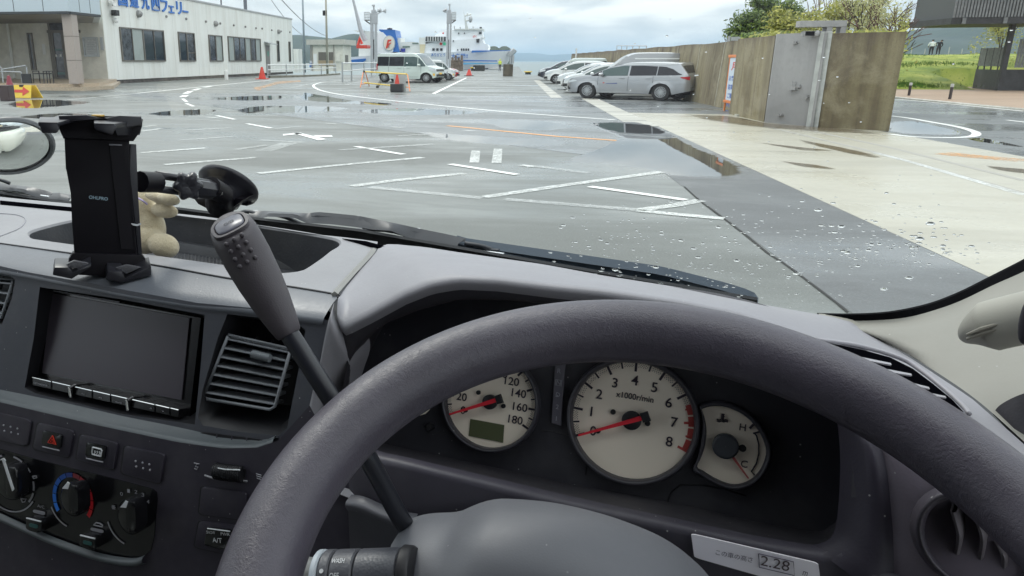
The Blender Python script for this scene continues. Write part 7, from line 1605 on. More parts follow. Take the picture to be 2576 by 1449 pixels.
for a0, a1 in ((8, 30), (36, 58), (78, 98), (104, 128), (-60, -20)): ring_arc(k1c, 150, 165, a0, a1, .07, M_SILKD)
def knob(c, rx, ry, nm='heater_knob'):
    mb = MB(); R1 = []
    for s_, o_ in ((.86, .001), (.84, .010), (.80, .0115)): R1.append([lh(c[0] + rx * s_ * cos(2 * pi * k / 32), c[1] + ry * s_ * sin(2 * pi * k / 32) + .22 * rx * s_ * cos(2 * pi * k / 32), o_) for k in range(32)])
    V = mb.grid(R1, close_v=True); mb.bm.faces.new(V[-1]); kn = DR(mb.build(nm, M_GLB, smooth=True, angle=35)); 
    mb = MB(); w = rx * .34; mb.prism([lh(*p, .026) for p in rrect([(c[0] - w, c[1] - ry * .78), (c[0] + w * .9, c[1] - ry * .68), (c[0] + w * 1.1, c[1] + ry * .86), (c[0] - w * .8, c[1] + ry * .76)], .3)], LS.n * -.016, bev=.003); o = DR(mb.build('knob_grip', M_GLB, smooth=True, angle=40))
for c, rx, ry in ((k1c, 118, 128), (k2c, 88, 122), (k3c, 92, 128)): knob(c, rx, ry)
for c, rx, ry, a0, a1 in ((k1c, 165, 185, 120, 215), (k2c, 150, 185, 195, 245), (k3c, 152, 185, 195, 250)): ring_arc(c, rx, ry, a0, a1, .05, M_SILKD, off=.0024, nm='dial_rim')
mb = MB(); mb.prism([lh(*p, .0275) for p in ((10, 735), (22, 728), (84, 918), (74, 930))], LS.n * -.001); DR(mb.build('knob_pointer', M_SILK)); mb = MB(); mb.tube([lh(5, 738, .0275), lh(22, 728, .0275), lh(34, 742, .0275)], .0006, 5); DR(mb.build('knob_pointer', M_SILK))
for c in ((400, 900), (757, 1015)): mb = MB(); mb.prism([lh(*p, .0275) for p in ((c[0] - 22, c[1] + 14), (c[0] + 12, c[1] - 28), (c[0] + 26, c[1] - 20), (c[0] + 14, c[1] + 18))], LS.n * -.001, bev=.0004); DR(mb.build('knob_pointer', M_SILK))
for s_, (x, y) in (("0", (745, 944)), ("1", (788, 926)), ("2", (833, 932)), ("3", (876, 950)), ("4", (908, 992))): label_on(LS, s_, ch(x - 8, y), ch(x + 8, y + 3), 9, M_SILKD, .0026)
label_on(LS, "A/C", ch(228, 1018), ch(272, 1028), 7, M_SILKD, .0026); label_on(LS, "+", ch(684, 1026), ch(708, 1030), 10, M_SILKD, .0026, bold=.04); label_on(LS, "x", ch(684, 1026), ch(708, 1030), 10, M_SILKD, .0026, bold=.04)
outline([(200, 838), (224, 836), (226, 846), (206, 852)], .0006, M_SILKD, .0026); outline([(8, 942), (30, 938), (34, 948), (18, 952)], .0006, M_SILKD, .0026); outline([(128, 975), (160, 978), (152, 994), (138, 998)], .0006, M_SILKD, .0026); outline([(575, 1136), (590, 1122), (612, 1126), (630, 1140), (628, 1148)], .0007, M_SILKD, .0026)
for (x, y, w) in ((202, 1042, 70), (555, 1152, 76)): mb = MB(); mb.prism([lh(*p, .003) for p in rrect([(x, y), (x + w, y + 16), (x + w, y + 36), (x, y + 18)], .3)], LS.n * -.001); DR(mb.build('indicator', M_SILKD))
for (x, y) in ((205, 1120), (535, 1225)):
    q = [(x - 45, y - 30), (x + 50, y - 8), (x + 44, y + 70), (x - 52, y + 44)]; mb = MB(); mb.prism([lh(*p, .014) for p in rrect(q, .25)], LS.n * -.014, bev=.0015); DR(mb.build('push_button', M_GLB, smooth=True, angle=40)); mb = MB(); mb.tube([lh(x - 42, y - 26, .0142), lh(x + 46, y - 5, .0142)], .0009, 5); DR(mb.build('button_edge', M_SILK)); mb = MB(); mb.prism([lh(*p, .0146) for p in rrect([(x - 26, y + 4), (x + 28, y + 18), (x + 24, y + 40), (x - 28, y + 26)], .3)], LS.n * -.001); DR(mb.build('button_lamp', mat('lamp_teal', (.02, .09, .085), .3)))
cs0 = resamp(spline([VZ(846, 748, ZT - .002)] + [fs(*p, .0015) for p in ((833, 788), (819.5, 835), (804.8, 911), (790, 970), (778, 1022), (758, 1100), (742, 1180))], 4), 40)
cs1 = resamp(spline([VY(*p) for p in ((852, 766, .563), (860, 805, .562), (868, 838, .562), (876, 868, .562), (879, 906, .561), (864, 953, .562), (855, 988, .562), (846, 1060, .556), (855, 1130, .545), (880, 1200, .52), (900, 1260, .50))], 4), 40)
mb = MB(); mb.grid([[a + Vector((-.002, .004, 0)), a, a.lerp(b, .12) + Vector((0, -.003, 0)), a.lerp(b, .5) + Vector((0, -.005, 0)), a.lerp(b, .85) + Vector((0, -.002, 0)), b, b + Vector((.003, .006, 0)), b + Vector((.006, .03, 0))] for a, b in zip(cs0[4:], cs1[4:])]); D(mb.build('console_side', M_PADR, smooth=True))
# ---------------------------------------------------------------- driver's pad, hood and instrument recess
bk = [Z(*p) for p in ((853, 745), (900, 685), (947, 628), (962, 616), (985, 613), (1020, 617), (1066, 621), (1150, 634), (1269, 651), (1368, 665), (1518, 693), (1709, 723), (1828, 748), (1930, 768))] + [VY(2053, 790, .70), VY(2136, 805, .69), VY(2219, 858, .66), VY(2299, 906, .63), VY(2444, 1002, .57), VY(2576, 1117, .52), VY(2700, 1240, .48)]
bw = [VY(*p) for p in ((848, 790, .560), (853, 806, .558), (860, 820, .556), (871, 819, .555), (937, 785, .555), (1020, 739, .558), (1087, 712.5, .56), (1153, 701, .562), (1252, 705, .562), (1385, 721, .562), (1518, 734, .56), (1709, 762, .558), (1854, 792, .556), (1934, 820, .55), (2020, 862, .545), (2090, 905, .54), (2160, 965, .535), (2240, 1060, .525), (2330, 1180, .515), (2400, 1260, .50))]
NB = 70; BK = resamp(bk, NB); BW = resamp(bw, NB)
mb = MB(); mb.grid([[a, a.lerp(b, .12) + Vector((0, 0, .001)), a.lerp(b, .35) + Vector((0, 0, .004)), a.lerp(b, .6) + Vector((0, 0, .006)), a.lerp(b, .82) + Vector((0, 0, .005)), a.lerp(b, .94) + Vector((0, 0, .0022)), b, b + Vector((0, -.0005, -.004)), b + Vector((0, .003, -.010))] for a, b in zip(BK, BW)]); D(mb.build('driver_pad', M_PADR, smooth=True))
mb = MB(); BW2 = [b + Vector((0, .003, -.010)) for b in BW]
rim_in = [VY(*p) for p in ((856, 985, .564), (864, 953, .563), (878, 915, .562), (890, 885, .562), (925, 846, .562), (975, 812, .565), (1053, 781, .568), (1153, 754, .57), (1252, 754, .57), (1385, 765, .57), (1518, 778, .57), (1709, 800, .565), (1854, 832, .56), (1934, 860, .555), (2020, 905, .55), (2080, 960, .545), (2130, 1040, .535), (2145, 1130, .525), (2142, 1250, .512))]
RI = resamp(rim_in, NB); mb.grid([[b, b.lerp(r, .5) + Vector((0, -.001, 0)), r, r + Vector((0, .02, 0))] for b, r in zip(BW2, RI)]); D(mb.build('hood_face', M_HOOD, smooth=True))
openl = [(874, 906, .56), (904, 858, .565), (954, 819, .568), (1053, 775, .57), (1153, 754, .57), (1385, 765, .57), (1709, 800, .565), (1934, 860, .555), (2060, 935, .545), (2125, 1030, .535), (2145, 1130, .525), (2146, 1240, .515), (2136, 1347, .505), (2116, 1384, .50), (2075, 1396, .50), (1900, 1368, .50), (1709, 1326, .50), (1436, 1267, .50), (1196, 1209, .50), (1025, 1168, .50), (925, 1143, .505), (880, 1100, .515), (862, 1000, .535)]
CP = Plane((-.05, .612, -.285), (0, -1, .33)); cp = lambda u, v, o=0.: CP.at(u, v, o)
O_ = spline([VY(*p) for p in openl] + [VY(*openl[0])], 5)[:-1]
lowi = {(2145, 1130): (2110, 1090), (2146, 1240): (2118, 1190), (2136, 1347): (2112, 1290), (2116, 1384): (2085, 1325), (2075, 1396): (2040, 1336), (1900, 1368): (1885, 1308), (1709, 1326): (1709, 1268), (1436, 1267): (1440, 1218), (1196, 1209): (1200, 1166), (1025, 1168): (1030, 1130), (925, 1143): (935, 1105), (880, 1100): (900, 1070), (862, 1000): (880, 990)}
i_ = []
for q in openl:
    p = VY(*q)
    if q[:2] in lowi: i_.append(cp(*lowi[q[:2]]))
    else: i_.append(p + Vector((0, (CP.p - p).dot(CP.n) / CP.n.y, 0)))
I_ = spline(i_ + [i_[0]], 5)[:-1]
clu = vp(MB().build('instrument_cluster', M_HOOD))
def CL(o): return vp(o, clu)
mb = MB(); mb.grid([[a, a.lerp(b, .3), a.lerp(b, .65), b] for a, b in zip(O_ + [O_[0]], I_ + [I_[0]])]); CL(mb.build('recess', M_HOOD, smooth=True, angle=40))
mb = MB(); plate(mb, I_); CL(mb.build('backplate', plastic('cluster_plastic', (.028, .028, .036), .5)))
# surround right of the recess and the lower panel
RC = lambda x, y, yy=.5: VY(*cl(x, y), yy)
edge = [(2115, 980, .55), (2165, 1060, .535), (2190, 1110, .52), (2204, 1140, .515), (2214, 1190, .51), (2222, 1265, .505), (2228, 1340, .50), (2230, 1400, .495), (2232, 1500, .49)]
inn = [(2060, 935, .545), (2125, 1030, .535), (2145, 1130, .525), (2146, 1240, .515), (2136, 1347, .505), (2116, 1384, .50), (2075, 1396, .50)]
E1 = resamp(spline([VY(*p) for p in edge], 4), 30); E0 = resamp(spline([VY(*p) for p in inn], 4), 30)
mb = MB(); mb.grid([[a + Vector((-.006, .012, -.002)), a + Vector((-.001, -.0005, 0)), a.lerp(b, .4) + Vector((0, -.004, 0)), a.lerp(b, .8) + Vector((0, -.004, 0)), b, b + Vector((.004, .001, 0))] for a, b in zip(E0, E1)]); D(mb.build('recess_edge', M_FACE2, smooth=True))
out_ = [(2240, 1040, .52), (2330, 1120, .51), (2420, 1190, .505), (2520, 1270, .50), (2620, 1340, .49), (2700, 1400, .48), (2750, 1450, .475), (2750, 1550, .47), (2750, 1650, .47)]
E2 = resamp(spline([VY(*p) for p in out_], 4), 30); E1b = [p + Vector((.004, .001, 0)) for p in E1]
mb = MB(); mb.grid([[a, a.lerp(b, .08) + Vector((0, -.004, 0)), a.lerp(b, .3) + Vector((0, -.003, 0)), a.lerp(b, .6), b] for a, b in zip(E1b, E2)]); D(mb.build('side_panel', plastic('side_plastic', (.115, .10, .125), .5), smooth=True))
lip = [(868, 1050, .53), (880, 1100, .515), (925, 1143, .505), (1025, 1168, .50), (1196, 1209, .50), (1436, 1267, .50), (1709, 1326, .50), (1900, 1368, .50), (2075, 1396, .50), (2116, 1386, .50), (2140, 1420, .497), (2232, 1450, .49), (2300, 1460, .49)]
LPp = resamp(spline([VY(*p) for p in lip], 5), 80); mb = MB(); rows = []
for p in LPp: rows.append([p + Vector((0, .012, -.001)), p + Vector((0, .002, .0012)), p + Vector((0, -.002, -.0005)), p + Vector((0, -.0032, -.004)), p + Vector((0, -.004, -.03)), p + Vector((0, -.008, -.08)), p + Vector((0, -.012, -.16)), p + Vector((0, -.02, -.3))])
mb.grid(rows); D(mb.build('knee_panel', plastic('knee_plastic', (.052, .048, .064), .52), smooth=True))
mb = MB(); P = spline([VY(870, 1262, .49), VY(905, 1268, .488), VY(950, 1288, .486), VY(995, 1304, .484), VY(1040, 1312, .482)], 5); mb.grid([[x + Vector((0, .01, .001)), x + Vector((0, 0, 0)), x + Vector((0, -.002, -.003)), x + Vector((0, .004, -.012)), x + Vector((0, .006, -.05))] for x in P]); D(mb.build('column_ledge', plastic('ledge_highlight', (.10, .10, .115), .42), smooth=True))  # lit panel edge; its highlight is put in as a paler strip
# round end vent
vcx, vcy = 2452, 1362
def vring(sc, off, n_=36): return [VY(vcx + 150 * sc * cos(2 * pi * k / n_), vcy + 128 * sc * sin(2 * pi * k / n_) + 34 * sc * cos(2 * pi * k / n_), .486 + off) for k in range(n_)]
mb = MB(); mb.grid([vring(1.10, .012), vring(1.0, -.004), vring(.93, -.008), vring(.88, -.004), vring(.84, .004)], close_v=True); ev = D(mb.build('side_vent', plastic('vent_ring', (.060, .054, .068), .45), smooth=True)); mb = MB(); mb.grid([vring(.845, .003), vring(.84, .05)], close_v=True); mb.face(vring(.84, .05)); D(mb.build('vent_back', M_BLKP))
for k, (x0, y0, x1, y1, x2, y2) in enumerate(((1868, 1050, 1905, 1190, 1890, 1310), (2005, 1075, 2050, 1210, 2035, 1340), (2140, 1240, 2180, 1330, 2175, 1420))):
    P = spline([RC(x0, y0, .487), RC(x1, y1, .481), RC(x2, y2, .487)], 8); mb = MB(); mb.grid([[p, p + Vector((.0012, -.0016, 0)), p + Vector((.003, .0, 0)), p + Vector((.010, .022, 0)), p + Vector((.007, .022, 0)), p] for p in P]); D(mb.build('vent_fin', plastic('fin_plastic', (.11, .10, .11), .4), smooth=True, angle=60))
# side window demister grille on the pad
def padpt(x, y, off=.003):
    """point on the driver pad under a pixel: nearest pad sample ray"""
    u, v = cl(x, y); best = None
    for a, b in zip(BK, BW):
        for t in (.0, .1, .2, .3, .4, .5, .6, .7, .8):
            q = a.lerp(b, t); pu = rayv(u, v); k = q.dot(pu) / pu.dot(pu); d_ = (pu * k - q).length
            if best is None or d_ < best[0]: best = (d_, k, pu)
    return best[2] * best[1] + Vector((0, -.001, off))
pa_, pb_, pc_ = padpt(1085, 16, 0), padpt(1950, 445, 0), padpt(1640, 170, 0); pn_ = (pb_ - pa_).cross(pc_ - pa_).normalized(); pn_ = pn_ if pn_.dot(pa_) < 0 else -pn_
VPL = Plane(pa_ + pn_ * .005, pn_); vq = lambda x, y, o=0.: VPL.at(*cl(x, y), o)
mb = MB(); mb.prism([vq(*p) for p in ((1085, 14), (1200, 34), (1330, 62), (1500, 108), (1640, 178), (1760, 268), (1880, 366), (1950, 442), (1930, 445), (1840, 400), (1740, 345), (1600, 275), (1440, 190), (1290, 118), (1180, 62))], pn_ * -.0008); D(mb.build('demister_slot', M_SLOT))
for q_ in ([(1285, 98), (1505, 143), (1510, 155), (1300, 116)], [(1440, 172), (1630, 208), (1634, 220), (1450, 190)], [(1590, 252), (1738, 290), (1744, 302), (1605, 272)], [(1740, 325), (1838, 345), (1846, 356), (1752, 342)]): mb = MB(); mb.prism([vq(*p, .001) for p in q_], pn_ * -.0015); D(mb.build('grille_fin', plastic('lip_light', (.32, .31, .34), .45)))
mb = MB(); mb.tube(spline([vq(*p, -.0005) for p in ((1040, 0), (1300, 36), (1560, 112), (1700, 196), (1850, 316), (1950, 410), (1985, 455))], 4), .0016, 6); D(mb.build('grille_frame', plastic('lip_light', (.32, .31, .34), .45), smooth=True))
mb = MB(); mb.prism([Z(*cf(x, y), ZT + .004) for x, y in ((320, 968), (440, 990), (465, 1008), (462, 1015), (430, 1008), (345, 990))], (0, 0, -.003), bev=.0008); D(mb.build('clip', plastic('clip_white', (.5, .5, .48), .4)))
mb = MB(); P = [Z(*ce(x, y), ZT + .0065) for x, y in ((1900, 800), (1960, 802), (2060, 818), (2130, 832), (2160, 842))]; mb.tube(spline(P, 4), .0011, 5); D(mb.build('demister_slot', M_BLKP))
mb = MB(); mb.prism([Z(*ce(x, y), ZT + .0028) for x, y in ((432, 600), (445, 595), (700, 622), (1060, 688), (1230, 715), (1540, 750), (1480, 752), (1200, 715), (1080, 708), (800, 660), (600, 630), (440, 608))], (0, 0, -.0015)); D(mb.build('demister_slot', M_SLOT))
# ---------------------------------------------------------------- dials
n = NT('dial_face'); v = n.map(); n.set(Base_Color=(.90, .81, .68), Roughness=.5); M_DIAL = n.m
M_INK = mat('dial_ink', (.03, .022, .035), .5); M_NEED = mat('needle_red', (.75, .03, .05), .35); M_REDI = mat('dial_red_ink', (.48, .07, .06), .5)
ex, ey, en = CP.e1, CP.e2, CP.n
def dial(c, r, nm, arc=None):
    """c centre point on plane, r radius; returns polar point function (angle in degrees clockwise from up)"""
    def P(a, s_, o=.0): a = radians(a); return c + ex * (r * s_ * sin(a)) + ey * (r * s_ * cos(a)) + en * o
    mb = MB(); mb.face([P(k * 6, 1, .002) for k in range(60)]) if arc is None else mb.face([arc_p + en * .002 for arc_p in arc]); d = CL(mb.build(nm, M_DIAL))
    return P, d
def ringz(P, nm='dial_bezel', m_=None, lo=0, hi=360):
    mb = MB(); K_ = 60; mb.grid([[P(lo + (hi - lo) * k / K_, s_, o_) for s_, o_ in ((.985, .0025), (1.0, .008), (1.03, .011), (1.07, .0105), (1.10, .002))] for k in range(K_ + 1)]); CL(mb.build(nm, m_ or plastic('bezel_plastic', (.045, .044, .055), .35), smooth=True))
def tick(P, a, s0, s1, w, m_, off=.0026):
    mb = MB(); c0, c1q = P(a, s0, off), P(a, s1, off); t = (c1q - c0).normalized().cross(en) * w; mb.face([c0 - t, c0 + t, c1q + t, c1q - t]); return CL(mb.build('tick', m_))
def stipple(P, a0, a1, m_=M_INK, s0=.90, s1=.985):
    mb = MB()
    na = max(2, int(abs(a1 - a0) / 2.2)); nr = 4
    for i in range(na):
        for j in range(nr):
            a = lerp(a0, a1, (i + .5 + .5 * (j % 2) - .25) / na); s_ = lerp(s0, s1, (j + .5) / nr); c = P(a, s_, .0025); q = .00042; mb.face([c + ex * q, c + ey * q, c - ex * q, c - ey * q])
    return CL(mb.build('scale_stipple', m_))
def num(P, s_, a, rr, h, m_=M_INK, wk=None): mb = MB(); put_text(mb, s_, P(a, rr, .0027), ex, ey, height=h, bold=.012); return CL(mb.build('numeral', m_))
def needle(P, a, L_=.97, tail=.28, hub=.16, m_=M_NEED, w=.0017):
    mb = MB(); c0 = P(a + 180, tail, .0085); c1q = P(a, L_, .0065); t = (c1q - c0).normalized().cross(en); mb.prism([c0 - t * w * 1.2, c0 + t * w * 1.2, c1q + t * w * .45, c1q - t * w * .45], en * .0016); CL(mb.build('needle', m_))
    mb = MB(); K_ = 24; mb.grid([[P(k * 360 / K_, s_, o_) for k in range(K_)] for s_, o_ in ((hub, .0022), (hub, .007), (hub * .8, .0078), (.001, .0080))], close_v=True); CL(mb.build('needle_hub', M_BLKP, smooth=True, angle=40))
    mb = MB(); c0 = P(a + 180, tail + .03, .0118); c1q = P(a + 180, tail - .10, .0118); mb.prism([c0 - t * w * 2.4, c0 + t * w * 2.4, c1q + t * w * 2.2, c1q - t * w * 2.2], en * -.005, bev=.0004); CL(mb.build('needle_cap', M_BLKP))
def peg(P, a, s_, r=.0022): mb = MB(); c = P(a, s_, .0022); mb.lathe([(r, 0), (r, .002), (.0002, .0022)], c, n=12, R=en.to_track_quat('Z', 'Y').to_matrix()); CL(mb.build('dial_peg', M_BLKP))
tc_ = (cp(1438, 1055) + cp(1742, 1055)) / 2; tcc = cp(1590, 1056); rt = (cp(1590, 908) - cp(1590, 1204)).length / 2; PT, _ = dial(tcc, rt, 'tachometer_dial'); ringz(PT)
a0t = -116.0; st = 28.4
A_ = lambda rpm: a0t + st * rpm
for k in range(17):
    r5 = k * .5; m_ = M_REDI if r5 >= 6.5 else M_INK; tick(PT, A_(r5), .83 if k % 2 == 0 else .88, .985, .0010 if k % 2 == 0 else .0007, m_)
for k in range(13): stipple(PT, A_(k * .5) + 2.2, A_(k * .5 + .5) - 2.2)
for k in range(4):
    a0_, a1_ = A_(6.35 + k * .42), A_(6.35 + k * .42 + .36); mb = MB(); mb.grid([[PT(lerp(a0_, a1_, i / 6), .90, .0026), PT(lerp(a0_, a1_, i / 6), .985, .0026)] for i in range(7)]); CL(mb.build('red_zone', M_REDI))
for k in range(9): num(PT, str(k), A_(k), .68, .0082)
mb = MB(); put_text(mb, "x1000r/min", PT(0, .40, .0027), ex, ey, height=.0050, width=.030, bold=.012); CL(mb.build('caption', M_INK))
needle(PT, -116, .93); peg(PT, -75, .33); peg(PT, 92, .26); peg(PT, -118, .60)
sc = cp(1236, 1010); rs = (cp(1236, 895) - cp(1236, 1126)).length / 2; PS, _ = dial(sc, rs, 'speedometer_dial'); ringz(PS)
SA = lambda s_: -116 + s_ * (232 / 180.)
for k in range(19): tick(PS, SA(k * 10), .84 if k % 2 == 0 else .89, .985, .0010 if k % 2 == 0 else .0007, M_INK)
for k in range(18): stipple(PS, SA(k * 10) + 2.2, SA(k * 10 + 10) - 2.2)
for s_ in range(0, 181, 20): num(PS, str(s_), SA(s_), .66, .0072)
needle(PS, -116, .95); peg(PS, -62, .33, .0020); peg(PS, 98, .30, .0020); peg(PS, -118, .60, .0020)
mb = MB(); mb.prism([cp(*cj(385, 486), .0030), cp(*cj(592, 524), .0030), cp(*cj(585, 632), .0030), cp(*cj(374, 590), .0030)], en * -.001); CL(mb.build('odometer_display', mat('lcd_green', (.10, .115, .06), .25)))
# temperature gauge: rounded on the right, hollow on the left
tq = [(345, 425), (400, 408), (470, 408), (545, 430), (620, 475), (680, 540), (720, 610), (738, 680), (725, 745), (690, 810), (640, 855), (570, 880), (500, 875), (420, 840), (355, 800), (318, 775), (345, 715), (368, 640), (375, 560), (365, 480)]
TQ = spline([cp(*cl(*p)) for p in tq] + [cp(*cl(*tq[0]))], 3)[:-1]; tcn = cp(*cl(490, 645)); mb = MB(); plate(mb, [p + en * .002 for p in TQ]); CL(mb.build('temperature_dial', M_DIAL))
tcm = sum(TQ, Vector()) / len(TQ); mb = MB(); mb.grid([[p + en * .0022, p + (p - tcm).normalized() * .0008 + en * .008, p + (p - tcm).normalized() * .0030 + en * .009, p + (p - tcm).normalized() * .0050] for p in TQ + [TQ[0]]]); CL(mb.build('dial_bezel', plastic('bezel_plastic', (.045, .044, .055), .35), smooth=True))
mb = MB(); K_ = 24; R3 = .0135; fP = lambda a, r_, o: tcn + ex * (r_ * cos(a)) + ey * (r_ * sin(a)) + en * o
mb.grid([[fP(2 * pi * k / K_, r_, o_) for k in range(K_)] for r_, o_ in ((R3 * .72, .002), (R3 * .72, .010), (R3 * .62, .0112), (.0001, .0114))], close_v=True); CL(mb.build('needle_hub', mat('hub_grey', (.045, .05, .06), .45), smooth=True, angle=40))
a_, b_ = cp(*cl(515, 690), .0065), cp(*cl(632, 850), .0055); t = (b_ - a_).normalized().cross(en); mb = MB(); mb.prism([a_ - t * .0011, a_ + t * .0011, b_ + t * .0005, b_ - t * .0005], en * .001); CL(mb.build('needle', mat('needle_red_pale', (.55, .12, .11), .4)))
def onCP(s_, x, y, hpx, m_=M_INK, w=None, nm='caption'): c = cp(*cl(x, y), .0027); h = (cp(*cl(x, y - hpx)) - cp(*cl(x, y))).length; mb = MB(); put_text(mb, s_, c, ex, ey, height=h, bold=.01); return CL(mb.build(nm, m_))
onCP("H", 597, 537, 42); onCP("C", 606, 762, 44)
mb = MB(); c = lambda x, y: cp(*cl(x, y), .003); mb.tube([c(475, 455), c(472, 492)], .0011, 6); mb.tube([c(475, 458), c(486, 460)], .0006, 4); mb.tube([c(474, 470), c(486, 472)], .0006, 4)
for yy in (488, 498): mb.tube([c(438, yy), c(452, yy + 6), c(466, yy), c(480, yy + 7), c(494, yy + 2), c(506, yy + 7)], .0006, 4)
CL(mb.build('coolant_symbol', M_INK)); mb = MB(); mb.tube([c(668, 572), c(682, 590), c(695, 640), c(695, 700), c(680, 760), c(650, 808), c(670, 830)], .0006, 4); mb.tube([c(660, 575), c(700, 565)], .0007, 4); mb.tube([c(640, 545), c(662, 520)], .0012, 4); CL(mb.build('scale_line', M_INK))
mb = MB(); mb.lathe([(.0028, 0), (.0028, .002), (.0002, .0022)], cp(*cl(595, 664), .002), n=12, R=en.to_track_quat('Z', 'Y').to_matrix()); CL(mb.build('dial_peg', M_BLKP))
# fuel gauge edge left of the speedometer
fq = [(90, 380), (130, 375), (140, 400), (135, 430), (110, 455), (60, 470), (20, 470), (-60, 430), (-80, 300), (20, 250)]
mb = MB(); plate(mb, [cp(*cj(*p), .002) for p in fq]); CL(mb.build('fuel_dial', M_DIAL))
# gear window
gq = [(908, 100), (968, 112), (940, 528), (882, 512)]; mb = MB(); mb.prism([cp(*cj(*p), .004) for p in gq], en * -.003, bev=.0006); CL(mb.build('gear_display', plastic('gear_plastic', (.11, .105, .13), .4)))
for s_, (x, y) in (("R", (930, 192)), ("N", (926, 264)), ("D", (922, 338)), ("2", (918, 412)), ("1", (912, 484)), ("P", (936, 122))):
    c = cp(*cj(x, y), .0048); h = (cp(*cj(x, y - 28)) - cp(*cj(x, y))).length; mb = MB(); put_text(mb, s_, c, ex, ey, height=h, bold=.01); CL(mb.build('gear_letter', M_SILKD))
mb = MB(); c = [cp(*cj(x, y), .0047) for x, y in ((908, 244), (944, 250), (942, 284), (906, 278))]; mb.tube(c + [c[0]], .0004, 4); CL(mb.build('gear_marker', M_SILKD))
mb = MB(); mb.lathe([(.0035, 0), (.0035, .008), (.0028, .009), (.0002, .009)], cp(*cj(148, 532), .0), n=14, R=en.to_track_quat('Z', 'Y').to_matrix()); CL(mb.build('trip_knob', M_BLKP, smooth=True, angle=40))
# faint moulding lines of the cluster
for P in ([(820, 555), (880, 560), (960, 580), (1010, 590)], [(1095, 720), (1092, 830)],): mb = MB(); mb.tube([cp(*cj(*p), .0006) for p in P], .0005, 4); CL(mb.build('moulding_line', M_BLKP))
mb = MB(); mb.tube([cp(*cl(*p), .0008) for p in ((130, 1000), (160, 935), (215, 890), (330, 888), (480, 915), (620, 960))], .0006, 4); CL(mb.build('moulding_line', M_BLKP))
# ---------------------------------------------------------------- height sticker on the knee panel
HS = Plane(VY(1900, 1380, .4925), (0, -1, .06)); hs = lambda x, y, o=0.: HS.at(*cl(x, y), o)
n = NT('silver_sticker'); n.set(Base_Color=(.88, .86, .93), Roughness=.3, Metallic=.15); M_STK = n.m
mb = MB(); q = [(280, 1190), (1060, 1372), (1085, 1560), (300, 1335)]; mb.prism([HS.at(*cl(*p), .0006) for p in rrect(q, .06)], HS.n * -.0012); st_ = D(mb.build('height_sticker', M_STK))
def sticker_text(s_, a, b, hpx, m_, bold=.0):
    A, B__ = hs(*a, .0016), hs(*b, .0016); e1 = (B__ - A).normalized(); e2 = HS.n.cross(e1); e2 = e2 if e2.z > 0 else -e2; c = (A + B__) / 2; h = (hs((a[0] + b[0]) / 2, (a[1] + b[1]) / 2 - hpx) - hs((a[0] + b[0]) / 2, (a[1] + b[1]) / 2)).length; mb = MB(); put_text(mb, s_, c, e1, e2, height=h, width=(B__ - A).length, bold=bold); return D(mb.build('sticker_lettering', m_))
M_STI = mat('sticker_ink', (.10, .09, .13), .5)
sticker_text("この車の高さ", (432, 1302), (658, 1352), 34, M_STI); sticker_text("m", (966, 1430), (994, 1438), 26, M_STI)
sticker_text("2.28", (708, 1352), (884, 1392), 62, mat('sticker_number', (.07, .05, .06), .5), .0)
mb = MB(); c = [hs(x, y, .0014) for x, y in ((695, 1312), (908, 1362), (914, 1446), (700, 1396))]; mb.tube(c + [c[0]], .00035, 4); D(mb.build('sticker_box', M_STI))
# ---------------------------------------------------------------- steering wheel
WC = Vector((-.01366, .31501, -.25101)); tl_, yw_ = .47069, .0992; wa = Vector((cos(yw_), sin(yw_), 0)); wb = Vector((-sin(yw_) * cos(tl_), cos(yw_) * cos(tl_), sin(tl_))); wn = wa.cross(wb)
def rimR(s_):
    sc_ = max(-1.75, min(1.75, s_)); return .19 - .00169 * sc_ + .00357 * sc_ * sc_ - .00207 * sc_ ** 3, .02005 + .00037 * sc_
rows = []; NR = 160; K_ = 22
for i in range(NR):
    t_ = pi / 2 - pi + 2 * pi * i / NR; s_ = t_ - pi / 2; R0_, r0_ = rimR(s_)
    if abs(s_) > 2.2: k = (abs(s_) - 2.2) / (pi - 2.2); R0_ = lerp(R0_, .195, k)
    if 1.15 < s_ < 2.2: r0_ *= 1 + .10 * sin((s_ - 1.15) / 1.05 * pi / 2)
    c = WC + wa * (R0_ * cos(t_)) + wb * (R0_ * sin(t_)); rad_ = (wa * cos(t_) + wb * sin(t_)); rows.append([c + rad_ * (r0_ * cos(2 * pi * j / K_)) + wn * (r0_ * 1.0 * sin(2 * pi * j / K_)) for j in range(K_)])
sw_ = vp(MB().build('steering_wheel', M_LEATH)); mb = MB(); mb.grid(rows, close_u=True, close_v=True); o = vp(mb.build('rim', M_LEATH, smooth=True), sw_)
hubc = WC - wn * .055 - wb * .02; mb = MB(); mb.lathe([(.052, -.02), (.058, 0), (.05, .02), (.03, .028), (.0005, .030)], hubc, n=28, R=Matrix((wa, wb, wn)).transposed()); vp(mb.build('hub', M_FACE2, smooth=True), sw_)
for a in (radians(-28), radians(208)): mb = MB(); p0, p1 = hubc + (wa * cos(a) + wb * sin(a)) * .04, WC + (wa * cos(a) + wb * sin(a)) * .185; mb.tube([p0, p0.lerp(p1, .5) - wn * .008, p1], [.022, .018, .015], 10, flat=.5); vp(mb.build('spoke', M_FACE2, smooth=True), sw_)
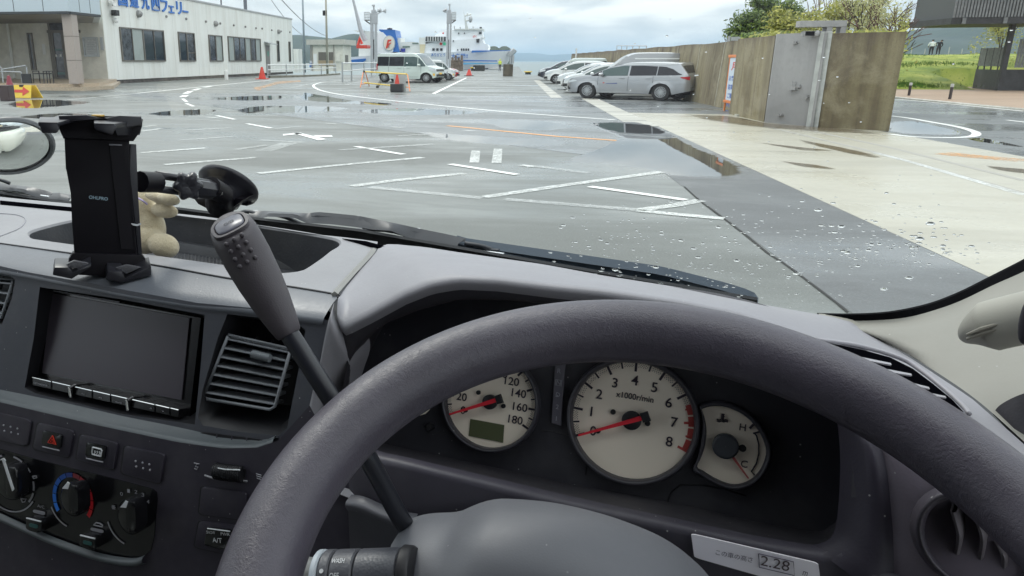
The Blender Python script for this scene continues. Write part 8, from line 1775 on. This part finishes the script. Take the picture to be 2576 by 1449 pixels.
# ---------------------------------------------------------------- column shroud, stalk, gear lever
sh = [(985, 1480), (990, 1420), (994.7, 1377.5), (1005, 1338.5), (1022, 1315), (1046, 1300), (1087, 1291), (1152.6, 1287), (1190, 1272), (1230.4, 1258.5), (1279.7, 1254.4), (1394.6, 1264.7), (1517.6, 1293.4), (1620, 1330), (1681.8, 1361), (1735, 1400), (1783.5, 1449), (1850, 1540)]
S0 = resamp(spline([VY(u, v, .455) for u, v in sh], 4), 60); cx0_ = Vector((-.08, .40, -.42)); rows = []
for (k, dy, dz, sc_) in ((0, .03, -.02, 1.0), (1, 0, 0, 1.0), (2, -.02, .002, .985), (3, -.045, .000, .95), (4, -.062, -.007, .90), (5, -.072, -.017, .84), (6, -.078, -.030, .76), (7, -.082, -.048, .66), (8, -.085, -.075, .5)):
    rows.append([Vector((lerp(cx0_.x, p.x, sc_), p.y + dy, lerp(-.45, p.z, 1 - (1 - sc_) * .15) + dz)) for p in S0])
mb = MB(); mb.grid(rows); vp(mb.build('column_shroud', plastic('shroud_plastic', (.145, .15, .168), .5, 700, .06), smooth=True))
SA_, SB_ = VY(1090, 1452, .40), VY(700, 1462, .385); ax = (SB_ - SA_).normalized(); Rm = ax.to_track_quat('Z', 'Y').to_matrix(); Ls = (SB_ - SA_).length
stk = vp(MB().build('wiper_stalk', M_BLKP))
fr_ = lambda x: (1090 - (512.6 + x / 2.4374)) / 390.0 * Ls
def seg(nm, x0, x1, r0, r1, m_, bev=.0012):
    a, b = fr_(x1), fr_(x0)
    if a > b: a, b = b, a; r0, r1 = r1, r0
    mb = MB(); mb.lathe([(r0 * .6, a), (r0 - bev, a), (r0, a + bev), (r1, b - bev), (r1 - bev, b), (r1 * .6, b)], SA_, n=32, R=Rm); return vp(mb.build(nm, m_, smooth=True, angle=40), stk)
M_STKP = plastic('stalk_plastic', (.075, .078, .092), .42, 500, .25)
RST = .0195
seg('collar', 1312, 1245, RST * 1.08, RST * 1.04, M_BLKP); seg('twist_ring', 1242, 990, RST, RST, M_STKP); seg('twist_ring', 984, 846, RST * 1.01, RST * 1.01, M_STKP); seg('twist_ring', 842, 776, RST * 1.02, RST * 1.02, M_STKP); seg('stripe_ring', 772, 728, RST * 1.03, RST * 1.03, mat('stalk_stripe', (.45, .50, .55), .35)); seg('stalk_end', 726, 380, RST * .98, RST * .75, mat('stalk_satin', (.22, .225, .22), .3))
eye = Vector((0, 0, 0))
def wrap_text(s_, x, dv, h, w=None, m_=M_SILK):
    """letters on the stalk at crop column x, at angle dv around it from the side facing the eye"""
    c = SA_ + ax * fr_(x); view = -c.normalized(); view = (view - ax * view.dot(ax)).normalized(); up = (-ax).cross(view); 
    if up.z < 0: up = -up
    nrm = (view * cos(dv) + up * sin(dv)).normalized(); upt = (up * cos(dv) - view * sin(dv)).normalized(); mb = MB(); put_text(mb, s_, c + nrm * (RST * 1.035), -ax, upt, height=h, width=w, bold=.005); return vp(mb.build('stalk_lettering', m_), stk)
wrap_text("WASH", 900, .62, .0036, .0095); wrap_text("OFF", 890, .12, .0038, .0068); wrap_text("INT", 880, -.32, .0036, .0052); wrap_text("●", 810, .28, .003); wrap_text("OFF", 1048, -.02, .0038, .0068); wrap_text("INT", 1040, -.38, .0036, .0052)
# gear lever
LVt, LVk, LVb = VY(578, 566, .43), VY(728, 842, .425), VY(1012, 1312, .44)
lev = vp(MB().build('gear_lever', M_BLKP)); mb = MB(); mb.tube(spline([LVk + (LVt - LVk) * .05, VY(850, 1030, .42), VY(930, 1160, .425), VY(1000, 1290, .44), VY(1050, 1370, .46)], 6), [.0068] * 25, 16); vp(mb.build('shaft', mat('lever_black', (.022, .024, .032), .35), smooth=True), lev)
M_KNOB = plastic('knob_plastic', (.062, .054, .064), .48, 900, .12)
axk = (LVt - LVk); Lk = axk.length; axk.normalize(); vk = -(LVt + LVk).normalized(); vk = (vk - axk * vk.dot(axk)).normalized(); sk = axk.cross(vk)
prof = [(0.0, .0082), (.02, .0092), (.10, .0108), (.3, .0138), (.5, .0158), (.7, .0168), (.85, .0168), (.93, .0163), (.98, .0152), (1.0, .0140)]
mb = MB(); rows = []
tilt = vk * .35
for s_, r_ in prof: rows.append([LVk + axk * (Lk * s_ + (r_ * -.78 * cos(2 * pi * j / 28) if s_ > .8 else 0) * ((s_ - .8) / .2 if s_ > .8 else 0)) + vk * (r_ * .92 * cos(2 * pi * j / 28)) + sk * (r_ * sin(2 * pi * j / 28)) for j in range(28)])
V = mb.grid(rows, close_v=True); mb.bm.faces.new(V[-1]); mb.bm.faces.new(V[0][::-1]); vp(mb.build('knob', M_KNOB, smooth=True, angle=50), lev)
tn = (axk * .80 + vk * .62).normalized(); tu = sk; tv = tn.cross(tu); tc0 = LVt + vk * .002 - axk * .001
def oval_ring(sc_, off, e_=.6): return [tc0 + tn * off + tu * (.0136 * sc_ * abs(cos(a)) ** e_ * (1 if cos(a) > 0 else -1)) + tv * (.0128 * sc_ * abs(sin(a)) ** e_ * (1 if sin(a) > 0 else -1)) for a in [2 * pi * k / 32 for k in range(32)]]
mb = MB(); V = mb.grid([oval_ring(1.0, -.002), oval_ring(.97, .0012), oval_ring(.82, .0014), oval_ring(.78, .0004)], close_v=True); vp(mb.build('button_rim', M_KNOB, smooth=True, angle=50), lev); mb = MB(); V = mb.grid([oval_ring(.76, -.001), oval_ring(.74, .0016), oval_ring(.66, .0024)], close_v=True); mb.bm.faces.new(V[-1]); vp(mb.build('overdrive_button', mat('button_satin', (.10, .10, .13), .3, spec=.5), smooth=True, angle=40), lev)
mb = MB(); put_text(mb, "O/D", tc0 + tn * .0027, tu, tv if tv.z > 0 else -tv, height=.0036, width=.0075, bold=.01); vp(mb.build('lettering', M_BLKP), lev)
for (x, y) in ((652, 565), (553, 622), (708, 662), (457, 683), (610, 718), (765, 757), (514, 775), (668, 815), (820, 852), (566, 873), (722, 908), (625, 965)):
    d_ = rayv(*ck(x, y)); c = LVk; best = 1e9; bp = None
    for i in range(200):
        p_ = d_ * (.40 + .2 * i / 200) / d_.y * 1.0; s_ = (p_ - LVk).dot(axk) / Lk; q = p_ - LVk - axk * (s_ * Lk); rr = interp([(a, b) for a, b in prof], s_)
        if q.length <= rr: bp = p_; break
    if bp: mb = MB(); mb.ball(bp, .0017, n=6); vp(mb.build('grip_stud', M_KNOB, smooth=True), lev)
# ---------------------------------------------------------------- right-hand pillar, black glass edge, grab handle
up_ = [(2056, 790.4, .705), (2136, 792, .69), (2219, 788.7, .685), (2285.5, 778.8, .69), (2351.8, 762, .70), (2418, 735.7, .715), (2484.5, 702.5, .73), (2576, 656, .75), (2700, 590, .77)]
lo_ = [(2056, 790.6, .705), (2136, 806, .69), (2219, 804.8, .685), (2285.5, 797.5, .688), (2351.8, 780, .695), (2418, 756, .71), (2501, 716, .725), (2576, 682.6, .74), (2700, 620, .76)]
A1 = resamp(spline([VY(*p) for p in up_], 5), 50); A2 = resamp(spline([VY(*p) for p in lo_], 5), 50)
mb = MB(); mb.grid([[a + Vector((0, .004, 0)), a, b] for a, b in zip(A1, A2)]); vp(mb.build('windscreen_frit', mat('frit_black', (.003, .003, .004), .8, spec=.05)))
rt_ = [(2060, 795, .70), (2136, 806, .688), (2219, 859, .66), (2299, 907, .63), (2444, 1003, .57), (2576, 1118, .52), (2700, 1240, .48), (2760, 1300, .47)]
A3 = resamp(spline([VY(*p) for p in rt_], 5), 50)
mb = MB(); mb.grid([[a, a + Vector((0, -.004, -.002)), a.lerp(b, .10) + Vector((0, -.016, 0)), a.lerp(b, .3) + Vector((.0, -.022, 0)), a.lerp(b, .6) + Vector((.0, -.018, 0)), a.lerp(b, .9) + Vector((0, -.006, 0)), b + Vector((0, .004, .001))] for a, b in zip(A2, A3)]); vp(mb.build('pillar_trim', M_BEIGE, smooth=True))
mb = MB(); H1 = [VY(*p) for p in ((2400, 868, .50), (2432, 838, .498), (2470, 812, .496), (2520, 790, .494), (2580, 768, .49), (2660, 742, .485))]; H2 = [VY(*p) for p in ((2405, 880, .50), (2436, 868, .488), (2480, 862, .482), (2530, 858, .478), (2590, 852, .475), (2670, 842, .47))]
hc = VY(2560, 815, .495); cent = [VY(2424, 850, .56), VY(2455, 832, .555), VY(2500, 818, .55), VY(2550, 806, .545), VY(2600, 795, .54), VY(2680, 780, .53)]
mb = MB(); mb.tube(spline(cent, 5), [.0035 + .0118 * min(1, k / 9) for k in range(26)], 32); gh = vp(mb.build('grab_handle', plastic('handle_beige', (.33, .32, .28), .6, 700, .04), smooth=True)); 
for dv in (0, 11): mb = MB(); mb.tube([VY(2432, 842 + dv, .5385), VY(2470, 828 + dv, .5365), VY(2512, 815 + dv, .5345)], [.0008, .0016, .0010], 8); vp(mb.build('handle_groove', plastic('beige_dark', (.20, .19, .16), .7)), gh)
mb = MB(); mb.ball(VY(2590, 800, .505), .009, scale=(.5, .4, 1.7)); vp(mb.build('handle_hole', M_HOOD, smooth=True), gh)
mb = MB(); P = spline([VY(2498, 1042, .555), VY(2512, 1022, .553), VY(2545, 1002, .55), VY(2590, 985, .545), (VY(2680, 960, .54))], 5); mb.grid([[p, p.lerp(VY(2640, 1190, .505), .3) + Vector((0, -.004, 0)), p.lerp(VY(2640, 1190, .505), .7), VY(2640, 1190, .505) + (p - P[0]) * .1] for p in P]); vp(mb.build('door_top', M_HOOD, smooth=True))
mb = MB(); mb.box((.62, .1, -.45), (.03, 1.4, .30), bev=.01); vp(mb.build('door_trim', M_BEIGE)); mb = MB(); mb.box((-.40, .30, -1.05), (1.7, 1.6, .05)); vp(mb.build('floor_pan', M_BLKP))
mb = MB(); mb.box((-.1, -.35, -.42), (.55, .14, .75), bev=.05); vp(mb.build('seat_back', mat('seat_cloth', (.12, .11, .11), .9)))
# ================================================================ THINGS ON THE DASH
def vthing(name, base, label, cat):
    c, s_ = cos(VYAW), sin(VYAW); w = Vector((base.x * c - base.y * s_, base.x * s_ + base.y * c, base.z + EYE)); e = empty(name, w, VYAW, label, cat); e['_b'] = tuple(base); return e
def on(o, e, par=None):
    if par is None: o.parent = e; o.location = -Vector(e['_b'])
    else: o.parent = par
    return o
M_HOL = mat('holder_black', (.006, .005, .008), .5, spec=.25); M_HOLS = mat('holder_satin', (.020, .020, .026), .30, spec=.5)
hb = VY(270, 690, .565); th_ = vthing('tablet_holder', hb, 'black suction cup tablet holder standing on the dashboard beside the gear lever', 'holder')
fwd = rayv(260, 480); fwd.z = 0; fwd.normalize(); HP = Plane(VY(260, 480, .585), -fwd + Vector((0, 0, .10))); hpn = HP.n; hq = lambda u, v, o=0.: HP.at(u, v, o)
hc_ = lambda f, x, y, o=0.: HP.at(*f(x, y), o)
mb = MB(); mb.prism([hc_(cm, 915, 425), hc_(cm, 1840, 455), hc_(cm, 1850, 900), hq(346, 648), hq(187, 642), hq(181, 560), hc_(cm, 1005, 1200), hc_(cm, 965, 880), hc_(cm, 935, 860)], hpn * -.014, bev=.0012); on(mb.build('body', M_HOL, smooth=True, angle=30), th_)
mb = MB(); mb.prism([hc_(cm, 1560, 520, .002), hc_(cm, 1750, 525, .002), hc_(cm, 1800, 900, .002), hq(336, 628, .002), hq(305, 626, .002), hc_(cm, 1600, 900, .002)], hpn * -.002); on(mb.build('slide_rail', M_HOL), th_)
mb = MB(); mb.prism([hc_(cm, 1838, 500, -.001), hc_(cm, 1940, 505, -.001), hc_(cm, 1950, 860, -.001), hc_(cm, 1960, 1160, -.001), hq(358, 645, -.001), hq(346, 648, -.001), hc_(cm, 1850, 900, -.001)], hpn * -.013, bev=.0012); on(mb.build('side_rail', M_HOLS, smooth=True, angle=30), th_)
mb = MB(); mb.tube([hc_(cm, 1550, 512, .003), hc_(cm, 1735, 518, .003)], .0007, 5); on(mb.build('edge_glint', M_SILKD), th_)
mb = MB(); mb.prism([hc_(cd, 993, 405, -.0), hc_(cd, 1040, 412, -.0), hc_(cd, 1068, 402, -.0), hc_(cd, 1070, 415, -.0), hc_(cd, 1040, 428, -.0), hc_(cd, 1005, 420, -.0)], hpn * .001); on(mb.build('clip_mark', M_SILK), th_)
def hbox(pts, y0, y1, nm='clamp', m_=M_HOLS, bev=.0012):
    """solid from a traced outline, between offsets y0 (far) and y1 (near) from the holder plane"""
    mb = MB(); mb.prism([HP.at(u, v, y1) for u, v in pts], hpn * (y0 - y1), bev=bev); return on(mb.build(nm, m_, smooth=True, angle=30), th_)
# upper clamp: bar and two hooks
hbox([cm(850, 120), cm(1180, 95), cm(2005, 110), cm(2025, 250), cm(1980, 345), cm(1900, 462), cm(900, 425), cm(860, 330), cm(820, 250)], -.013, .003, 'upper_clamp', M_HOL, .002)
def hook(P, near, far, shiftz=.0):
    """hook reaching towards the driver: front outline P at offset near, drawn smaller towards the bar"""
    A = [HP.at(u, v, near) for u, v in P]; c = sum(A, Vector()) / len(A); B__ = [a - hpn * (near - far) + Vector((0, 0, .006)) for a in A]
    mb = MB(); V = mb.grid([[*A], [*B__]], close_v=True); mb.bm.faces.new([v for v in V[0]][::-1]); mb.bm.faces.new([v for v in V[1]])
    bmesh.ops.bevel(mb.bm, geom=list(mb.bm.edges), offset=.0013, segments=2, affect='EDGES', profile=.6); return on(mb.build('hook', M_HOLS, smooth=True, angle=30), th_)
hook([cm(540, 190), cm(810, 195), cm(850, 290), cm(805, 352), cm(600, 352)], .030, .0); hook([cm(1335, 205), cm(1620, 215), cm(1660, 260), cm(1600, 380), cm(1350, 300)], .030, .0)
hbox([cm(830, 100), cm(1230, 88), cm(1480, 140), cm(1340, 150), cm(1100, 170), cm(850, 200)], .0, .012, 'clamp_top', M_HOLS); hbox([cm(1480, 130), cm(1700, 100), cm(2010, 108), cm(2028, 230), cm(1640, 300), cm(1600, 240)], .0, .012, 'clamp_top', M_HOLS)
mb = MB(); mb.box(hc_(cm, 1395, 100, .004), (.012, .006, .002), bev=.0008); on(mb.build('brass_mark', mat('brass', (.5, .32, .08), .3, metal=.8)), th_)
for P, O in (((cm(540, 188), cm(815, 194), cm(1190, 100), cm(850, 84)), (.03, .03, -.010, -.010)), ((cm(1335, 203), cm(1622, 213), cm(2028, 140), cm(1500, 120)), (.03, .03, -.010, -.010)), ((cm(1622, 213), cm(2028, 140), cm(1985, 330), cm(1660, 330)), (.029, -.010, -.010, .02))):
    mb = MB(); mb.prism([HP.at(*p, o_) for p, o_ in zip(P, O)], (0, 0, -.004), bev=.0012); on(mb.build('clamp_plate', M_HOLS, smooth=True, angle=30), th_)
# lower cradle
hbox([(182, 636), (358, 641), (368, 655), (381, 672), (381, 690), (330, 700), (160, 690), (165, 665)], -.016, .003, 'lower_cradle', M_HOL, .002)
hook([cd(412, 738), cd(520, 740), cd(548, 790), cd(690, 720), cd(690, 740), cd(545, 830), cd(398, 800)], .026, .0); hook([cd(818, 768), cd(928, 772), cd(942, 838), cd(1145, 725), cd(1150, 800), cd(920, 860), cd(800, 830)], .026, .0)
for P in ([cd(480, 728), cd(560, 690), cd(690, 712), cd(600, 752)], [cd(878, 745), cd(960, 722), cd(1068, 742), cd(960, 790)]):
    hbox(P, .012, .020, 'rubber_pad', mat('rubber_pad', (.09, .09, .10), .5, bump=.8, bscale=900, bdist=.001), .0005)
mb = MB(); A, B__ = hc_(cd, 674, 206, .0006), hc_(cd, 818, 222, .0006); e1 = (B__ - A).normalized(); e2 = hpn.cross(e1); e2 = e2 if e2.z > 0 else -e2; put_text(mb, "OHLPRO", (A + B__) / 2, e1, e2, width=(B__ - A).length, bold=.02); on(mb.build('lettering', mat('print_pale_blue', (.30, .42, .50), .5)), th_)
# arm, joints and suction cup
j1, j2 = VY(*cd(1105, 95), .640), VY(*cd(1650, 160), .76); 
mb = MB(); mb.ball(j1, .0085, n=12); on(mb.build('ball_joint', M_HOL, smooth=True), th_); mb = MB(); mb.ball(j1 - fwd * .009 + Vector((.003, 0, .000)), .0044, n=10); on(mb.build('ball_stud', M_CHROME, smooth=True), th_)
mb = MB(); mb.ball(j2, .0105, n=12); on(mb.build('ball_joint', M_HOL, smooth=True), th_); mb = MB(); mb.ball(j2 - fwd * .011, .0050, n=10); on(mb.build('ball_stud', M_CHROME, smooth=True), th_)
def rod(p, q, r, nm='arm', m_=M_HOLS, flat=1.0): mb = MB(); mb.tube([p, q], r, 12, flat=flat); return on(mb.build(nm, m_, smooth=True, angle=40), th_)
rod(VY(*cd(1060, 90), .62), VY(*cd(1190, 95), .65), .011, 'arm_end', M_HOL); A, B__ = VY(*cd(1190, 90), .65), VY(*cd(1600, 150), .745)
up2 = Vector((0, 0, 1))
for dz_ in (.0075, -.0075): mb = MB(); mb.tube([A + up2 * dz_, B__ + up2 * dz_], .0042, 8); on(mb.build('arm_rail', M_HOLS, smooth=True), th_)
mb = MB(); m0 = A.lerp(B__, .42); m1 = A.lerp(B__, 1.0); mb.tube([m0, m1], [.0105, .011], 8); on(mb.build('arm_sleeve', M_HOLS, smooth=True, angle=30), th_)
mb = MB(); kc = VY(*cd(1425, 120), .675); Rk = (-fwd).to_track_quat('Z', 'Y').to_matrix(); rows = [[kc + Rk @ Vector(((.0145 * s_ + .002 * s_ * cos(6 * a)) * cos(a), (.0145 * s_ + .002 * s_ * cos(6 * a)) * sin(a), z_)) for a in [2 * pi * k / 48 for k in range(48)]] for s_, z_ in ((.8, -.006), (1, -.003), (1, .005), (.85, .008), (.5, .0085), (.01, .007))]; mb.grid(rows, close_v=True); on(mb.build('clamp_knob', M_HOLS, smooth=True, angle=50), th_)
rod(VY(*cd(1600, 130), .745), VY(*cd(1700, 190), .775), .0125, 'arm_end', M_HOL)
# suction cup pressed on the glass
sc0 = GL.at(577, 462, -.004); Rg = (-GL.n).to_track_quat('Z', 'Y').to_matrix(); 
r_s = .040
mb = MB(); mb.lathe([(r_s, .0), (r_s * 1.02, .0035), (r_s * .98, .006), (r_s * .8, .010), (r_s * .62, .016), (r_s * .58, .026), (r_s * .35, .032), (.0005, .034)], sc0, n=40, R=Rg, cap=False); on(mb.build('suction_cup', M_HOLS, smooth=True, angle=50), th_)
mb = MB(); b0_ = sc0 - GL.n * .03; mb.tube([b0_, b0_.lerp(j2, .5), j2], [.020, .015, .011], 14); on(mb.build('cup_neck', M_HOL, smooth=True), th_)
mb = MB(); q = [VY(*cd(*p), .80) for p in ((1465, 215), (1500, 262), (1560, 292), (1610, 285), (1660, 272), (1700, 300), (1745, 300), (1800, 262), (1850, 225), (1780, 215), (1700, 205))]; mb.prism(q, (0, .03, .004), bev=.002); on(mb.build('lock_lever', M_HOL, smooth=True, angle=40), th_)
mb = MB(); q = [VY(*cd(*p), .83) for p in ((1830, 262), (1875, 235), (1888, 262), (1868, 275), (1838, 270))]; mb.prism(q, (0, .015, 0), bev=.001); on(mb.build('release_tab', M_HOL), th_)
# soft toy lying in the tray
n = NT('beige_plush'); v = n.map(); f = n.noise(v, 260, 3, .8); n.set(Base_Color=n.mix(f, (.62, .51, .32), (.88, .78, .56)), Roughness=.95); n.b.inputs['Sheen Weight'].default_value = .4; n.bump(n.math('ADD', f, n.noise(v, 900, 2)), .9, .002); M_PLUSH = n.m
tb = VZ(375, 618, ZT - .046); ty = vthing('soft_toy', tb, 'beige plush soft toy lying in the dashboard tray behind the tablet holder', 'soft toy')
mm = bpy.data.meshes.new('b'); bm = bmesh.new()
def blob(u, v, y, r, sc_=(1, 1, 1), rot=0.0):
    c = VY(u, v, y) - tb; bmesh.ops.create_icosphere(bm, subdivisions=3, radius=r, matrix=Matrix.Translation(c) @ Matrix.Rotation(rot, 4, 'Y') @ Matrix.Diagonal((*sc_, 1)))
YT = .70
for a in ((330, 560, .72, .036, (1, .8, 1.25)), (362, 545, .70, .020, (.9, .9, 1.8)), (372, 575, .70, .020, (1.1, 1, 1.4)), (355, 500, .71, .014, (1.4, 1, .8)), (398, 495, .69, .0085, (2.2, 1, .75), .12), (425, 501, .685, .0085, (1.7, 1, .8), .15), (385, 527, .70, .0085, (1.8, 1, .85)), (414, 530, .69, .0100, (1.8, 1, .85), .05), (392, 608, .69, .0135, (1.7, 1, .85), .25), (412, 618, .685, .0150, (1.3, 1, .95), .2), (370, 602, .69, .017, (1.3, 1, 1)), (300, 590, .71, .030), (235, 604, .71, .016, (1.8, 1, 1))): blob(*a)
bm.to_mesh(mm); bm.free(); ob = bpy.data.objects.new('b', mm); COL.objects.link(ob); md = ob.modifiers.new('r', 'REMESH'); md.mode = 'VOXEL'; md.voxel_size = .0016; md.use_smooth_shade = True; ms = ob.modifiers.new('s', 'SMOOTH'); ms.iterations = 4; ms.factor = .5
bpy.context.view_layer.update(); m2 = bpy.data.meshes.new_from_object(ob.evaluated_get(bpy.context.evaluated_depsgraph_get())); bpy.data.objects.remove(ob); o = link('body', m2, M_PLUSH, smooth=True); o.parent = ty
mb = MB(); mb.tube(spline([VY(*cd(1048, 215), .675) - tb, VY(*cd(1085, 235), .672) - tb, VY(*cd(1118, 262), .675) - tb], 4), .0012, 5); o = mb.build('ribbon', mat('lilac_ribbon', (.45, .38, .60), .7)); o.parent = ty
for o in list(bpy.data.objects):
    if o.parent is dash or o.parent is clu or o.parent is sw_ or o.parent is stk or o.parent is lev: o.location = (0, 0, 0)
    if '_b' in o: del o['_b']
    for k in ('_x1', '_W', '_wb'):
        if k in o: del o[k]
